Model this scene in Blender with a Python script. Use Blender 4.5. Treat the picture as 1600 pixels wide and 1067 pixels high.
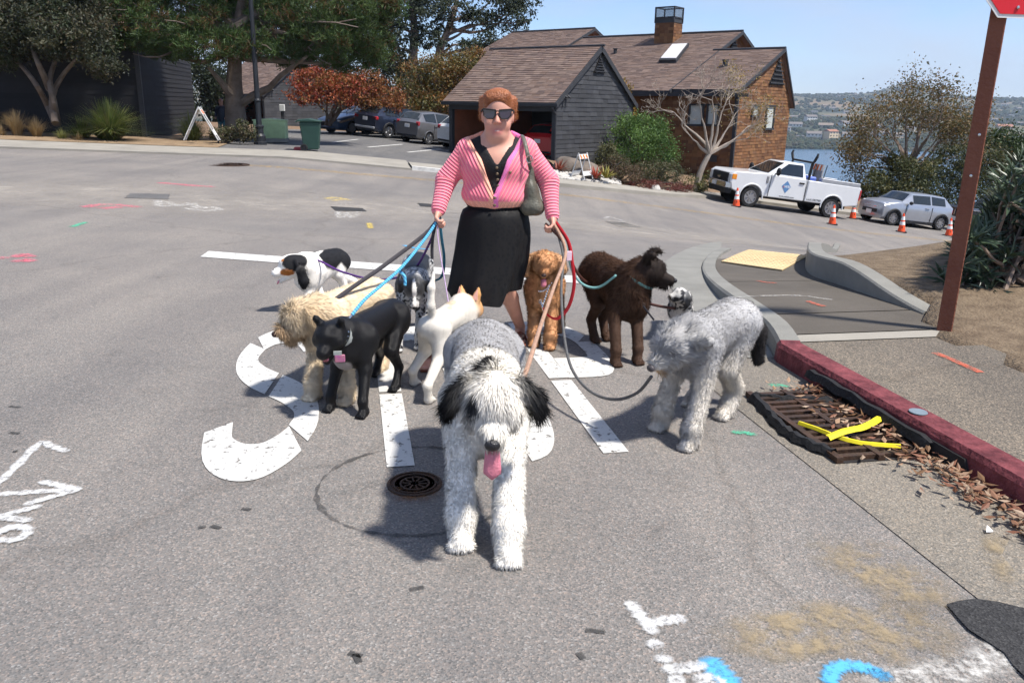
import bpy, bmesh, math, random
import numpy as np
from mathutils import Vector, Matrix, noise as mnoise

for o in list(bpy.data.objects):
    bpy.data.objects.remove(o)
scene = bpy.context.scene
COL = scene.collection
rad = math.radians

# ------------------------------------------------------------------ camera
CAM_H = 1.57
PITCH = rad(16.2)
ROLL = rad(1.07)
F_PX = 1270.0
cam_data = bpy.data.cameras.new('camera')
cam_data.sensor_width = 36.0
cam_data.lens = 36.0 * F_PX / 1600.0
cam_data.clip_start = 0.05
cam_data.clip_end = 12000.0
cam = bpy.data.objects.new('camera', cam_data)
COL.objects.link(cam)
_X = Vector((1, 0, 0)); _U = Vector((0, math.sin(PITCH), math.cos(PITCH))); _F = Vector((0, math.cos(PITCH), -math.sin(PITCH)))
_R = _X * math.cos(ROLL) + _U * math.sin(ROLL)
_U2 = _U * math.cos(ROLL) - _X * math.sin(ROLL)
_m = Matrix((_R, _U2, -_F)).transposed().to_4x4()
_m.translation = Vector((0, 0, CAM_H))
cam.matrix_world = _m
scene.camera = cam

# ------------------------------------------------------------------ sky
SUN_EL = rad(60)
SUN_DIR = Vector((0.90, -0.43, 0)).normalized() * math.cos(SUN_EL) + Vector((0, 0, math.sin(SUN_EL)))   # towards the sun
world = bpy.data.worlds.new('World')
scene.world = world
world.use_nodes = True
wn = world.node_tree.nodes; wl = world.node_tree.links
for n in list(wn): wn.remove(n)
wout = wn.new('ShaderNodeOutputWorld'); wbg = wn.new('ShaderNodeBackground')
sky = wn.new('ShaderNodeTexSky'); sky.sky_type = 'NISHITA'; sky.sun_disc = False
sky.sun_elevation = SUN_EL
sky.sun_rotation = math.atan2(SUN_DIR.x, SUN_DIR.y)
sky.altitude = 0; sky.air_density = 0.85; sky.dust_density = 0.2; sky.ozone_density = 2.6
wtc = wn.new('ShaderNodeTexCoord'); wmap = wn.new('ShaderNodeMapping'); wmap.inputs['Scale'].default_value = (1.0, 1.0, 3.2)
wno = wn.new('ShaderNodeTexNoise'); wno.inputs['Scale'].default_value = 2.6; wno.inputs['Detail'].default_value = 5; wno.inputs['Roughness'].default_value = 0.55
wcr = wn.new('ShaderNodeValToRGB'); wcr.color_ramp.elements[0].position = 0.36; wcr.color_ramp.elements[1].position = 0.70
wcr.color_ramp.elements[0].color = (0, 0, 0, 1); wcr.color_ramp.elements[1].color = (0.9, 0.9, 0.9, 1)
wmix = wn.new('ShaderNodeMixRGB'); wmix.inputs['Color2'].default_value = (3.3, 3.75, 4.6, 1)
wl.new(wtc.outputs['Generated'], wmap.inputs['Vector']); wl.new(wmap.outputs['Vector'], wno.inputs['Vector'])
wl.new(wno.outputs['Fac'], wcr.inputs['Fac']); wl.new(wcr.outputs['Color'], wmix.inputs['Fac'])
wtint = wn.new('ShaderNodeMixRGB'); wtint.blend_type = 'MULTIPLY'; wtint.inputs['Fac'].default_value = 1; wtint.inputs['Color2'].default_value = (0.74, 0.80, 0.95, 1)
wl.new(sky.outputs['Color'], wtint.inputs['Color1']); wl.new(wtint.outputs['Color'], wmix.inputs['Color1']); wl.new(wmix.outputs['Color'], wbg.inputs['Color'])
wbg.inputs['Strength'].default_value = 0.102
wl.new(wbg.outputs['Background'], wout.inputs['Surface'])

# ------------------------------------------------------------------ sun
sun_data = bpy.data.lights.new('sun', 'SUN')
sun_data.energy = 3.9; sun_data.angle = rad(4.0); sun_data.color = (1.0, 0.95, 0.88)
sun = bpy.data.objects.new('sun', sun_data); COL.objects.link(sun)
sun.rotation_euler = SUN_DIR.to_track_quat('Z', 'Y').to_euler()
sun.location = (20, -10, 40)

scene.view_settings.view_transform = 'Standard'
scene.view_settings.look = 'None'
scene.view_settings.gamma = 1.0
scene.view_settings.exposure = 0.92
scene.view_settings.use_curve_mapping = False
scene.render.engine = 'CYCLES'
scene.cycles.use_denoising = True
scene.cycles.use_adaptive_sampling = True
scene.cycles.adaptive_threshold = 0.025
scene.cycles.max_bounces = 5
scene.cycles.diffuse_bounces = 3
scene.cycles.transparent_max_bounces = 12
scene.cycles.volume_bounces = 0
# =================================================================== helpers
RNG = np.random.default_rng(7)
random.seed(7)
MATS = {}

def lin(c):
    return tuple(((x / 255.0) / 12.92 if x / 255.0 <= 0.04045 else ((x / 255.0 + 0.055) / 1.055) ** 2.4) for x in c)

def nodes_of(m):
    m.use_nodes = True
    nt = m.node_tree
    for n in list(nt.nodes): nt.nodes.remove(n)
    out = nt.nodes.new('ShaderNodeOutputMaterial'); b = nt.nodes.new('ShaderNodeBsdfPrincipled')
    nt.links.new(b.outputs['BSDF'], out.inputs['Surface'])
    return nt, b, out

def pm(name, col, rough=0.7, var=0.12, scale=6.0, bump=0.0, bscale=None, metal=0.0, spec=0.3, coat=0.0, col2=None, detail=4.0, attr=None, trans=0.0, emit=None):
    """principled material whose colour drifts with noise"""
    if name in MATS: return MATS[name]
    m = bpy.data.materials.new(name); nt, b, out = nodes_of(m)
    N = nt.nodes; L = nt.links
    tc = N.new('ShaderNodeTexCoord')
    no = N.new('ShaderNodeTexNoise'); no.inputs['Scale'].default_value = scale; no.inputs['Detail'].default_value = detail; no.inputs['Roughness'].default_value = 0.6
    L.new(tc.outputs['Object'], no.inputs['Vector'])
    c = tuple(col) if len(col) == 3 else tuple(col[:3])
    lo = tuple(max(0, x * (1 - var)) for x in c); hi = tuple(min(1, x * (1 + var)) for x in c)
    if col2 is not None: lo, hi = c, tuple(col2)
    cr = N.new('ShaderNodeValToRGB')
    cr.color_ramp.elements[0].position = 0.3; cr.color_ramp.elements[1].position = 0.7
    cr.color_ramp.elements[0].color = lo + (1,); cr.color_ramp.elements[1].color = hi + (1,)
    L.new(no.outputs['Fac'], cr.inputs['Fac'])
    src = cr.outputs['Color']
    if attr:
        at = N.new('ShaderNodeAttribute'); at.attribute_name = attr
        mx = N.new('ShaderNodeMixRGB'); mx.blend_type = 'MULTIPLY'; mx.inputs['Fac'].default_value = 1.0
        L.new(at.outputs['Color'], mx.inputs['Color1']); L.new(src, mx.inputs['Color2']); src = mx.outputs['Color']
    L.new(src, b.inputs['Base Color'])
    b.inputs['Roughness'].default_value = rough; b.inputs['Metallic'].default_value = metal
    b.inputs['Specular IOR Level'].default_value = spec; b.inputs['Coat Weight'].default_value = coat
    b.inputs['Coat Roughness'].default_value = 0.06
    if emit: b.inputs['Emission Color'].default_value = tuple(emit) + (1,); b.inputs['Emission Strength'].default_value = 1.0
    if bump > 0:
        n2 = N.new('ShaderNodeTexNoise'); n2.inputs['Scale'].default_value = bscale or scale * 6; n2.inputs['Detail'].default_value = 3
        L.new(tc.outputs['Object'], n2.inputs['Vector'])
        bp = N.new('ShaderNodeBump'); bp.inputs['Strength'].default_value = bump; bp.inputs['Distance'].default_value = 0.02
        L.new(n2.outputs['Fac'], bp.inputs['Height']); L.new(bp.outputs['Normal'], b.inputs['Normal'])
    if trans > 0:
        tr = N.new('ShaderNodeBsdfTranslucent'); L.new(src, tr.inputs['Color'])
        mx = N.new('ShaderNodeMixShader'); mx.inputs['Fac'].default_value = trans
        L.new(b.outputs['BSDF'], mx.inputs[1]); L.new(tr.outputs['BSDF'], mx.inputs[2]); L.new(mx.outputs['Shader'], out.inputs['Surface'])
    MATS[name] = m
    return m

def glass(name, tint=(0.02, 0.025, 0.03), rough=0.04):
    if name in MATS: return MATS[name]
    m = bpy.data.materials.new(name); nt, b, out = nodes_of(m)
    b.inputs['Base Color'].default_value = tint + (1,); b.inputs['Roughness'].default_value = rough
    b.inputs['Specular IOR Level'].default_value = 0.8
    MATS[name] = m
    return m

# ---- ground height: flat where the dogs stand, the cross street falls to the right
RD = (-0.194, 0.981)          # direction of the near street
RR = (0.981, 0.194)           # to its right
_zx = np.array([-400, -60, -20, -12, -7, -2.1, 2, 5.6, 9.3, 12.7, 16, 25, 60, 400.])
_zz = np.array([6.0, 1.6, .25, 0, -.15, -.6, -1.10, -1.61, -2.16, -2.60, -2.98, -4.0, -7.5, -9.0])
def sstep(a, b, x):
    t = np.clip((np.asarray(x, float) - a) / (b - a), 0, 1); return t * t * (3 - 2 * t)
def S_of(x, y): return np.asarray(x) * RD[0] + np.asarray(y) * RD[1]
def R_of(x, y): return np.asarray(x) * RR[0] + np.asarray(y) * RR[1]
def XY(s, r): return (s * RD[0] + r * RR[0], s * RD[1] + r * RR[1])
def G(x, y):
    s = S_of(x, y)
    return np.interp(x, _zx, _zz) * sstep(4.5, 21, s)
def ray(u, v):
    return _F + _R * ((u - 800.0) / F_PX) - _U2 * ((v - 533.5) / F_PX)
def onz(u, v, z=0.0):
    d = ray(u, v); t = (z - CAM_H) / d.z
    return Vector((0, 0, CAM_H)) + d * t
def ong(u, v, dz=0.0):
    """the point of the ground seen at a pixel"""
    d = ray(u, v); lo = 0.5; p = Vector((0, 0, CAM_H)); t = lo
    for i in range(4000):
        q = p + d * t
        if q.z <= float(G(q.x, q.y)) + dz: break
        t += 0.02 + t * 0.002
    a, b = t - (0.02 + t * 0.002), t
    for i in range(20):
        m = (a + b) / 2; q = p + d * m
        if q.z <= float(G(q.x, q.y)) + dz: b = m
        else: a = m
    q = p + d * b
    return q
def atY(u, v, Y):
    d = ray(u, v); return Vector((0, 0, CAM_H)) + d * (Y / d.y)

# ---- objects
def link(o, parent=None):
    COL.objects.link(o)
    if parent is not None: o.parent = parent
    return o
def tag(o, label=None, cat=None, group=None, kind=None):
    if label: o['label'] = label
    if cat: o['category'] = cat
    if group: o['group'] = group
    if kind: o['kind'] = kind
    return o
def thing(name, label, cat, loc=(0, 0, 0), rotz=0.0, group=None):
    o = bpy.data.objects.new(name, None); o.empty_display_size = 0.1
    o.location = loc; o.rotation_euler = (0, 0, rotz)
    link(o); return tag(o, label, cat, group)
def copy_tree(o, parent=None):
    c = o.copy(); COL.objects.link(c); c.parent = parent
    for ch in o.children: copy_tree(ch, c)
    return c

class MB:
    """collects faces and builds ONE mesh object"""
    def __init__(self): self.v = []; self.f = []; self.mi = []; self.cur = 0
    def add(self, vs, fs):
        b = len(self.v); self.v.extend([tuple(p) for p in vs])
        self.f.extend([tuple(i + b for i in f) for f in fs]); self.mi.extend([self.cur] * len(fs)); return self
    def box(self, c, s, rz=0.0, m=None):
        x, y, z = s[0] / 2, s[1] / 2, s[2] / 2
        vs = [Vector((a * x, b * y, d * z)) for a in (-1, 1) for b in (-1, 1) for d in (-1, 1)]
        M = m if m is not None else Matrix.Rotation(rz, 3, 'Z')
        vs = [M @ p + Vector(c) for p in vs]
        return self.add(vs, [(0, 1, 3, 2), (4, 6, 7, 5), (0, 4, 5, 1), (2, 3, 7, 6), (0, 2, 6, 4), (1, 5, 7, 3)])
    def poly(self, pts): return self.add(pts, [tuple(range(len(pts)))])
    def prism(self, pts, d):
        """closed polygon pts extruded by vector d"""
        n = len(pts); d = Vector(d); a = [Vector(p) for p in pts]; b = [p + d for p in a]
        fs = [tuple(range(n))[::-1], tuple(range(n, 2 * n))] + [(i, (i + 1) % n, n + (i + 1) % n, n + i) for i in range(n)]
        return self.add(a + b, fs)
    def tube(self, path, r, n=8, caps=True, flat=None):
        P = [Vector(p) for p in path]; k = len(P)
        R = r if isinstance(r, (list, tuple)) else [r] * k
        up = None; vs = []
        for i in range(k):
            t = (P[min(i + 1, k - 1)] - P[max(i - 1, 0)])
            t = t.normalized() if t.length > 1e-9 else Vector((0, 0, 1))
            if up is None:
                up = Vector((0, 0, 1)) if abs(t.z) < 0.9 else Vector((1, 0, 0))
            a = up - t * up.dot(t)
            a = a.normalized() if a.length > 1e-6 else t.orthogonal().normalized()
            up = a; b = t.cross(a)
            fa, fb = (1, 1) if flat is None else flat
            for j in range(n):
                q = 2 * math.pi * j / n
                vs.append(P[i] + a * (math.cos(q) * R[i] * fa) + b * (math.sin(q) * R[i] * fb))
        fs = []
        for i in range(k - 1):
            for j in range(n):
                fs.append((i * n + j, i * n + (j + 1) % n, (i + 1) * n + (j + 1) % n, (i + 1) * n + j))
        if caps: fs += [tuple(range(n))[::-1], tuple(range((k - 1) * n, k * n))]
        return self.add(vs, fs)
    def lathe(self, prof, c=(0, 0, 0), n=16, m=None):
        """profile of (radius, z) turned about z"""
        M = m if m is not None else Matrix.Identity(3); vs = []
        for r, z in prof:
            for j in range(n):
                q = 2 * math.pi * j / n; vs.append(M @ Vector((r * math.cos(q), r * math.sin(q), z)) + Vector(c))
        k = len(prof)
        fs = [(i * n + j, i * n + (j + 1) % n, (i + 1) * n + (j + 1) % n, (i + 1) * n + j) for i in range(k - 1) for j in range(n)]
        fs += [tuple(range(n))[::-1], tuple(range((k - 1) * n, k * n))]
        return self.add(vs, fs)
    def ball(self, c, r, n=10, m=None):
        rx = r if isinstance(r, (tuple, list)) else (r, r, r)
        prof = []; k = max(4, n // 2)
        M = (m if m is not None else Matrix.Identity(3)) @ Matrix.Diagonal(rx)
        for i in range(k + 1):
            a = -math.pi / 2 + math.pi * i / k; prof.append((max(1e-3, math.cos(a)), math.sin(a)))
        return self.lathe(prof, c, n, M)
    def build(self, name, mat=None, parent=None, smooth=False, bevel=0.0, loc=None):
        me = bpy.data.meshes.new(name); me.from_pydata([tuple(p) for p in self.v], [], self.f)
        mats = mat if isinstance(mat, (list, tuple)) else [mat]
        for m in mats:
            if m is not None: me.materials.append(m)
        if len(mats) > 1: me.polygons.foreach_set('material_index', self.mi)
        me.update()
        bm = bmesh.new(); bm.from_mesh(me); bmesh.ops.recalc_face_normals(bm, faces=bm.faces)
        if bevel > 0:
            bmesh.ops.bevel(bm, geom=[e for e in bm.edges if len(e.link_faces) == 2 and e.calc_face_angle(0) > 0.5], offset=bevel, segments=1, affect='EDGES', clamp_overlap=True)
        bm.to_mesh(me); bm.free()
        if smooth:
            me.polygons.foreach_set('use_smooth', [True] * len(me.polygons))
            try: me.set_sharp_from_angle(angle=rad(smooth if smooth > 1 else 40))
            except Exception: pass
        o = bpy.data.objects.new(name, me); link(o, parent)
        if loc is not None: o.location = loc
        return o

def np_mesh(name, V, Fq, mat, parent=None, cols=None, smooth=True, normals=None, extra=None):
    """mesh from numpy arrays; Fq (n,3) or (n,4)"""
    me = bpy.data.meshes.new(name); V = np.asarray(V, np.float32); Fq = np.asarray(Fq, np.int32)
    k = Fq.shape[1]; n = len(Fq)
    me.vertices.add(len(V)); me.vertices.foreach_set('co', V.ravel())
    me.loops.add(n * k); me.loops.foreach_set('vertex_index', Fq.ravel())
    me.polygons.add(n); me.polygons.foreach_set('loop_start', np.arange(0, n * k, k, dtype=np.int32))
    try: me.polygons.foreach_set('loop_total', np.full(n, k, np.int32))
    except Exception: pass
    me.update(calc_edges=True)
    me.polygons.foreach_set('use_smooth', np.full(n, smooth, bool))
    if cols is not None:
        a = me.color_attributes.new('Col', 'FLOAT_COLOR', 'POINT')
        c = np.ones((len(V), 4), np.float32); c[:, :3] = cols; a.data.foreach_set('color', c.ravel())
    if extra is not None:
        for kx, val in extra.items():
            a = me.attributes.new(kx, 'FLOAT', 'POINT'); a.data.foreach_set('value', np.asarray(val, np.float32))
    if normals is not None:
        a = me.attributes.new('nrm', 'FLOAT_VECTOR', 'POINT'); a.data.foreach_set('vector', np.asarray(normals, np.float32).ravel())
    for m in (mat if isinstance(mat, (list, tuple)) else [mat]): me.materials.append(m)
    o = bpy.data.objects.new(name, me); link(o, parent)
    return o

# ---- organic bodies: smooth union of round cones, meshed with surface nets
class Org:
    def __init__(self, res=0.012): self.p = []; self.res = res; self.patch = []
    def c(self, a, b, ra, rb=None, col=(.5, .5, .5), k=0.03, sub=False, sc=None, tagn=None):
        self.p.append(dict(a=np.array(a, float), b=np.array(b, float), ra=ra, rb=ra if rb is None else rb, col=col, k=k, sub=sub, sc=sc, tag=tagn)); return self
    def e(self, c, r, col=(.5, .5, .5), k=0.02, sub=False, rot=None, tagn=None):
        """ellipsoid with radii r, optional rotation (rows = axes)"""
        self.p.append(dict(c=np.array(c, float), r=np.array(r, float), rot=None if rot is None else np.array(rot, float), col=col, k=k, sub=sub, tag=tagn)); return self
    def chain(self, pts, rs, col, k=0.03, tagn=None):
        for i in range(len(pts) - 1): self.c(pts[i], pts[i + 1], rs[i], rs[i + 1], col, k, tagn=tagn)
        return self
    @staticmethod
    def dist(q, P):
        if 'c' in q:
            d = P - q['c']
            if q['rot'] is not None: d = d @ q['rot'].T
            r = q['r']; k0 = np.sqrt(((d / r) ** 2).sum(-1)); k1 = np.sqrt(((d / (r * r)) ** 2).sum(-1))
            return k0 * (k0 - 1.0) / np.maximum(k1, 1e-6)
        ab = q['b'] - q['a']; L2 = max(float(ab @ ab), 1e-9)
        t = np.clip(((P - q['a']) @ ab) / L2, 0, 1)
        d = P - (q['a'] + t[..., None] * ab)
        return np.sqrt((d * d).sum(-1)) - (q['ra'] + (q['rb'] - q['ra']) * t)
    def box_of(self, q):
        if 'c' in q: m = q['r'].max(); return q['c'] - m, q['c'] + m
        m = max(q['ra'], q['rb']); return np.minimum(q['a'], q['b']) - m, np.maximum(q['a'], q['b']) + m
    def mesh(self, cuts=None):
        h = self.res; lo = np.min([self.box_of(q)[0] for q in self.p if not q['sub']], 0) - 3 * h; hi = np.max([self.box_of(q)[1] for q in self.p if not q['sub']], 0) + 3 * h
        n = np.ceil((hi - lo) / h).astype(int) + 1
        D = np.full(n, 0.5, np.float32)
        ax = [lo[i] + h * np.arange(n[i]) for i in range(3)]
        for q in self.p:
            a, b = self.box_of(q); mg = q['k'] * 1.5 + 4 * h
            i0 = np.clip(np.floor((a - mg - lo) / h).astype(int), 0, n); i1 = np.clip(np.ceil((b + mg - lo) / h).astype(int) + 1, 0, n)
            if np.any(i1 <= i0): continue
            sl = tuple(slice(i0[i], i1[i]) for i in range(3))
            Pn = np.stack(np.meshgrid(*[ax[i][sl[i]] for i in range(3)], indexing='ij'), -1)
            d = self.dist(q, Pn).astype(np.float32); k = max(q['k'], 1e-4); o = D[sl]
            if q['sub']:
                d = -d; hh = np.clip(0.5 + 0.5 * (d - o) / k, 0, 1); D[sl] = o + (d - o) * hh + k * hh * (1 - hh)
            else:
                hh = np.clip(0.5 + 0.5 * (o - d) / k, 0, 1); D[sl] = o + (d - o) * hh - k * hh * (1 - hh)
        if cuts is not None:
            Pn = np.stack(np.meshgrid(*ax, indexing='ij'), -1); D = cuts(Pn, D)
        D[0], D[-1] = .5, .5; D[:, 0], D[:, -1] = .5, .5; D[:, :, 0], D[:, :, -1] = .5, .5
        V, Fq = surface_nets(D)
        V = V * h + lo
        return V, Fq
    def colours(self, V, soft=0.012):
        W = np.zeros(len(V)); C = np.zeros((len(V), 3))
        for q in self.p:
            if q['sub']: continue
            w = np.exp(-np.clip(self.dist(q, V), -0.02, 1) / soft) + 1e-12
            W += w; C += w[:, None] * np.array(q['col'])
        C /= W[:, None]
        for (c, r, col, ns, rot) in self.patch:
            dv = V - np.array(c)
            if rot is not None: dv = dv @ np.array(rot).T
            d = np.sqrt(((dv / np.array(r)) ** 2).sum(-1))
            if ns > 0: d = d + ns * vnoise(V * 28.0)
            w = sstep(1.08, 0.92, d) if False else np.clip((1.06 - d) / 0.12, 0, 1)
            C = C * (1 - w[:, None]) + np.array(col) * w[:, None]
        return C

def vnoise(P):
    """cheap smooth noise in -1..1"""
    x, y, z = P[:, 0], P[:, 1], P[:, 2]
    return (np.sin(x * 1.1 + 1.7 * np.sin(y * 0.9 + 0.3)) + np.sin(y * 1.3 + 1.9 * np.sin(z * 0.8 + 1.1)) + np.sin(z * 1.2 + 1.5 * np.sin(x * 1.05 + 2.0))) / 3.0

def surface_nets(D):
    nx, ny, nz = D.shape; s = D < 0
    cnt = np.zeros((nx - 1, ny - 1, nz - 1), np.int16); acc = np.zeros((nx - 1, ny - 1, nz - 1, 3), np.float32)
    offs = [(0, 0, 0), (1, 0, 0), (0, 1, 0), (1, 1, 0), (0, 0, 1), (1, 0, 1), (0, 1, 1), (1, 1, 1)]
    mx = np.zeros_like(cnt, bool); al = np.ones_like(cnt, bool)
    g = lambda A, o: A[o[0]:nx - 1 + o[0], o[1]:ny - 1 + o[1], o[2]:nz - 1 + o[2]]
    for o in offs:
        q = g(s, o); mx |= q; al &= q
    act = mx & ~al
    idx = np.argwhere(act); m = len(idx)
    ids = np.full(act.shape, -1, np.int32); ids[act] = np.arange(m)
    c = np.stack([D[idx[:, 0] + o[0], idx[:, 1] + o[1], idx[:, 2] + o[2]] for o in offs], 1)
    P = np.zeros((m, 3), np.float32); K = np.zeros(m, np.float32)
    for i in range(8):
        for ax in range(3):
            if offs[i][ax]: continue
            j = i + (1, 2, 4)[ax]
            a, b = c[:, i], c[:, j]; cr = (a < 0) != (b < 0)
            t = np.where(cr, a / np.where(cr, a - b, 1), 0)
            p = np.tile(np.array(offs[i], np.float32), (m, 1)); p[:, ax] += t
            P += p * cr[:, None]; K += cr
    V = idx + P / np.maximum(K, 1)[:, None]
    quads = []
    for ax in range(3):
        sl0 = [slice(1, -1)] * 3; sl1 = [slice(1, -1)] * 3
        sl0[ax] = slice(0, -1); sl1[ax] = slice(1, None)
        a = s[tuple(sl0)]; b = s[tuple(sl1)]
        for flip, msk in ((False, a & ~b), (True, ~a & b)):
            e = np.argwhere(msk)
            if not len(e): continue
            base = e.copy()
            for q in range(3):
                if q != ax: base[:, q] += 1
            u, w = [q for q in range(3) if q != ax]
            def cid(du, dw):
                r = base.copy(); r[:, u] -= du; r[:, w] -= dw
                return ids[r[:, 0], r[:, 1], r[:, 2]]
            qd = np.stack([cid(1, 1), cid(0, 1), cid(0, 0), cid(1, 0)], 1)
            if flip != (ax == 1): qd = qd[:, ::-1]
            quads.append(qd)
    Q = np.concatenate(quads); Q = Q[(Q >= 0).all(1)]
    return V.astype(np.float64), Q

def vert_normals(V, Q):
    n = np.cross(V[Q[:, 2]] - V[Q[:, 0]], V[Q[:, 3]] - V[Q[:, 1]]); N = np.zeros_like(V)
    for i in range(4): np.add.at(N, Q[:, i], n)
    return N / np.maximum(np.linalg.norm(N, axis=1), 1e-9)[:, None]

def fur(name, V, Q, C, parent, mat, count, length, width=0.004, comb=(0, 0, -1), stand=0.5, curl=0.3, droop=0.35, seed=1, keep=None, seg=3, shade=0.18, clump=0.0):
    """blades of hair grown from a body; length is a per-vertex array, comb a vector or per-vertex array"""
    rg = np.random.default_rng(seed)
    N = vert_normals(V, Q); A = np.linalg.norm(np.cross(V[Q[:, 2]] - V[Q[:, 0]], V[Q[:, 3]] - V[Q[:, 1]]), axis=1)
    Lq = length[Q].mean(1); wgt = A * (Lq > 1e-4)
    if keep is not None: wgt = wgt * keep[Q].mean(1)
    pick = rg.choice(len(Q), count, p=wgt / wgt.sum()); bw = rg.dirichlet(np.ones(4), count)
    q = Q[pick]; mixv = lambda X: (X[q] * bw[..., None]).sum(1)
    p = mixv(V); n = mixv(N); n /= np.linalg.norm(n, axis=1)[:, None] + 1e-9
    c = mixv(C); L = (length[q] * bw).sum(1) * rg.uniform(.6, 1.15, count)
    cb = np.asarray(comb, float); cb = np.tile(cb, (count, 1)) if cb.ndim == 1 else mixv(cb)
    cb = cb - n * (cb * n).sum(1)[:, None]
    if clump > 0:
        j = np.stack([vnoise(p * clump), vnoise(p * clump + 7.1), vnoise(p * clump + 13.3)], 1)
    else: j = 0
    st = np.asarray(stand, float); st = (st[q] * bw).sum(1)[:, None] if st.ndim else st
    d = n * st + cb * (1 - st) + rg.normal(0, curl * .5, (count, 3)) + curl * j
    d /= np.linalg.norm(d, axis=1)[:, None] + 1e-9
    side = np.cross(d, n + rg.normal(0, .5, (count, 3))); side /= np.linalg.norm(side, axis=1)[:, None] + 1e-9
    w = width * rg.uniform(.6, 1.4, count)
    vs = []; cur = p - n * 0.003; dd = d.copy(); cols = []; nor = []
    sh = 1 - shade + 2 * shade * rg.random(count)
    down = np.array([0, 0, -1.0])
    for i in range(seg + 1):
        t = i / seg; ww = (w * (1 - t ** 1.5) * 0.5)[:, None]
        vs += [cur - side * ww, cur + side * ww]
        cc = c * sh[:, None]; cols += [cc, cc]
        nn = n * 0.75 + 0.25 * np.cross(side, dd) * np.sign((np.cross(side, dd) * n).sum(1))[:, None] + rg.normal(0, .08, (count, 3)); nn /= np.linalg.norm(nn, axis=1)[:, None]
        nor += [nn, nn]
        cur = cur + dd * (L / seg)[:, None]
        dd = dd + down * droop / seg * 1.5 + rg.normal(0, curl * .35, (count, 3)); dd /= np.linalg.norm(dd, axis=1)[:, None]
    VV = np.stack(vs, 1).reshape(-1, 3); m = 2 * (seg + 1); base = np.arange(count)[:, None] * m
    Fs = np.concatenate([base + np.array([[2 * i, 2 * i + 1, 2 * i + 3, 2 * i + 2]]) for i in range(seg)], 0)
    o = np_mesh(name, VV, Fs, mat, parent, np.stack(cols, 1).reshape(-1, 3), True, np.stack(nor, 1).reshape(-1, 3))
    o['kind'] = 'stuff'
    return o

def bez(p0, p1, sag, n=14, side=(0, 0, 0)):
    p0, p1, sd = Vector(p0), Vector(p1), Vector(side)
    return [p0.lerp(p1, i / (n - 1)) + Vector((0, 0, -1)) * sag * 4 * (i / (n - 1)) * (1 - i / (n - 1)) + sd * 4 * (i / (n - 1)) * (1 - i / (n - 1)) for i in range(n)]
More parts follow.
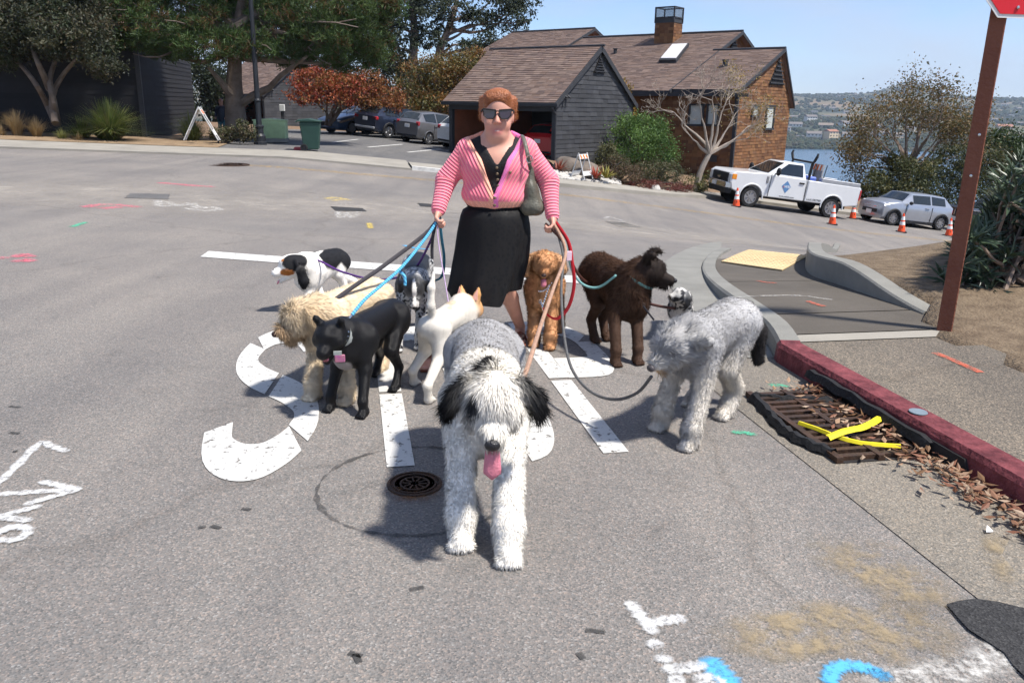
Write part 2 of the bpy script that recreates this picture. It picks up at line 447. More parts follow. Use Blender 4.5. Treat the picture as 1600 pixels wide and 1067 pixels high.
# =================================================================== the setting: ground
def asphalt(name, base, warm, speck=1.0, scale=1.0):
    m = bpy.data.materials.new(name); nt, b, out = nodes_of(m); N = nt.nodes; L = nt.links
    tc = N.new('ShaderNodeTexCoord')
    vo = N.new('ShaderNodeTexVoronoi'); vo.inputs['Scale'].default_value = 150 * scale; L.new(tc.outputs['Object'], vo.inputs['Vector'])
    sp = N.new('ShaderNodeSeparateColor'); L.new(vo.outputs['Color'], sp.inputs['Color'])
    peb = N.new('ShaderNodeValToRGB'); e = peb.color_ramp.elements
    e[0].position = 0.0; e[0].color = tuple(x * 0.66 for x in base) + (1,)
    e[1].position = 1.0; e[1].color = tuple(min(1, x * 1.6) for x in base) + (1,)
    for p, f, wr in ((0.25, 0.9, 0), (0.55, 1.0, 0.6), (0.8, 1.12, 0.0), (0.92, 1.3, 1.0)):
        q = e.new(p); q.color = tuple(base[i] * f * (1 - wr) + warm[i] * f * wr for i in range(3)) + (1,)
    L.new(sp.outputs[0], peb.inputs['Fac'])
    n1 = N.new('ShaderNodeTexNoise'); n1.inputs['Scale'].default_value = 0.35; n1.inputs['Detail'].default_value = 6; n1.inputs['Roughness'].default_value = 0.62
    L.new(tc.outputs['Object'], n1.inputs['Vector'])
    r1 = N.new('ShaderNodeValToRGB'); r1.color_ramp.elements[0].position = 0.3; r1.color_ramp.elements[1].position = 0.72
    r1.color_ramp.elements[0].color = (0.76, 0.77, 0.79, 1); r1.color_ramp.elements[1].color = (1.16, 1.13, 1.08, 1)
    L.new(n1.outputs['Fac'], r1.inputs['Fac'])
    mu = N.new('ShaderNodeMixRGB'); mu.blend_type = 'MULTIPLY'; mu.inputs['Fac'].default_value = 1
    L.new(peb.outputs['Color'], mu.inputs['Color1']); L.new(r1.outputs['Color'], mu.inputs['Color2'])
    mps = N.new('ShaderNodeMapping'); mps.inputs['Rotation'].default_value = (0, 0, rad(-11.2)); mps.inputs['Scale'].default_value = (1.6, 0.12, 1); L.new(tc.outputs['Object'], mps.inputs['Vector'])
    n3 = N.new('ShaderNodeTexNoise'); n3.inputs['Scale'].default_value = 1.1; n3.inputs['Detail'].default_value = 4; L.new(mps.outputs['Vector'], n3.inputs['Vector'])
    r3 = N.new('ShaderNodeValToRGB'); r3.color_ramp.elements[0].position = 0.32; r3.color_ramp.elements[1].position = 0.68
    r3.color_ramp.elements[0].color = (0.86, 0.86, 0.87, 1); r3.color_ramp.elements[1].color = (1.08, 1.07, 1.05, 1); L.new(n3.outputs['Fac'], r3.inputs['Fac'])
    mu3 = N.new('ShaderNodeMixRGB'); mu3.blend_type = 'MULTIPLY'; mu3.inputs['Fac'].default_value = 1; L.new(mu.outputs['Color'], mu3.inputs['Color1']); L.new(r3.outputs['Color'], mu3.inputs['Color2']); mu = mu3
    # stains: small dark blotches
    n2 = N.new('ShaderNodeTexNoise'); n2.inputs['Scale'].default_value = 2.3; n2.inputs['Detail'].default_value = 7; n2.inputs['Roughness'].default_value = 0.7
    L.new(tc.outputs['Object'], n2.inputs['Vector'])
    r2 = N.new('ShaderNodeValToRGB'); r2.color_ramp.elements[0].position = 0.28; r2.color_ramp.elements[1].position = 0.42
    r2.color_ramp.elements[0].color = (0.72, 0.72, 0.72, 1); r2.color_ramp.elements[1].color = (1, 1, 1, 1)
    L.new(n2.outputs['Fac'], r2.inputs['Fac'])
    m2 = N.new('ShaderNodeMixRGB'); m2.blend_type = 'MULTIPLY'; m2.inputs['Fac'].default_value = 0.8
    L.new(mu.outputs['Color'], m2.inputs['Color1']); L.new(r2.outputs['Color'], m2.inputs['Color2'])
    # thin wandering cracks
    mp = N.new('ShaderNodeMapping'); mp.inputs['Scale'].default_value = (1, 0.7, 1); L.new(tc.outputs['Object'], mp.inputs['Vector'])
    nw = N.new('ShaderNodeTexNoise'); nw.inputs['Scale'].default_value = 1.7; nw.inputs['Detail'].default_value = 5; L.new(mp.outputs['Vector'], nw.inputs['Vector'])
    mxv = N.new('ShaderNodeMixRGB'); mxv.inputs['Fac'].default_value = 0.35; L.new(mp.outputs['Vector'], mxv.inputs['Color1']); L.new(nw.outputs['Color'], mxv.inputs['Color2'])
    vc = N.new('ShaderNodeTexVoronoi'); vc.feature = 'DISTANCE_TO_EDGE'; vc.inputs['Scale'].default_value = 0.30; L.new(mxv.outputs['Color'], vc.inputs['Vector'])
    rc = N.new('ShaderNodeValToRGB'); rc.color_ramp.elements[0].position = 0.0; rc.color_ramp.elements[1].position = 0.006
    rc.color_ramp.elements[0].color = (0.62, 0.6, 0.58, 1); rc.color_ramp.elements[1].color = (1, 1, 1, 1); L.new(vc.outputs['Distance'], rc.inputs['Fac'])
    m3 = N.new('ShaderNodeMixRGB'); m3.blend_type = 'MULTIPLY'; m3.inputs['Fac'].default_value = 0.4
    L.new(m2.outputs['Color'], m3.inputs['Color1']); L.new(rc.outputs['Color'], m3.inputs['Color2'])
    L.new(m3.outputs['Color'], b.inputs['Base Color'])
    b.inputs['Roughness'].default_value = 0.88; b.inputs['Specular IOR Level'].default_value = 0.25
    bp = N.new('ShaderNodeBump'); bp.inputs['Strength'].default_value = 0.55 * speck; bp.inputs['Distance'].default_value = 0.004
    L.new(vo.outputs['Distance'], bp.inputs['Height']); L.new(bp.outputs['Normal'], b.inputs['Normal'])
    MATS[name] = m
    return m

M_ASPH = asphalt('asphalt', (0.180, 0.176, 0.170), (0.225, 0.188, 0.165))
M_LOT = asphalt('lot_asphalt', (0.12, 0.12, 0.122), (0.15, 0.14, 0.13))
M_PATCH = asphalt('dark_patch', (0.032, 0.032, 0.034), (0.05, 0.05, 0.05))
M_AGG = asphalt('gutter_aggregate', (0.180, 0.168, 0.148), (0.22, 0.185, 0.145))
M_CONC = pm('concrete', (0.20, 0.195, 0.175), 0.85, 0.16, 2.5, 0.25, 60)
M_WALK = pm('sidewalk_concrete', (0.092, 0.080, 0.066), 0.88, 0.18, 1.6, 0.3, 70)
M_WALK_AGG = asphalt('sidewalk_aggregate', (0.125, 0.113, 0.095), (0.25, 0.2, 0.15))
M_CONC2 = pm('pale_concrete', (0.27, 0.25, 0.215), 0.88, 0.15, 1.2, 0.2, 50)
M_SOIL = pm('dry_soil', (0.095, 0.066, 0.042), 0.95, 0.3, 9, 1.0, 45, col2=(0.20, 0.15, 0.098), detail=8)
M_MULCH = pm('mulch', (0.13, 0.085, 0.055), 0.95, 0.35, 9, 0.9, 60, col2=(0.24, 0.16, 0.10))

def worn(name, col, lo=0.36, hi=0.46, scale=9.0, cover=1.0, soft=False):
    """paint or dirt lying on the road, broken where the noise is low"""
    m = bpy.data.materials.new(name); nt, b, out = nodes_of(m); N = nt.nodes; L = nt.links
    tc = N.new('ShaderNodeTexCoord'); no = N.new('ShaderNodeTexNoise'); no.inputs['Scale'].default_value = scale; no.inputs['Detail'].default_value = 8; no.inputs['Roughness'].default_value = 0.75
    L.new(tc.outputs['Object'], no.inputs['Vector'])
    cr = N.new('ShaderNodeValToRGB'); cr.color_ramp.elements[0].position = lo; cr.color_ramp.elements[1].position = hi
    cr.color_ramp.elements[0].color = (0, 0, 0, 1); cr.color_ramp.elements[1].color = (cover,) * 3 + (1,)
    L.new(no.outputs['Fac'], cr.inputs['Fac'])
    fac = cr.outputs['Color']
    if soft:      # fades towards the sheet's rim, kept as a vertex value
        at = N.new('ShaderNodeAttribute'); at.attribute_name = 'rim'
        mm = N.new('ShaderNodeMath'); mm.operation = 'MULTIPLY'; L.new(fac, mm.inputs[0]); L.new(at.outputs['Fac'], mm.inputs[1]); fac = mm.outputs[0]
    n2 = N.new('ShaderNodeTexNoise'); n2.inputs['Scale'].default_value = 3; L.new(tc.outputs['Object'], n2.inputs['Vector'])
    c2 = N.new('ShaderNodeValToRGB'); c2.color_ramp.elements[0].color = tuple(x * 0.82 for x in col) + (1,); c2.color_ramp.elements[1].color = tuple(min(1, x * 1.08) for x in col) + (1,)
    L.new(n2.outputs['Fac'], c2.inputs['Fac']); L.new(c2.outputs['Color'], b.inputs['Base Color'])
    b.inputs['Roughness'].default_value = 0.8
    tr = N.new('ShaderNodeBsdfTransparent'); mx = N.new('ShaderNodeMixShader')
    L.new(fac, mx.inputs['Fac']); L.new(tr.outputs['BSDF'], mx.inputs[1]); L.new(b.outputs['BSDF'], mx.inputs[2]); L.new(mx.outputs['Shader'], out.inputs['Surface'])
    MATS[name] = m
    return m

M_ROADPAINT = worn('white_road_paint', (0.58, 0.57, 0.54), 0.37, 0.44, 24, 0.95)
M_SPRAYW = worn('white_spray_paint', (0.66, 0.66, 0.65), 0.33, 0.58, 34, soft=True)
M_SPRAYB = worn('blue_spray_paint', (0.08, 0.38, 0.66), 0.25, 0.5, 30, soft=True)
M_SPRAYP = worn('pink_spray_paint', (0.75, 0.16, 0.22), 0.42, 0.6, 25, 0.8, soft=True)
M_SPRAYG = worn('green_spray_paint', (0.08, 0.42, 0.26), 0.38, 0.55, 25, 0.85, soft=True)
M_SPRAYY = worn('yellow_spray_paint', (0.70, 0.52, 0.10), 0.40, 0.55, 25, 0.8, soft=True)
M_SPRAYR = worn('orange_spray_paint', (0.62, 0.12, 0.06), 0.38, 0.55, 25, 0.85, soft=True)
M_FAINT = worn('faint_white_paint', (0.62, 0.60, 0.56), 0.42, 0.62, 18, 0.8, soft=True)
M_MUD = worn('tan_mud', (0.33, 0.255, 0.15), 0.42, 0.60, 7, 0.78, True)
M_DUST = worn('pale_dust', (0.40, 0.36, 0.31), 0.30, 0.72, 1.3, 0.75, True)
M_DAMP = worn('tar_stain', (0.06, 0.058, 0.055), 0.34, 0.62, 12, 0.8)
M_RUST = worn('rust_stain', (0.25, 0.11, 0.04), 0.40, 0.7, 14, 0.8, True)

def sheet(name, xs, ys, zf, mat, kind='structure', smooth=True):
    X, Y = np.meshgrid(xs, ys, indexing='ij'); Z = zf(X, Y); nx, ny = X.shape
    V = np.stack([X, Y, Z], -1).reshape(-1, 3); i = np.arange(nx * ny).reshape(nx, ny)
    Q = np.stack([i[:-1, :-1], i[1:, :-1], i[1:, 1:], i[:-1, 1:]], -1).reshape(-1, 4)
    o = np_mesh(name, V, Q, mat, None, None, smooth); o['kind'] = kind
    return o

KERB_S = 26.6      # far kerb of the cross street
def KS(r, s): return s + np.interp(r, [6, 8, 11.5, 14, 16.5], [0, .7, 2.5, 4.6, 6.1])
def terrain(x, y):
    s = S_of(x, y)
    z = G(x, y) - 0.07
    return z - 38.0 * sstep(52, 230, y)
xs = np.concatenate([np.arange(-700, -60, 40), np.arange(-60, 60, 1.5), np.arange(60, 901, 40)]).astype(float)
ys = np.concatenate([np.arange(-60, -6, 6), np.arange(-6, 60, 1.5), np.arange(60, 300, 12), [400, 600]]).astype(float)
sheet('ground', xs, ys, terrain, M_MULCH)

# asphalt: everything up to the far kerb, in street coordinates
def grid_rs(name, rs, ss, mat, dz=0.0, parent=None, zf=None, bend=False):
    Rr, Ss = np.meshgrid(rs, ss, indexing='ij'); S0 = Ss
    if bend: Ss = KS(Rr, Ss)
    X = Ss * RD[0] + Rr * RR[0]; Y = Ss * RD[1] + Rr * RR[1]
    Z = G(X, Y) + dz if zf is None else zf(X, Y, Rr, S0)
    nx, ny = X.shape; V = np.stack([X, Y, Z], -1).reshape(-1, 3); i = np.arange(nx * ny).reshape(nx, ny)
    Q = np.stack([i[:-1, :-1], i[1:, :-1], i[1:, 1:], i[:-1, 1:]], -1).reshape(-1, 4)
    return np_mesh(name, V, Q, mat, parent, None, True)
road = grid_rs('road', np.arange(-70, 70.1, 0.7), np.linspace(-8, KERB_S, 64), M_ASPH, 0.0); road['kind'] = 'structure'
road2 = grid_rs('road', np.arange(6.5, 70.1, 0.7), np.arange(KERB_S, 35.01, 0.55), M_ASPH, 0.0); road2['kind'] = 'structure'
# dusty strip along the joint of the two streets
def rim_sheet(name, pts, mat, dz, kind='structure', inner=0.55, label=None):
    """a sheet from an outline, with a 'rim' value that fades to its edge"""
    P = [Vector(p) for p in pts]; c = sum(P, Vector()) / len(P)
    V = []; rim = []; n = len(P)
    for f, rv in ((0.0, 1.0), (inner, 1.0), (1.0, 0.0)):
        for p in P:
            q = c.lerp(p, f); V.append((q.x, q.y, float(G(q.x, q.y)) + dz)); rim.append(rv)
    Q = [(a * n + i, a * n + (i + 1) % n, (a + 1) * n + (i + 1) % n, (a + 1) * n + i) for a in range(2) for i in range(n)]
    o = np_mesh(name, V, Q, mat, None, None, True, None, {'rim': rim}); o['kind'] = kind
    return o
def dust_band(name, s0, s1, r0, r1, mat, dz):
    rs = np.arange(r0, r1, 1.0); V = []; rim = []
    fs = [(s0, 0), (s0 + (s1 - s0) * .35, 1), (s0 + (s1 - s0) * .6, 1), (s1, 0)]
    for r in rs:
        for s, rv in fs:
            s2 = s + 0.5 * math.sin(r * 0.31) + 0.3 * math.sin(r * .83); x, y = XY(s2, r); V.append((x, y, float(G(x, y)) + dz)); rim.append(rv)
    k = len(fs); Q = [(i * k + j, (i + 1) * k + j, (i + 1) * k + j + 1, i * k + j + 1) for i in range(len(rs) - 1) for j in range(k - 1)]
    o = np_mesh(name, V, Q, mat, None, None, True, None, {'rim': rim}); o['kind'] = 'structure'
dust_band('road_dust', 13.5, 19.5, -30, 30, M_DUST, 0.004)

def fan(name, pts, mat, dz=0.004, parent=None):
    """flat outline (world points) laid on the ground"""
    P = [Vector(p) for p in pts]
    me = bpy.data.meshes.new(name); bm = bmesh.new()
    vs = [bm.verts.new((p.x, p.y, float(G(p.x, p.y)) + dz)) for p in P]
    f = bm.faces.new(vs)
    bmesh.ops.triangulate(bm, faces=[f])
    bmesh.ops.recalc_face_normals(bm, faces=bm.faces)
    if sum(f.normal.z for f in bm.faces) < 0: bmesh.ops.reverse_faces(bm, faces=bm.faces)
    bm.to_mesh(me); bm.free(); me.materials.append(mat)
    o = bpy.data.objects.new(name, me); link(o, parent)
    return o
def ribbon(path, w, squash=1.0):
    """outline quads of a stroke; path in 2D, w full widths"""
    P = [Vector(p) for p in path]; n = len(P); W = w if isinstance(w, (list, tuple)) else [w] * n
    Lft, Rgt = [], []
    for i in range(n):
        t = (P[min(i + 1, n - 1)] - P[max(i - 1, 0)]).normalized(); nn = Vector((-t.y, t.x))
        Lft.append(P[i] + nn * W[i] / 2); Rgt.append(P[i] - nn * W[i] / 2)
    return Lft, Rgt
def smooth_path(P, k=5):
    P = [Vector(p) for p in P]; out = []
    for i in range(len(P) - 1):
        p0 = P[max(i - 1, 0)]; p1 = P[i]; p2 = P[i + 1]; p3 = P[min(i + 2, len(P) - 1)]
        for j in range(k):
            t = j / k
            out.append(0.5 * ((2 * p1) + (p2 - p0) * t + (2 * p0 - 5 * p1 + 4 * p2 - p3) * t * t + (3 * p1 - p0 - 3 * p2 + p3) * t ** 3))
    return out + [P[-1]]
def stroke_px(mb, px, w, dz=0.005, sm=True, round_=True):
    """a paint stroke along pixels of the photo, lying on the ground"""
    P = [ong(*p) for p in px]; P2 = [Vector((p.x, p.y)) for p in P]
    if sm and len(P2) > 2: P2 = smooth_path(P2, 4)
    n = len(P2); W = [w * (0.75 + 0.25 * math.sin(math.pi * (i + .6) / n)) for i in range(n)]
    Lf, Rg = ribbon(P2, W)
    vs = [Vector((p.x, p.y, float(G(p.x, p.y)) + dz)) for pr in zip(Lf, Rg) for p in pr]
    mb.add(vs, [(2 * i, 2 * i + 1, 2 * i + 3, 2 * i + 2) for i in range(n - 1)])
def soft_stroke(px, w, mat, parent, dz):
    P = [ong(*q) for q in px]; P2 = [Vector((q.x, q.y)) for q in P]; P2 = smooth_path(P2, 6) if len(P2) > 2 else [P2[0].lerp(P2[1], i / 6) for i in range(7)]
    a, b = (P2[0] - P2[1]).normalized(), (P2[-1] - P2[-2]).normalized(); P2 = [P2[0] + a * w * .6] + P2 + [P2[-1] + b * w * .6]
    n = len(P2); V = []; rim = []
    for i, q in enumerate(P2):
        t = (P2[min(i + 1, n - 1)] - P2[max(i - 1, 0)]).normalized(); nn = Vector((-t.y, t.x)); ww = w * (1 + .22 * math.sin(i * 2.3 + q.x * 31)); e = 0.0 if i in (0, n - 1) else 1.0
        for k, rv in ((-.85, 0), (-.38, 1), (.38, 1), (.85, 0)):
            c = q + nn * ww * k * (e * .6 + .4); V.append((c.x, c.y, float(G(c.x, c.y)) + dz)); rim.append(rv * e)
    Q = [(4 * i + j, 4 * i + j + 1, 4 * i + 5 + j, 4 * i + 4 + j) for i in range(n - 1) for j in range(3)]
    return np_mesh('stroke', V, Q, mat, parent, None, True, None, {'rim': rim})
def marks(name, label, strokes, mat, w=0.04, dz=0.005):
    t = thing(name, label, 'road marking')
    for i, st in enumerate(strokes):
        soft_stroke(st, w, mat, t, dz + .0004 * i)
    return t

# --- STOP
def letter(mb, strokes, r0, s0, sq=3.2, w=0.125):
    for st in strokes:
        P = smooth_path([Vector((p[0], p[1])) for p in st], 5) if len(st) > 2 else [Vector(p) for p in st]
        Lf, Rg = ribbon(P, w); vs = []
        for a, b_ in zip(Lf, Rg):
            for q in (a, b_):
                x, y = XY(s0 + q.y * sq, r0 + q.x); vs.append((x, y, float(G(x, y)) + 0.005))
        mb.add(vs, [(2 * i, 2 * i + 1, 2 * i + 3, 2 * i + 2) for i in range(len(P) - 1)])
S_ = [[(.045, .185), (.08, .10), (.17, .055), (.28, .05), (.37, .085), (.425, .125)], [(.435, .145), (.465, .20), (.445, .275), (.36, .335), (.27, .375)], [(.245, .387), (.15, .43), (.075, .49), (.055, .56), (.085, .635)], [(.10, .655), (.17, .70), (.27, .715), (.37, .69), (.44, .62)]]
T_ = [[(.22, 0), (.22, .30)], [(.22, .312), (.22, .63)], [(-.02, .70), (.21, .70)], [(.235, .70), (.47, .70)]]
O_ = [[(.20, .05), (.10, .075), (.055, .16), (.05, .37)], [(.05, .385), (.055, .59), (.11, .685), (.205, .71)], [(.235, .71), (.33, .685), (.385, .59), (.39, .385)], [(.39, .37), (.385, .16), (.33, .075), (.235, .05)]]
P_ = [[(.06, 0), (.06, .33)], [(.06, .345), (.06, .765)], [(.12, .71), (.26, .71), (.37, .67), (.42, .60)], [(.425, .58), (.42, .47), (.36, .41), (.12, .405)]]
for ch, st, r0, lab in (('S', S_, -0.74, 'worn white S of STOP painted on the asphalt'), ('T', T_, -0.05, 'worn white T of STOP painted on the asphalt'),
                        ('O', O_, 0.52, 'worn white O of STOP painted under the shaggy white dog'), ('P', P_, 1.12, 'worn white P of STOP painted below the brown dog')):
    mb = MB(); letter(mb, st, r0, 3.38); tag(mb.build('painted_letter', M_ROADPAINT), lab, 'road marking', 'letters of the word STOP')
b0, b1, b2, b3 = ong(326, 393), ong(313, 402), ong(1045, 452), ong(1042, 440)
mb = MB(); nb = 20
vs = [];
for i in range(nb + 1):
    for a, c in ((b0, b3), (b1, b2)):
        p = a.lerp(c, i / nb); vs.append((p.x, p.y, float(G(p.x, p.y)) + 0.006))
mb.add(vs, [(2 * i, 2 * i + 1, 2 * i + 3, 2 * i + 2) for i in range(nb)])
tag(mb.build('stop_line', M_ROADPAINT), 'long white stop line painted across the street behind the dogs', 'road marking')
# yellow centre line of the cross street (worn double line)
mb = MB()
for off in (0, 0.25):
    rs = np.arange(-3.0, 30, 0.8); vs = []
    for r in rs:
        for w in (0, 0.10):
            x, y = XY(float(np.interp(r, [-3, 6.3, 21.5, 35], [23.4, 24.2, 26.3, 28.2])) + off + w, r); vs.append((x, y, float(G(x, y)) + 0.006))
    mb.add(vs, [(2 * i, 2 * i + 1, 2 * i + 3, 2 * i + 2) for i in range(len(rs) - 1)])
tag(mb.build('centre_line', worn('faded_yellow_paint', (0.50, 0.32, 0.09), 0.40, 0.62, 7, 0.85)), 'faded double yellow centre line of the cross street', 'road marking')

# --- sprayed utility marks
marks('spray_arrow', 'white sprayed arrow and letters at the left edge of the road',
      [[(-25, 775), (20, 735), (62, 694), (80, 698), (103, 706)], [(-20, 775), (50, 770), (122, 766)], [(66, 754), (95, 760), (122, 766)], [(42, 789), (80, 778), (122, 766)],
       [(-15, 815), (20, 803), (60, 793)], [(-10, 808), (20, 812), (45, 815)], [(-20, 845), (25, 845), (45, 832), (30, 825), (0, 832)], [(-8, 838), (15, 826), (38, 826)]], M_SPRAYW, 0.030)
marks('spray_mark', 'white sprayed tee and dots in the foreground asphalt',
      [[(985, 944), (1002, 966), (1020, 988)], [(1010, 976), (1038, 971), (1066, 968)], [(1017, 1007), (1029, 1009)], [(1030, 1030), (1043, 1032)], [(1040, 1048), (1070, 1046), (1098, 1042)], [(1090, 1064), (1110, 1062), (1128, 1072)], [(1050, 1068), (1062, 1064)]], M_SPRAYW, 0.034)
marks('spray_mark', 'blue sprayed dash in the foreground asphalt', [[(1108, 1036), (1122, 1050), (1142, 1072)]], M_SPRAYB, 0.055)
marks('spray_mark', 'blue sprayed arc around a pothole in the foreground', [[(1296, 1068), (1302, 1048), (1325, 1041), (1355, 1046), (1385, 1060)]], M_SPRAYB, 0.038)
marks('spray_mark', 'broad white sprayed stripe at the lower right corner', [[(1370, 1066), (1440, 1058), (1510, 1044), (1568, 1026)]], M_FAINT, 0.085)
marks('spray_mark', 'pink sprayed scribble at the left edge of the street', [[(-12, 405), (8, 403)], [(24, 402), (36, 398), (46, 402)], [(26, 409), (40, 406), (47, 409)]], M_SPRAYP, 0.10)
marks('spray_mark', 'faint pink sprayed scribble left of the square patch', [[(135, 324), (160, 320), (190, 321), (214, 324)], [(160, 326), (185, 324)]], M_SPRAYP, 0.16)
marks('spray_mark', 'faint pink sprayed line across the far lane', [[(250, 286), (285, 289), (330, 292)]], M_SPRAYP, 0.18)
marks('spray_mark', 'white sprayed letters beside the left square patch', [[(249, 314), (249, 322), (270, 322)], [(262, 316), (280, 322), (300, 318), (310, 326), (330, 324), (344, 328)], [(290, 326), (320, 330), (342, 328)]], M_FAINT, 0.12)
marks('spray_mark', 'white sprayed letters under the dark road patch', [[(528, 331), (532, 341), (545, 333), (548, 341), (560, 334)], [(528, 334), (562, 332)]], M_FAINT, 0.09)
marks('spray_mark', 'yellow sprayed scribble above the dark road patch', [[(512, 311), (525, 309), (545, 313)], [(520, 314), (540, 311)]], M_SPRAYY, 0.13)
marks('spray_mark', 'small yellow sprayed tick on the asphalt', [[(577, 349), (579, 357)]], M_SPRAYY, 0.07)
marks('spray_mark', 'teal sprayed dash on the asphalt at left', [[(113, 355), (124, 351), (133, 348)]], M_SPRAYG, 0.07)
marks('spray_mark', 'white sprayed loop above the right road patch', [[(945, 342), (952, 339), (965, 343), (975, 346)], [(946, 344), (960, 347), (975, 347)]], M_FAINT, 0.08)
marks('spray_mark', 'green sprayed dot near the grey dog', [[(1147, 676), (1163, 677), (1178, 680)]], M_SPRAYG, 0.035)
marks('spray_mark', 'faint green sprayed dot near the kerb', [[(1205, 602), (1228, 604)]], M_SPRAYG, 0.04)
marks('spray_mark', 'light blue sprayed dash behind the taut leashes', [[(632, 384), (648, 388), (668, 390)]], M_SPRAYB, 0.05)
# --- patches and stains
def fanpx(name, px, mat, dz=0.004, label=None, cat=None):
    P = [ong(*p) for p in px]; rj = random.Random(len(px) * 7 + int(px[0][0])); Pj = []
    for a, c in zip(P, P[1:] + P[:1]):
        L = (c - a).length; k = max(2, min(14, int(L / .05)))
        for i in range(k): q = a.lerp(c, i / k); Pj.append(q + Vector((rj.uniform(-1, 1), rj.uniform(-1, 1), 0)) * min(.014, L * .06))
    o = fan(name, Pj, mat, dz)
    if label: tag(o, label, cat)
    else: o['kind'] = 'structure'
    return o
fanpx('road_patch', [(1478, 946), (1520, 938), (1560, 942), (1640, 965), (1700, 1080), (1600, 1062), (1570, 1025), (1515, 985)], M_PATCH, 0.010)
fanpx('road_patch', [(203, 303), (265, 304), (263, 312), (195, 310)], M_LOT, 0.007)
fanpx('road_patch', [(516, 323), (566, 326), (573, 331), (525, 330)], M_PATCH, 0.007)
fanpx('road_patch', [(945, 346), (975, 348), (1004, 356), (968, 355)], M_PATCH, 0.007)
fanpx('road_patch', [(652, 318), (690, 320), (690, 325), (658, 323)], M_PATCH, 0.007)
rim_sheet('mud_smear', [ong(*p) for p in [(1092, 990), (1130, 965), (1190, 945), (1290, 935), (1400, 938), (1480, 960), (1520, 1000), (1500, 1040), (1420, 1050), (1330, 1030), (1220, 1045), (1140, 1025)]], M_MUD, 0.006, inner=0.6)
rim_sheet('mud_smear', [ong(*p) for p in [(1230, 850), (1300, 825), (1400, 850), (1480, 900), (1540, 960), (1450, 985), (1380, 950), (1300, 910)]], M_MUD, 0.006, inner=0.3)
rim_sheet('mud_smear', [ong(*p) for p in [(1530, 830), (1580, 838), (1565, 870), (1600, 910), (1570, 930), (1530, 880)]], M_MUD, 0.012, inner=0.3)
rim_sheet('rust_stain', [ong(*p) for p in [(598, 770), (610, 760), (650, 762), (690, 765), (700, 775), (660, 790), (615, 788)]], M_RUST, 0.006, inner=0.5)
# sawn ring around the cover
cc = ong(648, 757); mb = MB()
rr = 0.415; vs = []; cx0, cy0 = cc.x + 0.01, cc.y - 0.02
for i in range(97):
    a = 2 * math.pi * i / 96; w = 0.008 + 0.005 * math.sin(i * 1.7) + .004 * math.sin(i * .37)
    for q in (rr - w, rr + w): vs.append((cx0 + math.cos(a) * q, cy0 + math.sin(a) * q, 0.004))
mb.add(vs, [(2 * i, 2 * i + 1, 2 * i + 3, 2 * i + 2) for i in range(96)])
o = mb.build('tar_ring', M_DAMP); o['kind'] = 'structure'
mb = MB()
for px in ([(330, 822), (345, 826)], [(378, 795), (392, 797)], [(545, 1020), (566, 1026)], [(915, 985), (945, 988)], [(903, 1020), (912, 1030)], [(15, 635), (32, 637)], [(15, 676), (30, 678)], [(555, 1022), (562, 1036)], [(310, 825), (322, 823)], [(640, 922), (662, 918)], [(20, 706), (28, 705)]):
    stroke_px(mb, px, 0.022, 0.004)
o = mb.build('tar_spots', worn('tar_spot', (0.05, 0.048, 0.045), 0.3, 0.55, 40, 0.9)); o['kind'] = 'stuff'

# --- manhole and covers
M_IRON = pm('rusty_iron', (0.045, 0.034, 0.028), 0.6, 0.4, 12, 0.4, 50, metal=0.5, col2=(0.10, 0.055, 0.035))
def cover(name, u, v, r, label, n=28, rings=(0.55, 0.8)):
    p = ong(u, v); t = thing(name, label, 'manhole cover', (p.x, p.y, p.z))
    mb = MB(); mb.lathe([(r, -0.05), (r, 0.008), (r * 0.9, 0.010), (r * 0.9, 0.004), (0.001, 0.004)], n=n); mb.build('cover_plate', M_IRON, t)
    mb = MB()
    for q in rings: mb.lathe([(r * q, 0.004), (r * q, 0.009), (r * (q - 0.07), 0.009), (r * (q - 0.07), 0.004)], n=n)
    for i in range(10):
        a = i * 0.628; mb.box((math.cos(a) * r * .3, math.sin(a) * r * .3, .0055), (r * .3, r * .06, .006), a)
    mb.build('raised_pattern', M_IRON, t)
    return t
cover('manhole_cover', 648, 757, 0.118, 'small round rusty iron cover in front of the sheepdog')
cover('manhole_cover', 353, 257.5, 0.62, 'flat round iron cover in the far lane left of the bin')
cover('manhole_cover', 420, 245, 0.35, 'small iron cover by the far kerb near the green cabinet')

# --- far pavement, kerb and lot
def strip(name, s0, s1, r0, r1, mat, h0, h1=None, step=0.8, front=True):
    """a raised strip along the cross street with a real front face"""
    rs = np.linspace(r0, r1, int((r1 - r0) / step) + 1); V = []
    h1 = h0 if h1 is None else h1
    for r in rs:
        for s, h in ((s0, -0.1), (s0, h0), (s1, h1), (s1, -0.3)):
            x, y = XY(KS(r, s), r); V.append((x, y, float(G(x, y)) + h))
    Q = [(i * 4 + j, (i + 1) * 4 + j, (i + 1) * 4 + j + 1, i * 4 + j + 1) for i in range(len(rs) - 1) for j in range(3)]
    o = np_mesh(name, V, Q, mat, None, None, False); o['kind'] = 'structure'; return o
strip('kerb', KERB_S, KERB_S + 0.18, -70, 1.9, M_CONC2, 0.06, 0.06)
o = strip('kerb_white', KERB_S - 0.004, KERB_S + 0.18, 1.9, 6.2, pm('white_kerb_paint', (0.55, 0.54, 0.51), .85, .2, 5), 0.13, 0.13)
strip('kerb', KERB_S, KERB_S + 0.18, 6.2, 60, M_CONC2, 0.12, 0.12)
strip('pavement', KERB_S + 0.184, KERB_S + 2.9, -70, 1.9, M_CONC2, 0.055, 0.07)
strip('pavement', KERB_S + 0.184, KERB_S + 1.6, 1.9, 60, M_CONC2, 0.12, 0.13)
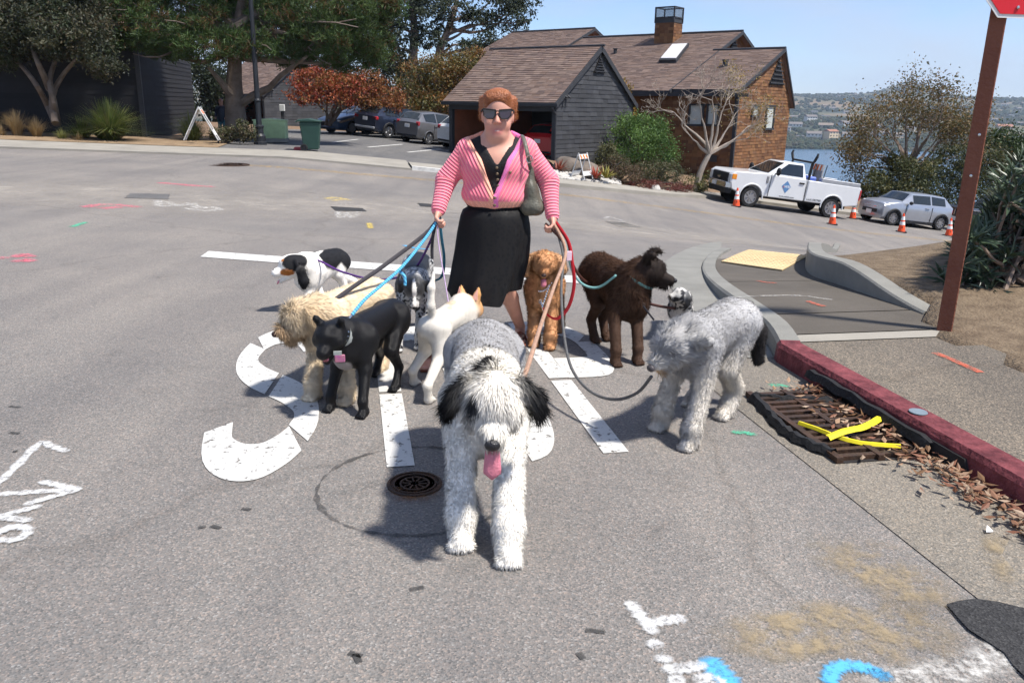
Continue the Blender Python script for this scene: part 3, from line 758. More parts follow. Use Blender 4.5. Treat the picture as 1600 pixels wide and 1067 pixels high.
# parking lot behind the pavement, between bin and garage
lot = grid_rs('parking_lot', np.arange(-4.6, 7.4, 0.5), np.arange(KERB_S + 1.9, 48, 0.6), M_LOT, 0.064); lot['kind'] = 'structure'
for pk, (pa, pb) in enumerate([((519, 223), (548, 219.5)), ((575, 230.5), (616, 227)), ((637, 238.5), (677, 234.5))]):
    a, b_ = ong(*pa, dz=0.06), ong(*pb, dz=0.06); d = (b_ - a).normalized(); n_ = Vector((-d.y, d.x, 0)) * 0.06; b_ = b_ + d * 1.2
    mb = MB(); vs = []
    for i in range(9):
        p = a.lerp(b_, i / 8)
        for q in (p + n_, p - n_): vs.append((q.x, q.y, float(G(q.x, q.y)) + 0.068))
    mb.add(vs, [(2 * i, 2 * i + 1, 2 * i + 3, 2 * i + 2) for i in range(8)])
    tag(mb.build('parking_stripe', M_ROADPAINT), 'white parking bay stripe ' + ('in front of the blue sedan', 'in front of the navy SUV', 'in front of the grey hatchback')[pk], 'road marking', 'parking bay stripes')

# --- right-hand corner: gutter, kerb, pavement, ramp, retaining kerb
KR = 2.65
def kerb_h(s): return 0.128 - 0.10 * float(sstep(5.2, 8.6, s))
near = [Vector(XY(s, KR)) for s in np.arange(-3, 4.61, 0.4)]
far = [ong(*p) for p in [(1192, 530), (1152, 494), (1117, 460), (1099, 434), (1096, 416), (1106, 400), (1126, 390)]]
far = [Vector((p.x, p.y)) for p in far]
kp = near + smooth_path([near[-1]] + far, 4)[1:]
def path_norms(P):
    out = []
    for i in range(len(P)):
        t = (P[min(i + 1, len(P) - 1)] - P[max(i - 1, 0)]).normalized(); out.append(Vector((t.y, -t.x)))   # to the right of travel
    return out
kn = path_norms(kp)
def kerb_piece(name, i0, i1, mat):
    V = []
    for i in range(i0, i1 + 1):
        p, n_ = kp[i], kn[i]; h = kerb_h(float(S_of(p.x, p.y)))
        for off, z in ((0, -0.05), (0.012, h * 0.8), (0.03, h), (0.155, h + 0.004), (0.16, -0.05)):
            q = p + n_ * off; V.append((q.x, q.y, float(G(q.x, q.y)) + z))
    m = i1 - i0 + 1; Q = [(i * 5 + j, (i + 1) * 5 + j, (i + 1) * 5 + j + 1, i * 5 + j + 1) for i in range(m - 1) for j in range(4)]
    V2 = V; o = np_mesh(name, V2, Q, mat, None, None, False); o['kind'] = 'structure'; return o
M_REDK = worn('red_kerb_paint', (0.27, 0.035, 0.045), 0.25, 0.42, 10)
_ired = len(near)
kerb_piece('kerb_red', 0, _ired, pm('red_kerb', (0.075, 0.014, 0.018), 0.78, 0.3, 11, 0.5, 40, col2=(0.22, 0.055, 0.062)))
kerb_piece('kerb', _ired, len(kp) - 1, M_CONC)
# gutter pan: aggregate beside the red kerb, smooth concrete round the corner
mb = MB(); vs = []
for s in np.arange(-3, 4.9, 0.35):
    for r in (2.02, KR + 0.02):
        x, y = XY(s, r); vs.append((x, y, float(G(x, y)) + 0.004))
mb.add(vs, [(2 * i, 2 * i + 1, 2 * i + 3, 2 * i + 2) for i in range(len(vs) // 2 - 1)])
o = mb.build('gutter', M_AGG); o['kind'] = 'structure'
gl = [Vector((p.x, p.y)) for p in [ong(*q) for q in [(1168, 560), (1100, 500), (1052, 455), (1040, 425), (1052, 400), (1128, 377)]]]
gl = smooth_path(gl, 4); gk = [p for p in kp[_ired:]]
V = []; ng = len(gl)
for i in range(ng):
    a = gl[i]; b_ = gk[min(len(gk) - 1, round(i * (len(gk) - 1) / (ng - 1)))]
    for f in (0, 0.5, 1.0):
        q = a.lerp(b_, f); V.append((q.x, q.y, float(G(q.x, q.y)) + 0.006))
Q = [(i * 3 + j, (i + 1) * 3 + j, (i + 1) * 3 + j + 1, i * 3 + j + 1) for i in range(ng - 1) for j in range(2)]
o = np_mesh('gutter_corner', V, Q, M_CONC, None, None, True); o['kind'] = 'structure'

# pavement: kerb back edge to its right boundary, split in slabs along the street
wall_px = [(1304, 379), (1272, 390), (1259, 405), (1266, 427), (1310, 450), (1370, 477), (1440, 505)]
wl_ = [Vector((p.x, p.y)) for p in [ong(u, v, 0.06) for u, v in wall_px]]
rb = smooth_path(wl_[1:], 3) + [Vector((p.x, p.y)) for p in [onz(u, v, 0.165) for u, v in [(1500, 528), (1560, 560), (1640, 610)]]] + [Vector(XY(s, 5.0)) for s in (3.2, 1.5, 0, -3)]
def walk_z(x, y, s): return float(G(x, y)) + kerb_h(s)
def on_line(poly, s):
    ss = [float(S_of(p.x, p.y)) for p in poly]
    for i in range(len(poly) - 1):
        if (ss[i] - s) * (ss[i + 1] - s) <= 0 and ss[i] != ss[i + 1]:
            return poly[i].lerp(poly[i + 1], (s - ss[i]) / (ss[i + 1] - ss[i]))
    return poly[0] if abs(ss[0] - s) < abs(ss[-1] - s) else poly[-1]
kback = [p + n_ * 0.158 for p, n_ in zip(kp, kn)]
slabs = [(-3, 1.0, M_WALK_AGG), (1.03, 4.6, M_WALK_AGG), (4.62, 4.78, M_CONC2), (4.80, 5.35, M_WALK), (5.37, 7.0, M_WALK), (7.02, 9.3, M_WALK)]
for (s0, s1, mt) in slabs:
    V = []; ss = np.linspace(s0, s1, max(2, int((s1 - s0) / 0.25) + 2))
    for s in ss:
        a = on_line(kback, s); b_ = on_line(rb, s) + Vector(RR) * .3
        for f in np.linspace(0, 1, 7):
            q = a.lerp(b_, f); V.append((q.x, q.y, walk_z(q.x, q.y, s)))
    Q = [(i * 7 + j, i * 7 + j + 1, (i + 1) * 7 + j + 1, (i + 1) * 7 + j) for i in range(len(ss) - 1) for j in range(6)]
    o = np_mesh('pavement_slab', V, Q, mt, None, None, False); o['kind'] = 'structure'
# tactile pad with domes
pad = [ong(u, v, 0.045) for u, v in [(1127, 408), (1222, 423), (1263, 399), (1170, 390)]]
M_PAD = pm('yellow_pad', (0.56, 0.42, 0.23), 0.75, 0.12, 4, 0.15, 40)
t = thing('tactile_pad', 'tan yellow tactile paving pad at the kerb ramp', 'tactile paving', (0, 0, 0))
mb = MB(); zz = lambda p: walk_z(p.x, p.y, float(S_of(p.x, p.y))) + 0.006
mb.prism([(p.x, p.y, zz(p)) for p in pad], (0, 0, 0.012)); mb.build('base_plate', M_PAD, t)
mb = MB(); A, B, Cc, D_ = pad
for i in range(15):
    for j in range(12):
        q = A.lerp(B, (i + .5) / 15).lerp(D_.lerp(Cc, (i + .5) / 15), (j + .5) / 12)
        mb.lathe([(0.022, 0), (0.015, 0.006), (0.001, 0.007)], (q.x, q.y, zz(q) + 0.012), 6)
o = mb.build('domes', M_PAD, t); o['kind'] = 'stuff'
# retaining kerb
wp = smooth_path(wl_, 5); wnn = path_norms(wp); V = []; m = len(wp)
for i, (p, n_) in enumerate(zip(wp, wnn)):
    f = i / (m - 1); s = float(S_of(p.x, p.y)); z0 = walk_z(p.x, p.y, min(s, 9)); h = 0.02 + 0.20 * float(sstep(0, .30, f)) * float(1 - sstep(0.62, 1.0, f) * 0.98)
    for off, z in ((0, -0.2), (0, h - .015), (-0.015, h), (-0.16, h), (-0.17, -0.2)):
        q = p + n_ * off; V.append((q.x, q.y, z0 + z))
Q = [(i * 5 + j, (i + 1) * 5 + j, (i + 1) * 5 + j + 1, i * 5 + j + 1) for i in range(m - 1) for j in range(4)]
mbw = MB(); mbw.add(V, Q + [tuple(range(5))[::-1], tuple(range(5 * (m - 1), 5 * m))]); o = mbw.build('retaining_kerb', M_CONC); o0 = (lambda *a: None)(V, Q, M_CONC, None, None, False); tag(o, 'curved raised concrete kerb holding back the dry earth bank', 'kerb')
WALL_IN = [p - n_ * 0.165 for p, n_ in zip(wp, wnn)]
# dry earth bank behind it
def bank_z(x, y, dr):
    s = S_of(x, y); r = R_of(x, y)
    base = G(x, y)
    z = 0.13 - .07 * sstep(7, 9, s) + .09 * sstep(4.8, 5.6, s) * (1 - sstep(7.8, 9.0, s)) + .22 * sstep(.1, 2.4, dr) * sstep(3.2, 5.5, s) + 0.05 * vnoise(np.stack([x * 2.2, y * 2.2, x * 0], -1).reshape(-1, 3)).reshape(np.shape(x)) * sstep(4.7, 5.5, r)
    fall = sstep(7.2, 11.0, s)
    return base * 0.7 * (1 - fall) + z * (1 - fall) + fall * (base - 0.1)
rsb = np.arange(2.8, 16, 0.2); ssb = np.arange(-3, 13, 0.2)
Rr, Ss = np.meshgrid(rsb, ssb, indexing='ij'); X = Ss * RD[0] + Rr * RR[0]; Y = Ss * RD[1] + Rr * RR[1]; Z = X * 0
# keep only cells to the right of the pavement boundary
bl = WALL_IN + [p for p in rb if float(S_of(p.x, p.y)) < float(S_of(WALL_IN[-1].x, WALL_IN[-1].y))]
bl = sorted(bl, key=lambda p: float(S_of(p.x, p.y))); bs = np.array([float(S_of(p.x, p.y)) for p in bl]); br = np.array([float(R_of(p.x, p.y)) for p in bl])
rmin = np.interp(Ss, bs, br) - 0.22 * sstep(4.2, 4.6, Ss) * (1 - sstep(5.0, 5.4, Ss)) - 0.13 * sstep(5.0, 5.4, Ss); rmin = np.where(Ss > bs.max(), br[-1] + (Ss - bs.max()) * 0.35, rmin)
i = np.arange(X.size).reshape(X.shape)
Rn = np.where(Rr < rmin, rmin, Rr); X = Ss * RD[0] + Rn * RR[0]; Y = Ss * RD[1] + Rn * RR[1]; Z = bank_z(X, Y, Rn - rmin)
Z = np.where(Rr < rmin, G(X, Y) - 0.12, Z)
Q = np.stack([i[:-1, :-1], i[1:, :-1], i[1:, 1:], i[:-1, 1:]], -1).reshape(-1, 4)
ok = (Rr > rmin)[1:, :-1].reshape(-1) | (Rr > rmin)[1:, 1:].reshape(-1)
o = np_mesh('earth_bank', np.stack([X, Y, Z], -1).reshape(-1, 3), Q[ok], M_SOIL, None, None, True); o['kind'] = 'structure'

# --- water, far shore
mw = bpy.data.materials.new('bay_water'); nt, b, out = nodes_of(mw)
b.inputs['Base Color'].default_value = (0.03, 0.075, 0.12, 1); b.inputs['Roughness'].default_value = 0.22; b.inputs['Specular IOR Level'].default_value = 0.4
tc = nt.nodes.new('ShaderNodeTexCoord'); no = nt.nodes.new('ShaderNodeTexNoise'); no.inputs['Scale'].default_value = 0.25; no.inputs['Detail'].default_value = 4
bp = nt.nodes.new('ShaderNodeBump'); bp.inputs['Strength'].default_value = 0.6; bp.inputs['Distance'].default_value = 0.6
nt.links.new(tc.outputs['Object'], no.inputs['Vector']); nt.links.new(no.outputs['Fac'], bp.inputs['Height']); nt.links.new(bp.outputs['Normal'], b.inputs['Normal'])
mb = MB(); mb.poly([(-2500, 120, -36), (3500, 120, -36), (3500, 1500, -36), (-2500, 1500, -36)]); o = mb.build('water', mw); o['kind'] = 'structure'

def hill_z(x, y):
    """far shore: a shelf of houses, then slopes up to a ridge with one knoll"""
    d = y; u = x / np.maximum(y, 1.0)
    z = -36.5 + 3.5 * sstep(850, 880, d) + 22 * sstep(880, 1250, d) + 22 * sstep(1200, 1700, d) + 28 * sstep(1500, 2200, d)
    z = z + 34 * np.exp(-((u - 0.462) / 0.036) ** 2) * sstep(1700, 2250, d) + 5 * np.exp(-((u - 0.40) / 0.03) ** 2) * sstep(1500, 2100, d)
    P = np.stack([x / 95.0, y / 120.0, x * 0], -1).reshape(-1, 3); P2 = P * 2.7 + 3.0
    nz = (vnoise(P) * 6 + vnoise(P2) * 2.5).reshape(np.shape(x)) * sstep(900, 1300, d)
    return z + nz - 40 * sstep(2400, 3400, d)
mh = bpy.data.materials.new('hillside'); nt, b, out = nodes_of(mh); N = nt.nodes; L = nt.links
tc = N.new('ShaderNodeTexCoord'); no = N.new('ShaderNodeTexNoise'); no.inputs['Scale'].default_value = 0.009; no.inputs['Detail'].default_value = 7; no.inputs['Roughness'].default_value = 0.62
L.new(tc.outputs['Object'], no.inputs['Vector']); cr = N.new('ShaderNodeValToRGB'); e = cr.color_ramp.elements
e[0].position = 0.40; e[0].color = (0.022, 0.032, 0.018, 1); e[1].position = 0.62; e[1].color = (0.17, 0.12, 0.07, 1); q = e.new(0.48); q.color = (0.075, 0.075, 0.035, 1)
L.new(no.outputs['Fac'], cr.inputs['Fac']); L.new(cr.outputs['Color'], b.inputs['Base Color']); b.inputs['Roughness'].default_value = 0.95
sheet('hills', np.arange(-1500, 2600, 22.0), np.arange(838, 3400, 22.0), hill_z, mh)
# =================================================================== buildings
M_CHAR = pm('charcoal_paint', (0.045, 0.046, 0.050), 0.75, 0.15, 3, attr='Col')
M_CHART = pm('charcoal_trim', (0.035, 0.036, 0.04), 0.6, 0.12, 4)
M_SHINGLE = pm('roof_shingle', (1, 1, 1), 0.9, 0.08, 14, 0.4, 60, attr='Col')
M_BROWN = pm('cedar_shingle', (1, 1, 1), 0.85, 0.10, 10, 0.3, 50, attr='Col')
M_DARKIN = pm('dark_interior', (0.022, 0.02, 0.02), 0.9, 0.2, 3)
M_TERRA = pm('terracotta_wall', (0.24, 0.075, 0.035), 0.85, 0.15, 3)
M_WIN = glass('window_glass', (0.05, 0.06, 0.065), 0.05)
M_CURT = pm('pale_curtain', (0.42, 0.45, 0.43), 0.8, 0.1, 5)
PAL_ROOF = 0.92 * np.array([(0.185, 0.125, 0.10), (0.155, 0.107, 0.09), (0.215, 0.153, 0.125), (0.145, 0.103, 0.09), (0.195, 0.14, 0.118)])
PAL_CEDAR = 0.78 * np.array([(0.23, 0.105, 0.045), (0.18, 0.08, 0.035), (0.28, 0.135, 0.06), (0.15, 0.068, 0.032), (0.25, 0.125, 0.055), (0.20, 0.10, 0.05)])
PAL_CHAR = np.array([(1.0, 1.0, 1.0), (0.85, 0.85, 0.86), (1.15, 1.15, 1.16), (0.95, 0.96, 1.0)])

def shingled(name, o0, ux, uy, H, xlim, expo, tab, pal, mat, parent, lift=0.018, seed=3, gap=0.006):
    """courses of lapped pieces over a plane; xlim(y) gives the reach of each course"""
    rg = np.random.default_rng(seed); o0, ux, uy = np.array(o0, float), np.array(ux, float), np.array(uy, float)
    n = np.cross(ux, uy); n /= np.linalg.norm(n); V = []; C = []; Q = []
    rows = int(math.ceil(H / expo)); 
    for i in range(rows):
        y0, y1 = i * expo, min(H, (i + 1) * expo + 0.02); a0, b0 = xlim(y0); a1, b1 = xlim(min(H, (i + 1) * expo))
        if b0 - a0 < 0.05: continue
        nt = max(1, int(round((b0 - a0) / tab))); fr = np.linspace(0, 1, nt + 1)
        if nt > 1: fr[1:-1] += rg.uniform(-.3, .3, nt - 1) / nt
        for k in range(nt):
            c = pal[rg.integers(len(pal))] * rg.uniform(.88, 1.1); l2 = lift * rg.uniform(.7, 1.4); g = gap if nt > 1 else 0
            xa, xb = a0 + (b0 - a0) * fr[k] + g / 2, a0 + (b0 - a0) * fr[k + 1] - g / 2
            xc, xd = a1 + (b1 - a1) * fr[k] + g / 2, a1 + (b1 - a1) * fr[k + 1] - g / 2
            p = [o0 + ux * xa + uy * y0 + n * l2, o0 + ux * xb + uy * y0 + n * l2, o0 + ux * xd + uy * y1 + n * .003, o0 + ux * xc + uy * y1 + n * .003, o0 + ux * xa + uy * (y0 + .004), o0 + ux * xb + uy * (y0 + .004)]
            m = len(V); V += p; C += [c] * 6; Q += [(m, m + 1, m + 2, m + 3), (m + 4, m + 5, m + 1, m)]
    o = np_mesh(name, V, Q, mat, parent, np.array(C), False); o['kind'] = 'stuff'
    return o

AX = Vector((0.78, -0.62, 0)).normalized(); AY = Vector((0.6226, 0.7826, 0)).normalized()   # along the garage front, along its gable
def garage(label, corner, base_z, seed=1, red=True):
    t = thing('garage', label, 'garage', corner, 0.0)
    W, Dp, EV, RID = 5.7, 5.8, 2.38, 4.5        # front length, depth, eave and ridge height
    X, Y_ = AX, AY; Z = Vector((0, 0, 1)); P = lambda a, b, c: -X * a + Y_ * b + Z * c     # a leftwards along the front
    hz = lambda y: EV + (RID - EV) * (1 - abs(y / (Dp / 2) - 1))
    mb = MB()                         # carcass: right gable wall, back wall
    def gable(a, th):
        mb.prism([P(a, 0, -1.2), P(a, Dp, -1.2), P(a, Dp, EV), P(a, Dp / 2, RID), P(a, 0, EV)], -X * th)
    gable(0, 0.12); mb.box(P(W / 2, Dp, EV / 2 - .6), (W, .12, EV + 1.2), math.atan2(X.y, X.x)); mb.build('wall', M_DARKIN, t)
    mb = MB(); gable(W - .12, .12); mb.box(P(W - .14, 2.9, .95), (.02, 5.6, 2.7), math.atan2(X.y, X.x)); mb.build('inner_wall', M_TERRA, t)
    # siding on the right gable, each course lapped
    def xl(y):
        z = y - 1.2
        if z <= EV: return (0.0, Dp)
        f = (z - EV) / (RID - EV) * Dp / 2; return (f, Dp - f)
    shingled('siding', P(0, 0, -1.2), tuple(Y_), (0, 0, 1), RID + 1.2, xl, 0.178, 0.42, PAL_CHAR, M_CHAR, t, 0.02, seed)
    ov = .22; sl = math.hypot(Dp / 2 + ov, (RID - EV) * (Dp / 2 + ov) / (Dp / 2)); rise = (RID - EV) / (Dp / 2)
    for side in (0, 1):
        dirn = (Y_ if side == 0 else -Y_) ; up = (dirn * 1 + Z * rise).normalized()
        o0 = P(W + .2, -ov, EV - ov * rise + .10) if side == 0 else P(-.10, Dp + ov, EV - ov * rise + .10)
        shingled('roof_shingles', o0, tuple(X if side == 0 else -X), tuple(up), sl, lambda y: (0, W + .3), 0.135, 0.33, PAL_ROOF, M_SHINGLE, t, 0.02, seed + 5 + side)
    mb = MB()
    for y0, y1 in ((-ov, Dp / 2), (Dp + ov, Dp / 2)):
        q = [P(W + .2, y0, hz(0) - ov * rise), P(W + .2, y1, RID), P(W + .2, y1, RID + .09), P(W + .2, y0, EV - ov * rise + .09)]
        mb.prism(q, X * (W + .3))
    mb.build('roof_deck', M_CHART, t)
    for y0, y1 in ((-ov, Dp / 2), (Dp + ov, Dp / 2)):        # verge boards
        mb = MB(); q = [P(-.11, y0, EV - ov * rise - .12), P(-.11, y1, RID - .12), P(-.11, y1, RID + .11), P(-.11, y0, EV - ov * rise + .11)]
        mb.prism(q, X * .04); mb.build('verge_board', M_CHART, t)
    mb = MB(); mb.tube([P(W + .2, Dp / 2, RID + .12), P(-.25, Dp / 2, RID + .12)], .05, 6); mb.build('ridge_cap', M_CHART, t)
    mb = MB(); mb.box(P(W / 2, .04, EV - .22), (W, .16, .34), math.atan2(X.y, X.x)); mb.build('lintel', M_CHART, t)
    mb = MB(); mb.box(P(W / 2, -ov - .02, EV - ov * rise + .02), (W + .5, .10, .13), math.atan2(X.y, X.x)); mb.build('gutter', M_CHART, t, bevel=.01)
    for a in (.09, W - .09):
        mb = MB(); mb.box(P(a, .06, EV / 2 - .5), (.18, .18, EV + 1.0), math.atan2(X.y, X.x)); mb.build('post', M_CHART, t, bevel=.008)
    mb = MB(); mb.tube([P(-.03, -.3, EV - .25), P(-.03, -.05, EV - .5), P(-.03, -.04, 0)], .04, 8); mb.build('downpipe', M_CHART, t, True)
    v = thing('vent', None, None); v.parent = t           # louvred gable vent
    mb = MB(); zt, zb = RID - .28, RID - .95; hw = .42
    mb.prism([P(-.03, Dp / 2 - hw, zb), P(-.03, Dp / 2 + hw, zb), P(-.03, Dp / 2, zt)], X * .03); mb.build('vent_back', M_DARKIN, v)
    for i in range(6):
        z = zb + .05 + i * .1; w = hw * (zt - z) / (zt - zb) * 2
        mb = MB(); mb.box(P(-.075, Dp / 2, z), (.06, max(.06, w), .035), math.atan2(X.y, X.x)); mb.build('louvre', M_CHART, v)
    l = thing('floodlight', None, None); l.parent = t
    for i, yy in enumerate((.42, .62)):
        mb = MB(); mb.lathe([(.02, -.12), (.05, -.02), (.08, .07)], P(-.14, yy, EV + .18), 10, Matrix.Rotation(rad(70), 3, X.cross(Z))); mb.build('lamp_head', M_CHART, l, True)
    mb = MB(); mb.box(P(-.05, .52, EV + .22), (.08, .16, .10), math.atan2(X.y, X.x)); mb.build('bracket', M_CHART, l)
    mb = MB(); mb.box(P(W / 2, Dp / 2, -.35), (W, Dp, .7), math.atan2(X.y, X.x)); mb.build('floor_slab', M_LOT, t)
    return t
zg = float(atY(862, 256, 33.1).z)
garage('charcoal open garage with brown shingle roof behind the woman', (1.56, 33.1, zg), zg, 11)
garage('charcoal gabled garage half hidden behind the big pine', tuple(atY(416, 206, 54.0)), -.1, 31)

# ---- the cedar shingle house, in the garage's axes
HC = Vector((10.1, 38.7, 0))
def HP(m, l, z): return HC - AX * m + AY * l + Vector((0, 0, z))
t = thing('shingle_house', 'brown cedar shingle house with brown roofs and a caged chimney', 'house', (0, 0, 0))
ZB, ZE, PT = -5.0, 2.5, 0.415
rz_f = math.atan2(AX.y, AX.x)
mb = MB()
mb.prism([HP(0, 0.02, ZB), HP(0, 6.42, ZB), HP(0, 6.42, 1.95), HP(0, 4.58, 4.36), HP(0, 0.02, ZE)], -AX * 3.7)
mb.prism([HP(3.6, 0.02, ZB), HP(3.6, 12.5, ZB), HP(3.6, 12.5, 3.2), HP(3.6, 7.22, 5.45), HP(3.6, 0.02, ZE)], -AX * 10.2)
mb.prism([HP(13.9, 1.0, ZB), HP(13.9, 14, ZB), HP(13.9, 14, 3.9), HP(13.9, 8.5, 6.15), HP(13.9, 1.0, 3.03)], -AX * 6.2)
mb.build('wall_core', M_DARKIN, t)
shingled('front_wall', HP(13.5, 0, ZB), tuple(AX), (0, 0, 1), ZE - ZB, lambda y: (0, 13.5), 0.15, 0.30, PAL_CEDAR, M_BROWN, t, 0.02, 41)
def xr(y):
    z = y + ZB
    if z <= 1.95: return (0, 6.44)
    r = 6.44 - (z - 1.95) / (4.4 - 1.95) * (6.44 - 4.58); l = 0 if z < ZE else (z - ZE) / (4.4 - ZE) * 4.58
    return (l, max(l, r))
shingled('end_wall', HP(0, 0, ZB), tuple(AY), (0, 0, 1), 4.4 - ZB, xr, 0.15, 0.30, PAL_CEDAR, M_BROWN, t, 0.02, 42)
def xr2(y):
    z = 3.6 + y; l = (z - ZE) / PT; r = 12.5 - (z - 3.2) / (5.45 - 3.2) * 5.28
    return (l, max(l, r))
shingled('upper_gable', HP(3.6, 0, 3.6), tuple(AY), (0, 0, 1), 1.85, xr2, 0.15, 0.30, PAL_CEDAR, M_BROWN, t, 0.02, 43)
def xr3(y):
    z = 4.6 + y; l = 1.0 + (z - 3.03) / PT; r = 14 - (z - 3.9) / (6.15 - 3.9) * 5.5
    return (l, max(l, r))
shingled('upper_gable', HP(13.9, 0, 4.6), tuple(AY), (0, 0, 1), 1.55, xr3, 0.15, 0.30, PAL_CEDAR, M_BROWN, t, 0.02, 44)
upv = (AY + Vector((0, 0, PT))).normalized()
def roof(mlo, mhi, l0, l1, z0, seed, slope=PT, back=False):
    up = (AY + Vector((0, 0, slope))).normalized() ; o0 = HP(mhi, l0, z0)
    shingled('roof_shingles', o0, tuple(AX), tuple(up), (l1 - l0) * math.sqrt(1 + slope * slope), lambda y: (0, mhi - mlo), 0.15, 0.36, PAL_ROOF, M_SHINGLE, t, 0.02, seed)
    mb = MB(); mb.prism([HP(mhi, l0, z0 - .16), HP(mhi, l1, z0 + (l1 - l0) * slope - .16), HP(mhi, l1, z0 + (l1 - l0) * slope - .006), HP(mhi, l0, z0 - .006)], AX * (mhi - mlo)); mb.build('roof_deck', M_CHART, t)
    mb = MB(); q = [HP(mlo - .02, l0, z0 - .14), HP(mlo - .02, l1, z0 + (l1 - l0) * slope - .14), HP(mlo - .02, l1, z0 + (l1 - l0) * slope + .03), HP(mlo - .02, l0, z0 + .03)]
    mb.prism(q, AX * .05); mb.build('verge_board', M_CHART, t)
    mb = MB(); zr = z0 + (l1 - l0) * slope + .03; mb.tube([HP(mhi, l1, zr), HP(mlo - .05, l1, zr)], .07, 6); mb.build('ridge_cap', M_CHART, t)
roof(-.15, 3.62, -.3, 4.58, ZE - .3 * PT + .05, 51)
roof(3.3, 13.9, -.5, 7.22, ZE - .5 * PT + .06, 52)
roof(13.6, 20.2, .5, 8.5, 3.03 - .5 * PT + .06, 53)
for (m0, m1, la, za, lb, zb_) in ((-.15, 3.62, 4.58, 4.42, 6.6, 1.75), (3.3, 13.9, 7.22, 5.5, 12.9, 3.1), (13.6, 20.2, 8.5, 6.2, 14.3, 3.85)):      # back slopes
    mb = MB(); mb.prism([HP(m1, la, za - .1), HP(m1, lb, zb_ - .1), HP(m1, lb, zb_ + .04), HP(m1, la, za + .04)], AX * (m1 - m0)); mb.build('back_roof', pm('roof_brown', (.18, .115, .09), .9, .15, 5), t)
    mb = MB(); mb.prism([HP(m0 - .02, la, za - .12), HP(m0 - .02, lb, zb_ - .12), HP(m0 - .02, lb, zb_ + .06), HP(m0 - .02, la, za + .06)], AX * .05); mb.build('verge_board', M_CHART, t)
mb = MB(); mb.box(HP(4.8, -.56, ZE - .32), (11.0, .12, .15), rz_f); mb.build('gutter', M_CHART, t)
mb = MB(); mb.box(HP(.02, -.06, -1.0), (.16, .12, 7), rz_f); mb.build('corner_board', M_CHART, t)
def gvent(m, l, zb, zt, wl, wr):
    v = thing('vent', None, None); v.parent = t
    mb = MB(); mb.prism([HP(m - .03, l - wl, zb), HP(m - .03, l + wr, zb), HP(m - .03, l, zt)], AX * .03); mb.build('vent_back', M_DARKIN, v)
    for i in range(6):
        f = (i + .4) / 6.5; z = zb + (zt - zb) * f; w = (wl + wr) * (1 - f)
        mb = MB(); mb.box(HP(m - .08, l + (wr - wl) / 2 * (1 - f), z), (.07, max(.05, w), .05), rz_f); mb.build('louvre', M_CHART, v)
gvent(0, 4.3, 2.75, 4.0, 1.0, .9); gvent(3.6, 6.9, 4.25, 5.2, .9, .8)
def window(pfun, w, h, parent, rz, curtain=True, nm='window', bars=1):
    """pfun(a, c, out): a across, c up, out proud of the wall"""
    v = thing(nm, None, None); v.parent = parent
    fr = MB()
    for (a, c, sa, sc) in ((0, h / 2, w + .14, .08), (0, -h / 2, w + .18, .10), (-w / 2, 0, .08, h), (w / 2, 0, .08, h)):
        fr.box(pfun(a, c, .05), (sa, .10, sc), rz)
    for i in range(bars): fr.box(pfun(-w / 2 + w * (i + 1) / (bars + 1), 0, .045), (.05, .08, h - .08), rz)
    fr.build('frame', M_CHART, v)
    mb = MB(); mb.box(pfun(0, 0, .025), (w - .08, .02, h - .08), rz); mb.build('pane', M_CURT if curtain else M_WIN, v)
rz_e = math.atan2(AY.y, AY.x)
def px_wall(u, v_, n0, nn):
    d = ray(u, v_); o = Vector((0, 0, CAM_H)); k = (n0 - o).dot(nn) / d.dot(nn); return o + d * k
for (ua, ub, va, vb) in ((1078, 1099, 164, 196), (1106, 1123, 164, 196)):
    a = px_wall(ua, (va + vb) / 2, HC, -AY); b_ = px_wall(ub, (va + vb) / 2, HC, -AY); c = (a + b_) / 2; tp = px_wall((ua + ub) / 2, va, HC, -AY); bt = px_wall((ua + ub) / 2, vb, HC, -AY)
    window(lambda a_, c_, o_, c=c: c + AX * a_ - AY * o_ + Vector((0, 0, c_)), (b_ - a).length, tp.z - bt.z, t, rz_f, True, 'window', 0)
for (ua, ub, va, vb) in ((1174, 1183, 165, 182), (1195, 1207, 166, 202)):
    a = px_wall(ua, (va + vb) / 2, HC, AX); b_ = px_wall(ub, (va + vb) / 2, HC, AX); c = (a + b_) / 2; tp = px_wall((ua + ub) / 2, va, HC, AX); bt = px_wall((ua + ub) / 2, vb, HC, AX)
    window(lambda a_, c_, o_, c=c: c + AY * a_ + AX * o_ + Vector((0, 0, c_)), (b_ - a).length, tp.z - bt.z, t, rz_e, True, 'window', 0)
c = px_wall(1115, 248, HC, -AY); mb = MB(); mb.box(c - AY * .03, (.35, .06, .30), rz_f); mb.build('crawl_vent', M_CHART, t)
# skylight lying on the main roof
rn = AX.cross(upv).normalized(); ro = HP(5, 0, ZE + .06)
sk = [px_wall(u, v_, ro, rn) for u, v_ in ((1030, 99), (1057, 99), (1077, 73), (1051, 74))]
s_ = thing('skylight', None, None); s_.parent = t
mb = MB(); mb.prism([p - rn * .02 for p in sk], rn * .20); mb.build('kerb_frame', M_CHART, s_)
cs = sum(sk, Vector()) / 4; mb = MB(); mb.prism([cs + (p - cs) * .88 + rn * .19 for p in sk], rn * .03); mb.build('pane', pm('milky_pane', (.62, .60, .60), .25, .05, 3), s_)
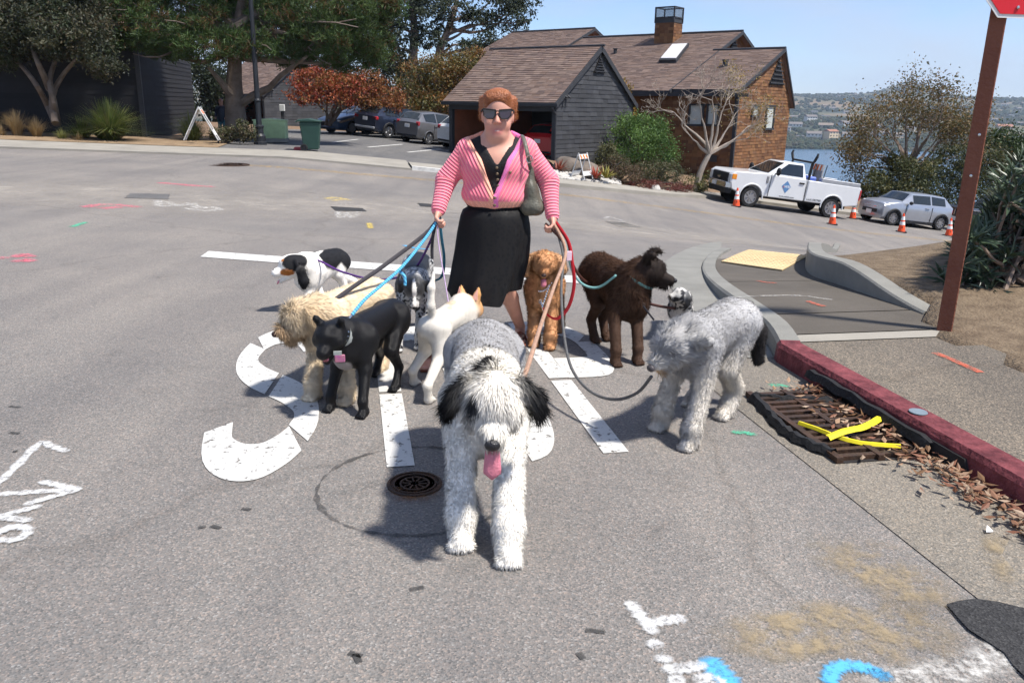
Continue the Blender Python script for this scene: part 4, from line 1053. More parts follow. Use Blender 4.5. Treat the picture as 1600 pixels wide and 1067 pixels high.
# chimney
c_ = thing('chimney', None, None); c_.parent = t
w, d = 1.15, 1.0; m0, l0 = 7.25, 6.3
for nm, o0, ux, ww in (('front_shingles', HP(m0 + w / 2, l0 - d / 2, 4.3), AX, w), ('side_shingles', HP(m0 - w / 2, l0 - d / 2, 4.3), AY, d)):
    shingled(nm, o0, tuple(ux), (0, 0, 1), 1.75, lambda y, ww=ww: (0, ww), 0.15, 0.26, PAL_CEDAR, M_BROWN, c_, .02, 61)
mb = MB(); mb.box(HP(m0, l0, 5.2), (w - .01, d - .01, 1.74), rz_f); mb.build('stack', M_DARKIN, c_)
mb = MB(); z0, z1 = 6.05, 6.85
for a in (-1, 1):
    for b_ in (-1, 1): mb.box(HP(m0 + a * w / 2, l0 + b_ * d / 2, (z0 + z1) / 2), (.07, .07, z1 - z0), rz_f)
for z in (z0 + .03, z0 + .28, z1):
    for a in (-1, 1): mb.box(HP(m0, l0 + a * d / 2, z), (w + .07, .06, .06), rz_f); mb.box(HP(m0 + a * w / 2, l0, z), (.06, d, .06), rz_f)
mb.build('cage_frame', M_CHART, c_)
mb = MB(); mb.box(HP(m0, l0, z0 + .14), (w - .02, d - .02, .24), rz_f); mb.build('cage_base', M_CHART, c_)
mg = bpy.data.materials.new('cage_mesh'); nt, b, out = nodes_of(mg); b.inputs['Base Color'].default_value = (.10, .11, .12, 1); b.inputs['Roughness'].default_value = .5
tr = nt.nodes.new('ShaderNodeBsdfTransparent'); mx = nt.nodes.new('ShaderNodeMixShader'); mx.inputs['Fac'].default_value = .45
nt.links.new(tr.outputs['BSDF'], mx.inputs[1]); nt.links.new(b.outputs['BSDF'], mx.inputs[2]); nt.links.new(mx.outputs['Shader'], out.inputs['Surface'])
mb = MB(); mb.box(HP(m0, l0, z0 + .54), (w - .04, d - .04, .5), rz_f); mb.build('cage_mesh', mg, c_)
mb = MB(); mb.lathe([(.10, 0), (.10, .25), (.14, .26), (.14, .3)], HP(9.5, 4.5, 4.4), 10); mb.build('roof_pipe', M_CHART, t, True)
mb = MB(); mb.lathe([(.12, 0), (.12, .35), (.17, .36), (.17, .42)], HP(1.9, 2.4, 3.45), 10); mb.build('roof_pipe', M_CHART, t, True)

# ---- the dark house at the left edge
DC = Vector((-14.2, 32.0, 0.0)); R3 = Vector((RR[0], RR[1], 0)); D3 = Vector((RD[0], RD[1], 0))
def DP(a, l, z): return DC - R3 * a + D3 * l + Vector((0, 0, z))
t = thing('dark_house', 'tall charcoal sided house with brown roof behind the left trees', 'house', (0, 0, 0))
rz_r = math.atan2(RR[1], RR[0])
mb = MB(); mb.box(DP(2.6, 5.5, 2.0), (5.2 - .02, 11 - .02, 5.6), rz_r); mb.build('wall_core', M_DARKIN, t)
M_CHAR_SHADED = pm('shaded_charcoal', (0.016, 0.016, 0.018), 0.8, 0.15, 3, attr='Col')  # darker copy of the charcoal paint, tree shade put into its colour
shingled('front_siding', DP(5.2, 0, -.8), tuple(R3), (0, 0, 1), 5.3, lambda y: (0, 5.2), 0.19, 3.0, PAL_CHAR, M_CHAR_SHADED, t, 0.022, 71)
shingled('side_siding', DP(0, 0, -.8), tuple(D3), (0, 0, 1), 5.6, lambda y: (0, 11), 0.19, 3.0, PAL_CHAR, M_CHAR_SHADED, t, 0.022, 72)
mb = MB(); mb.box(DP(0, 0, 1.9), (.16, .16, 5.4), rz_r); mb.build('corner_board', M_CHART, t)
up = (D3 + Vector((0, 0, .62))).normalized()
shingled('roof_shingles', DP(11.5, -.6, 4.15), tuple(R3), tuple(up), 7.5, lambda y: (0, 11.9), 0.16, 0.36, PAL_ROOF, M_SHINGLE, t, .02, 73)
mb = MB(); mb.prism([DP(11.5, -.62, 3.98), DP(11.5, 5.6, 3.98 + 6.22 * .62), DP(11.5, 5.6, 4.12 + 6.22 * .62), DP(11.5, -.62, 4.12)], R3 * 11.9); mb.build('roof_deck', M_CHART, t)
mb = MB(); mb.box(DP(5.6, -.68, 4.05), (12.0, .10, .18), rz_r); mb.build('gutter', M_CHART, t)
mb = MB(); mb.box(DP(8.3, .3, 3.72), (6.3, .25, .5), rz_r); mb.build('beam', M_CHART, t)
for a in (11.2, 8.3): mb = MB(); mb.box(DP(a, .3, 1.6), (.2, .2, 4.4), rz_r); mb.build('post', M_CHART, t)
t = thing('low_wall', 'low charcoal boarded wall under the left tree canopy', 'wall', (0, 0, 0))
shingled('boards', DP(14, -.9, -.4), tuple(R3), (0, 0, 1), 1.75, lambda y: (0, 8.6), 0.19, 3.0, PAL_CHAR, M_CHAR_SHADED, t, .02, 75)
mb = MB(); mb.box(DP(9.7, -.82, .47), (8.6, .14, 1.7), rz_r); mb.build('wall_core', M_DARKIN, t)
mb = MB(); mb.box(DP(9.7, -.85, 1.38), (8.7, .24, .07), rz_r); mb.build('coping', M_CHART, t)

# ---- far shore: houses and woods
hp = [('white', (0.62, 0.62, 0.60), (0.16, 0.14, 0.13)), ('cream', (0.60, 0.48, 0.33), (0.30, 0.14, 0.09)), ('grey', (0.33, 0.34, 0.34), (0.10, 0.10, 0.11)), ('tan', (0.42, 0.35, 0.27), (0.20, 0.16, 0.13))]
rg = np.random.default_rng(12)
def far_house(px, py, wpx, stor, ci, label, group=None, d=None):
    """a house standing on the far shore, found from where it is seen"""
    dr = ray(px, py); k = 850.0 if d is None else d
    for i in range(800):
        q = Vector((0, 0, CAM_H)) + dr * (k / dr.y)
        if q.z <= float(hill_z(np.array([q.x]), np.array([q.y]))[0]): break
        k += 2.5
    q.z = float(hill_z(np.array([q.x]), np.array([q.y]))[0])
    w = wpx / F_PX * q.y; dp = w * .7; h = 3.2 * stor; nm, wc, rc = hp[ci]
    t = thing('far_house', label, 'house', q, rg.uniform(-.5, .5), group)
    mw_ = pm('far_wall_' + nm, wc, .85, .08, .3); mr_ = pm('far_roof_' + nm, rc, .9, .1, .3)
    mb = MB(); mb.box((0, 0, h / 2 - 2), (w, dp, h + 4)); mb.build('wall', mw_, t)
    mb = MB(); mb.prism([(-w / 2 - .6, -dp / 2 - .7, h), (-w / 2 - .6, dp / 2 + .7, h), (-w / 2 - .6, 0, h + dp * .24)], (w + 1.2, 0, 0)); mb.build('roof', mr_, t)
    n = max(2, int(w / 3.6))
    for s_i in range(stor):
        for i in range(n):
            mb = MB(); mb.box((-w / 2 + w * (i + .5) / n, -dp / 2 - .06, 1.7 + 3.2 * s_i), (1.7, .16, 1.5)); mb.build('window', M_WIN, t)
    return t
far_house(1271, 218, 21, 2, 0, 'white two storey house on the far shore left of the cream one')
far_house(1297, 219, 18, 3, 1, 'cream house with a reddish roof by the far water')
far_house(1326, 219, 20, 2, 0, 'white house on the far shore right of the cream one')
far_house(1353, 219, 17, 2, 2, 'grey house by the far water beside the bare tree')
far_house(1568, 206, 20, 2, 1, 'cream house with red roof right of the sign post')
for (px, py, w, st, ci) in [(1243, 198, 18, 1, 0), (1266, 190, 16, 2, 0), (1290, 200, 20, 1, 3), (1320, 200, 18, 2, 0), (1345, 203, 15, 1, 0), (1250, 218, 10, 1, 2), (1370, 201, 14, 1, 0), (1290, 186, 12, 1, 2), (1240, 186, 10, 1, 0), (1272, 178, 9, 1, 2), (1300, 172, 10, 1, 0), (1322, 178, 8, 1, 0), (1288, 168, 8, 1, 3), (1348, 190, 10, 1, 0), (1380, 216, 14, 2, 0), (1402, 219, 13, 2, 3), (1336, 150, 6, 1, 0), (1310, 152, 6, 1, 0), (1376, 135, 7, 1, 0), (1570, 166, 9, 1, 0), (1590, 172, 10, 1, 0), (1552, 190, 10, 1, 0), (1578, 184, 9, 1, 2), (1594, 196, 10, 1, 0), (1560, 176, 7, 1, 3), (1598, 164, 8, 1, 0), (1421, 204, 12, 1, 0), (1440, 190, 10, 1, 0), (1405, 185, 9, 1, 3), (1230, 208, 9, 2, 0)]:
    far_house(px, py, w, st, ci, 'small pale house among trees on the far hillside', 'houses scattered over the far hillside')
def blob(n, seed):
    rg = np.random.default_rng(seed); bm = bmesh.new(); bmesh.ops.create_icosphere(bm, subdivisions=1, radius=1)
    for v in bm.verts: v.co *= rg.uniform(.75, 1.25)
    me = ([tuple(v.co) for v in bm.verts], [tuple(v.index for v in f.verts) for f in bm.faces]); bm.free(); return np.array(me[0]), np.array(me[1])
bl_v, bl_f = blob(0, 5); cnt = 7200
u = rg.uniform(.29, .68, cnt); dd = 852 + 1450 * rg.random(cnt) ** 1.5; X = u * dd; Y = dd; Z = hill_z(X, Y)
P = np.stack([X / 95, Y / 120, X * 0], -1); kp_ = (vnoise(P * 1.6 + 5) > -.35) | (dd < 1000); X, Y, Z = X[kp_], Y[kp_], Z[kp_]; m = len(X)
R_ = rg.uniform(2.2, 4.6, m); V = bl_v[None] * (R_[:, None, None] * np.array([1, 1, .85])) + np.stack([X, Y, Z + R_ * .35], -1)[:, None]
V = V + rg.normal(0, .35, V.shape); C = np.array([(.028, .042, .02), (.04, .05, .022), (.05, .048, .025), (.022, .036, .02)])[rg.integers(4, size=m)]
o = np_mesh('far_woods', V.reshape(-1, 3), (bl_f[None] + (np.arange(m) * len(bl_v))[:, None, None]).reshape(-1, 3), pm('far_foliage', (1, 1, 1), .95, .3, .4, attr='Col'), None, np.repeat(C, len(bl_v), 0), False)
tag(o, 'dark green trees spread over the far hillside', 'trees', None, 'stuff')
# =================================================================== vegetation
M_LEAF = pm('leaf', (1, 1, 1), 0.55, 0.2, 1.2, attr='Col', spec=0.35, trans=0.28)
M_NEEDLE = pm('needle', (1, 1, 1), 0.6, 0.2, 1.0, attr='Col', spec=0.25, trans=0.15)
M_BARK = pm('bark', (0.10, 0.075, 0.058), 0.9, 0.3, 4, 0.8, 26, col2=(0.17, 0.135, 0.11))
M_BARKP = pm('pale_bark', (0.27, 0.22, 0.18), 0.85, 0.25, 5, 0.5, 30, col2=(0.36, 0.31, 0.26))
M_BARKD = pm('dark_bark', (0.05, 0.038, 0.032), 0.9, 0.3, 4, 0.7, 26)
M_BARKO = pm('tan_bark', (0.22, 0.165, 0.13), 0.85, 0.3, 5, 0.5, 25)
GREENS = [(.055, .085, .028), (.04, .066, .022), (.075, .105, .035), (.03, .05, .02)]
def leaves(name, P, size, cols, mat, parent, seed=1, aspect=.5, up=0.25, D=None):
    """one diamond-shaped blade per point"""
    rg = np.random.default_rng(seed); n = len(P); size = np.asarray(size) * rg.uniform(.65, 1.35, n)
    d = rg.normal(0, 1, (n, 3)) if D is None else D + rg.normal(0, .25, (n, 3)); d /= np.linalg.norm(d, axis=1)[:, None]
    w = np.cross(d, rg.normal(0, 1, (n, 3)) + np.array([0, 0, up])); w /= np.linalg.norm(w, axis=1)[:, None] + 1e-9
    nn = np.cross(d, w); L = size[:, None]
    V = np.stack([P, P + d * L * .5 + w * L * aspect * .5 + nn * L * .06, P + d * L, P + d * L * .5 - w * L * aspect * .5 + nn * L * .06], 1).reshape(-1, 3)
    Q = np.arange(n * 4).reshape(n, 4); c = np.asarray(cols, float)
    o = np_mesh(name, V, Q, mat, parent, np.repeat(c, 4, 0), False); o['kind'] = 'stuff'
    return o
def clump_points(lobes, n, rg, sub=26, spread=.2, shell=.45):
    """points in uneven sub-clumps spread through ellipsoid lobes"""
    out = []; ids = []; vol = np.array([l[1][0] * l[1][1] * l[1][2] for l in lobes]) ** .75; vol = vol / vol.sum()
    for li, (c, r) in enumerate(lobes):
        m = int(n * vol[li]); k = max(5, int(sub * (vol[li] * len(lobes)) ** .5)); c = np.array(c); r = np.array(r, float)
        d = rg.normal(0, 1, (k, 3)); d /= np.linalg.norm(d, axis=1)[:, None]; ctr = d * (shell + (1 - shell) * rg.random((k, 1)) ** .6)
        j = rg.integers(k, size=m); p = ctr[j] + rg.normal(0, spread, (m, 3)) * (0.6 + .8 * rg.random(k))[j][:, None]
        out.append(c + p * r); ids.append(j + 1000 * li)
    return np.concatenate(out), np.concatenate(ids)
def pal_cols(pal, ids, rg, var=.2):
    """each sub-clump leans to one tone"""
    pal = np.array(pal); u = np.unique(ids); tone = {k: rg.integers(len(pal)) for k in u}; base = pal[[tone[k] for k in ids]]
    alt = pal[rg.integers(len(pal), size=len(ids))]; m = rg.random((len(ids), 1)) < .35
    return np.where(m, alt, base) * rg.uniform(1 - var, 1 + var, (len(ids), 1))
def crown(name, parent, lobes, n, size, pal, mat=None, seed=1, sub=26, spread=.2, shell=.45, aspect=.5, var=.22):
    rg = np.random.default_rng(seed); P, ids = clump_points(lobes, n, rg, sub, spread, shell)
    return leaves(name, P, np.full(len(P), size), pal_cols(pal, ids, rg, var), mat or M_LEAF, parent, seed + 1, aspect)
def limb(mb, a, b, r0, r1, rg, wob=.08, n=7, k=6):
    a, b = Vector(a), Vector(b); L = (b - a).length; P = []
    o1 = Vector(rg.normal(0, wob, 3)) * L; 
    for i in range(n):
        f = i / (n - 1); P.append(a.lerp(b, f) + o1 * math.sin(math.pi * f) + Vector(rg.normal(0, wob * .15, 3)) * L * math.sin(math.pi * f))
    mb.tube(P, [r0 + (r1 - r0) * i / (n - 1) for i in range(n)], k); return P
def twigs(mb, a, d, L, r, rg, depth, tips, spread=.6, kids=(2, 4), curve=.15, minr=.006, up=.15):
    a, d = Vector(a), Vector(d).normalized(); n = 4; P = [a]; dd = d.copy()
    for i in range(n):
        dd = (dd + Vector(rg.normal(0, curve, 3)) + Vector((0, 0, up * .25))).normalized(); P.append(P[-1] + dd * L / n)
    mb.tube(P, [max(minr, r * (1 - .45 * i / n)) for i in range(n + 1)], 5 if depth > 1 else 4, False)
    if depth <= 0:
        tips.append(P[-1]); tips.append(P[2]); return
    for i in range(rg.integers(kids[0], kids[1] + 1)):
        p = P[rg.integers(1, n + 1)] if i else P[-1]
        nd = (dd + Vector(rg.normal(0, spread, 3))).normalized()
        twigs(mb, p, nd, L * rg.uniform(.55, .8), r * .58, rg, depth - 1, tips, spread, kids, curve, minr, up)
def pxp(u, v, Y): return np.array(atY(u, v, Y))
def lobe_px(u, v, Y, ru, rv, ry=None):
    s = Y / F_PX; return (pxp(u, v, Y), (ru * s, (ry if ry else (ru + rv) / 2) * s, rv * s))

# --- left tree: leaning stems and a dark flat crown
rg = np.random.default_rng(21); t = thing('tea_tree', 'dark olive tree with leaning bare stems at the left edge', 'tree')
Y0 = 29.5; base = pxp(88, 191, Y0)
mb = MB()
for pts in ([(88, 194), (74, 165), (58, 135), (35, 105), (5, 80)], [(90, 194), (84, 160), (78, 125), (88, 90), (95, 55)], [(86, 192), (82, 150), (100, 115), (125, 88)], [(78, 140), (60, 100), (45, 65)]):
    P = [Vector(pxp(u, v, Y0 + .4 * math.sin(i * 2.1 + pts[0][0]))) for i, (u, v) in enumerate(pts)]; P = smooth_path(P, 3); mb.tube(P, [.13 - .08 * i / (len(P) - 1) for i in range(len(P))], 7)
mb.build('trunk', M_BARK, t, True)
crown('crown', t, [lobe_px(30, 40, Y0, 60, 40), lobe_px(95, 30, Y0 + 1, 62, 40), lobe_px(130, 60, Y0, 45, 35), lobe_px(150, 98, Y0 - .5, 38, 24), lobe_px(60, 65, Y0 - .5, 55, 25), lobe_px(-10, 85, Y0, 40, 30), lobe_px(70, -10, Y0 + 1, 75, 30)], 46000, .12, [(.060, .058, .028), (.045, .05, .024), (.075, .062, .032), (.04, .055, .024), (.03, .036, .02)], None, 22, 34, .18)

# --- the big pine
rg = np.random.default_rng(31); t = thing('pine_tree', 'big spreading pine with a thick trunk behind the lamp post', 'tree')
Y0 = 33.0; mb = MB(); B = Vector(pxp(370, 205, Y0)); B.z -= .3
T1 = Vector(pxp(366, 120, Y0)); T2 = Vector(pxp(372, 40, Y0)); T3 = Vector(pxp(392, -60, Y0 + .5))
mb.tube(smooth_path([B, Vector(pxp(367, 165, Y0)), T1, T2, T3], 4), [.48 - .36 * i / 16 for i in range(17)], 10)
lp = [(200, 12, 32, 38, 24), (248, 48, 31.5, 42, 26), (215, 66, 32, 30, 18), (300, 18, 33, 46, 30), (322, 66, 31.5, 44, 24), (268, 78, 32.5, 34, 14), (378, 22, 34, 44, 30), (395, 72, 31.5, 34, 18), (440, 30, 33, 45, 34), (470, 66, 32, 36, 20), (520, 22, 32, 52, 34), (505, 62, 31.5, 40, 24), (560, 52, 32.5, 42, 30), (585, 14, 33, 36, 28), (545, 92, 33, 42, 16), (460, 92, 34, 34, 12), (350, -30, 34, 90, 30), (480, -30, 34, 90, 30), (240, -25, 33, 70, 26), (590, 82, 34, 24, 22)]
for (u, v, Y, ru, rv) in lp:
    f = min(1, max(0.12, (v - 20) / 130.0)); st = [T1, T2, T3][1].lerp(T1, f)
    c = Vector(pxp(u, v + rv * .3, Y)); limb(mb, st + Vector(rg.normal(0, .15, 3)), c, .16, .04, rg, .07, 7, 6)
    for i in range(5): limb(mb, st.lerp(c, rg.uniform(.5, .95)), c + Vector((rg.normal(0, ru * .5) * Y / F_PX, rg.normal(0, .7), rg.normal(0, rv * .5) * Y / F_PX)), .045, .015, rg, .1, 5, 4)
limb(mb, T1.lerp(B, .35), Vector(pxp(325, 105, Y0 - 1)), .2, .06, rg, .05); limb(mb, T1.lerp(B, .5), Vector(pxp(480, 88, Y0 - 1.5)), .2, .05, rg, .08)
mb.build('trunk', M_BARK, t, True)
rg2 = np.random.default_rng(32); P, ids = clump_points([lobe_px(u, v, Y, ru * 1.15, rv * 1.18) for (u, v, Y, ru, rv) in lp], 36000, rg2, 46, .15, .40)
# every point becomes a tuft of needles pointing outwards
k = 4; Pn = np.repeat(P, k, 0); D = rg2.normal(0, .7, Pn.shape) + np.array([0, -.15, .55])
cols = np.repeat(pal_cols([(.05, .088, .024), (.065, .112, .03), (.038, .066, .018), (.085, .125, .038), (.05, .08, .02), (.11, .065, .025)], ids, rg2, .2), k, 0)
leaves('crown', Pn, np.full(len(Pn), .21), cols, M_NEEDLE, t, 33, .14, .2, D)

# --- autumn maples, the tree behind, eucalyptus
def simple_tree(name, label, base, stems, lobes, n, size, pal, seed, bark=None, r0=.08, mat=None, sub=26, spread=.2, group=None, shell=.45):
    rg = np.random.default_rng(seed); t = thing(name, label, 'tree', group=group); mb = MB(); b = Vector(base)
    for (c, r) in lobes:
        for i in range(stems):
            tgt = Vector(c) + Vector((rg.uniform(-.7, .7) * r[0], rg.uniform(-.7, .7) * r[1], rg.uniform(-.6, .5) * r[2])); limb(mb, b + Vector((rg.normal(0, .06), rg.normal(0, .06), 0)), tgt, r0, r0 * .25, rg, .08, 7, 5)
    mb.build('trunk', bark or M_BARK, t, True)
    crown('crown', t, lobes, n, size, pal, mat, seed + 1, sub, spread, shell); return t
RED = [(.30, .055, .025), (.36, .09, .03), (.24, .045, .025), (.34, .13, .05)]; ORG = [(.26, .10, .03), (.22, .085, .03), (.30, .13, .04), (.17, .10, .03)]
t = thing('maple_tree', 'low red and orange autumn maple above the parked cars', 'tree'); rg = np.random.default_rng(41); mb = MB()
for i in range(9): limb(mb, pxp(515 + rg.normal(0, 4), 196, 43), pxp(rg.uniform(465, 610), rg.uniform(110, 165), 43 + rg.normal(0, .8)), .07, .02, rg, .1, 7, 5)
mb.build('trunk', M_BARK, t, True)
crown('red_foliage', t, [lobe_px(495, 128, 42.5, 38, 22), lobe_px(480, 150, 42, 30, 12), lobe_px(530, 142, 42, 36, 22), lobe_px(515, 112, 43, 32, 14)], 9000, .13, RED + [(.20, .11, .03)], None, 42, 30, .2)
crown('orange_foliage', t, [lobe_px(570, 132, 43, 32, 20), lobe_px(590, 156, 42.5, 36, 20), lobe_px(555, 152, 43.5, 30, 18), lobe_px(612, 168, 42.5, 20, 12)], 8000, .13, ORG + [(.22, .06, .03)], None, 43, 30, .2)
simple_tree('autumn_tree', 'orange and olive autumn tree left of the garage roof', pxp(690, 205, 47), 4, [lobe_px(675, 118, 47, 44, 32), lobe_px(722, 110, 47.5, 40, 28), lobe_px(650, 140, 46.5, 30, 26), lobe_px(680, 165, 46, 44, 22), lobe_px(735, 100, 48, 30, 20)], 16000, .15, [(.16, .115, .028), (.20, .10, .028), (.12, .105, .03), (.24, .12, .035), (.10, .095, .03)], 45)
rg = np.random.default_rng(51)
EUC = [(.05, .068, .035), (.04, .055, .03), (.065, .08, .045), (.03, .042, .024)]
t = thing('eucalyptus_tree', 'tall eucalyptus with a straight grey trunk behind the orange tree', 'tree'); mb = MB(); Y0 = 62
tr_ = smooth_path([Vector(pxp(643, 200, Y0)), Vector(pxp(645, 100, Y0)), Vector(pxp(647, 40, Y0)), Vector(pxp(640, -40, Y0))], 4); mb.tube(tr_, [.42 - .02 * i for i in range(len(tr_))], 8)
lb = [(610, 70, 60, 36, 22), (640, 18, 61, 40, 26), (600, 30, 62, 30, 30), (665, 60, 62, 28, 18), (612, 112, 61, 32, 24), (655, -10, 62, 50, 20), (640, 120, 63, 32, 20), (585, 140, 62, 28, 22)]
for (u, v, Y, ru, rv) in lb: limb(mb, tr_[min(len(tr_) - 1, max(2, int((150 - v) / 16)))], pxp(u, v, Y), .13, .03, rg, .1)
mb.build('trunk', M_BARKO, t, True); crown('crown', t, [lobe_px(*a) for a in lb], 15000, .22, EUC, None, 52, 22, .17, .3)
t = thing('eucalyptus_tree', 'forked eucalyptus with airy crown left of the roofs', 'tree'); mb = MB(); Y0 = 64
tr_ = smooth_path([Vector(pxp(688, 200, Y0)), Vector(pxp(686, 90, Y0)), Vector(pxp(697, 55, Y0)), Vector(pxp(712, 10, Y0)), Vector(pxp(716, -30, Y0))], 4); mb.tube(tr_, [.40 - .018 * i for i in range(len(tr_))], 8)
lb = [(705, 12, 63, 34, 18), (745, 30, 64, 32, 20), (792, 24, 64, 38, 22), (815, 8, 65, 26, 20), (760, 62, 63, 34, 16), (728, 72, 63, 28, 14), (770, -5, 64, 50, 18), (690, 40, 63, 20, 14), (820, 36, 64, 16, 10)]
for (u, v, Y, ru, rv) in lb:
    e = pxp(u, v, Y); limb(mb, tr_[min(len(tr_) - 1, max(4, int((120 - v) / 12)))], e, .14, .03, rg, .12)
    for i in range(3): limb(mb, e, e + rg.normal(0, 1, 3) * np.array([ru, 20, rv]) * .7 * Y / F_PX, .04, .01, rg, .1, 5, 4)
mb.build('trunk', M_BARKO, t, True); crown('crown', t, [lobe_px(*a) for a in lb], 9500, .22, EUC, None, 54, 20, .15, .25)
simple_tree('yellow_shrub', 'yellow leaved shrub squeezed between garage and house', pxp(968, 230, 38.5), 2, [lobe_px(970, 148, 38.5, 16, 22), lobe_px(980, 175, 38.5, 14, 16)], 2200, .12, [(.34, .20, .03), (.26, .17, .03), (.2, .15, .04)], 57, r0=.04)
simple_tree('maple_tree', 'yellow and red tree seen through the left carport', pxp(70, 190, 48), 3, [lobe_px(60, 110, 48, 40, 22), lobe_px(35, 140, 47, 40, 18), lobe_px(85, 128, 48, 26, 14)], 6000, .16, [(.22, .16, .03), (.16, .12, .03), (.25, .06, .03), (.2, .09, .03)], 58)
# dark backdrop trees that close the view behind the left houses
for i, (u, v, Y, ru, rv, lab) in enumerate([(560, 165, 60, 60, 40, 'dark evergreen behind the red maple'), (640, 150, 66, 60, 46, 'dark evergreen behind the orange tree'), (330, 150, 56, 50, 40, 'dark evergreen behind the pine trunk'), (20, 110, 60, 90, 50, 'dark evergreen behind the left carport'), (430, 130, 70, 70, 40, 'dark evergreen behind the half hidden garage')]):
    simple_tree('evergreen_tree', lab, pxp(u, 205, Y), 3, [lobe_px(u - ru * .3, v - 10, Y, ru * .7, rv), lobe_px(u + ru * .4, v, Y + 1, ru * .6, rv * .9)], 5000, .28, [(.028, .04, .02), (.04, .052, .024), (.022, .032, .016)], 60 + i, r0=.16)

# --- garden by the garage
def bush(name, label, lobes, n, size, pal, seed, cat='bush', stems=10, group=None, aspect=.5, spread=.16):
    rg = np.random.default_rng(seed); t = thing(name, label, cat, group=group); mb = MB()
    c0 = Vector(lobes[0][0]); r0 = lobes[0][1]; b = Vector((c0.x, c0.y, c0.z - r0[2] * 1.05))
    for i in range(stems):
        l = lobes[rg.integers(len(lobes))]; e = Vector(l[0]) + Vector(rg.uniform(-.8, .8, 3) * np.array(l[1])); limb(mb, b + Vector((rg.normal(0, .1), rg.normal(0, .1), -.1)), e, .03, .008, rg, .08, 5, 4)
    mb.build('stems', M_BARKD, t); crown('foliage', t, lobes, n, size, pal, None, seed + 1, 40, spread, .55, aspect); return t
bush('round_bush', 'rounded bright green bush between garage and cedar house', [lobe_px(1006, 228, 35, 48, 44), lobe_px(978, 205, 35.5, 26, 24), lobe_px(1030, 242, 34.5, 26, 32), lobe_px(1008, 204, 35, 34, 22)], 15000, .085, [(.11, .20, .04), (.085, .16, .035), (.14, .23, .055), (.065, .125, .03)], 71)
bush('dark_shrub', 'dark leafy shrub behind the round bush', [lobe_px(965, 200, 37, 18, 16), lobe_px(975, 222, 37, 18, 20)], 2600, .09, [(.035, .05, .02), (.05, .06, .025)], 73)
bush('brown_shrub', 'brown twiggy shrub in front of the round bush', [lobe_px(962, 264, 32, 26, 22), lobe_px(985, 274, 32, 22, 16)], 6000, .06, [(.13, .085, .05), (.10, .075, .04), (.16, .10, .06), (.09, .08, .035)], 75)
bush('olive_shrub', 'olive grassy shrub left of the brown shrub', [lobe_px(950, 245, 32.6, 18, 18)], 2200, .08, [(.13, .125, .05), (.10, .10, .04)], 77)
bush('olive_shrub', 'greyish green shrub under the right side of the round bush', [lobe_px(1020, 270, 33.2, 30, 18), lobe_px(1048, 272, 33.6, 22, 20)], 4200, .07, [(.10, .10, .045), (.075, .085, .035), (.13, .11, .06)], 79)
bush('red_groundcover', 'low red groundcover along the pavement', [lobe_px(1008, 288, 31.9, 28, 7), lobe_px(1042, 292, 32.7, 32, 8), lobe_px(1068, 296, 33.3, 18, 7)], 4200, .06, [(.20, .05, .04), (.15, .045, .035), (.12, .06, .04)], 81)
bush('leafy_shrub', 'small leafy plant at the foot of the bare tree', [lobe_px(1082, 290, 34.5, 16, 14), lobe_px(1098, 284, 35, 12, 14)], 1600, .09, [(.12, .13, .04), (.09, .10, .035), (.18, .15, .05)], 83)
def rosette(name, label, p, n, L, pal, seed, w=.06, group=None, rise=(.25, 1.2), cat='plant'):
    """spiky plant: each blade a part"""
    rg = np.random.default_rng(seed); t = thing(name, label, cat, p, 0, group); 
    for i in range(n):
        a = rg.uniform(0, 6.28); e = rg.uniform(*rise); l = L * rg.uniform(.7, 1.1); d = Vector((math.cos(a) * math.cos(e), math.sin(a) * math.cos(e), math.sin(e))); s = Vector((-math.sin(a), math.cos(a), 0)) * w / 2
        mb = MB(); q = [d * 0.02, d * l * .5 + Vector((0, 0, -.02 * l)), d * l + Vector((0, 0, -.16 * l * (1.2 - e)))]; u_ = Vector((0, 0, .3 * w))
        mb.add([q[0] - s * .7, q[0] + s * .7, q[1] - s, q[1] + s, q[2], q[1] - u_], [(0, 1, 3, 2), (2, 3, 4), (0, 2, 5), (1, 5, 3), (2, 4, 5), (3, 5, 4)])
        mb.build('blade', pm('blade_%d_%d' % (seed, i % 3), pal[i % len(pal)], .6, .2, 6), t)
    return t
for (u, v, Y, L, pal, sd, lab) in [(872, 268, 30.6, .6, [(.25, .06, .035), (.18, .05, .03)], 1, 'reddish spiky succulent at the garage corner'), (931, 279, 30.6, .55, [(.36, .06, .03), (.28, .05, .03)], 2, 'bright red spiky succulent beside the small barricade'), (946, 279, 30.8, .62, [(.26, .22, .05), (.17, .18, .05)], 3, 'yellow green spiky plant right of the red succulent')]:
    rosette('succulent', lab, pxp(u, v, Y), 26, L, pal, sd, .07)
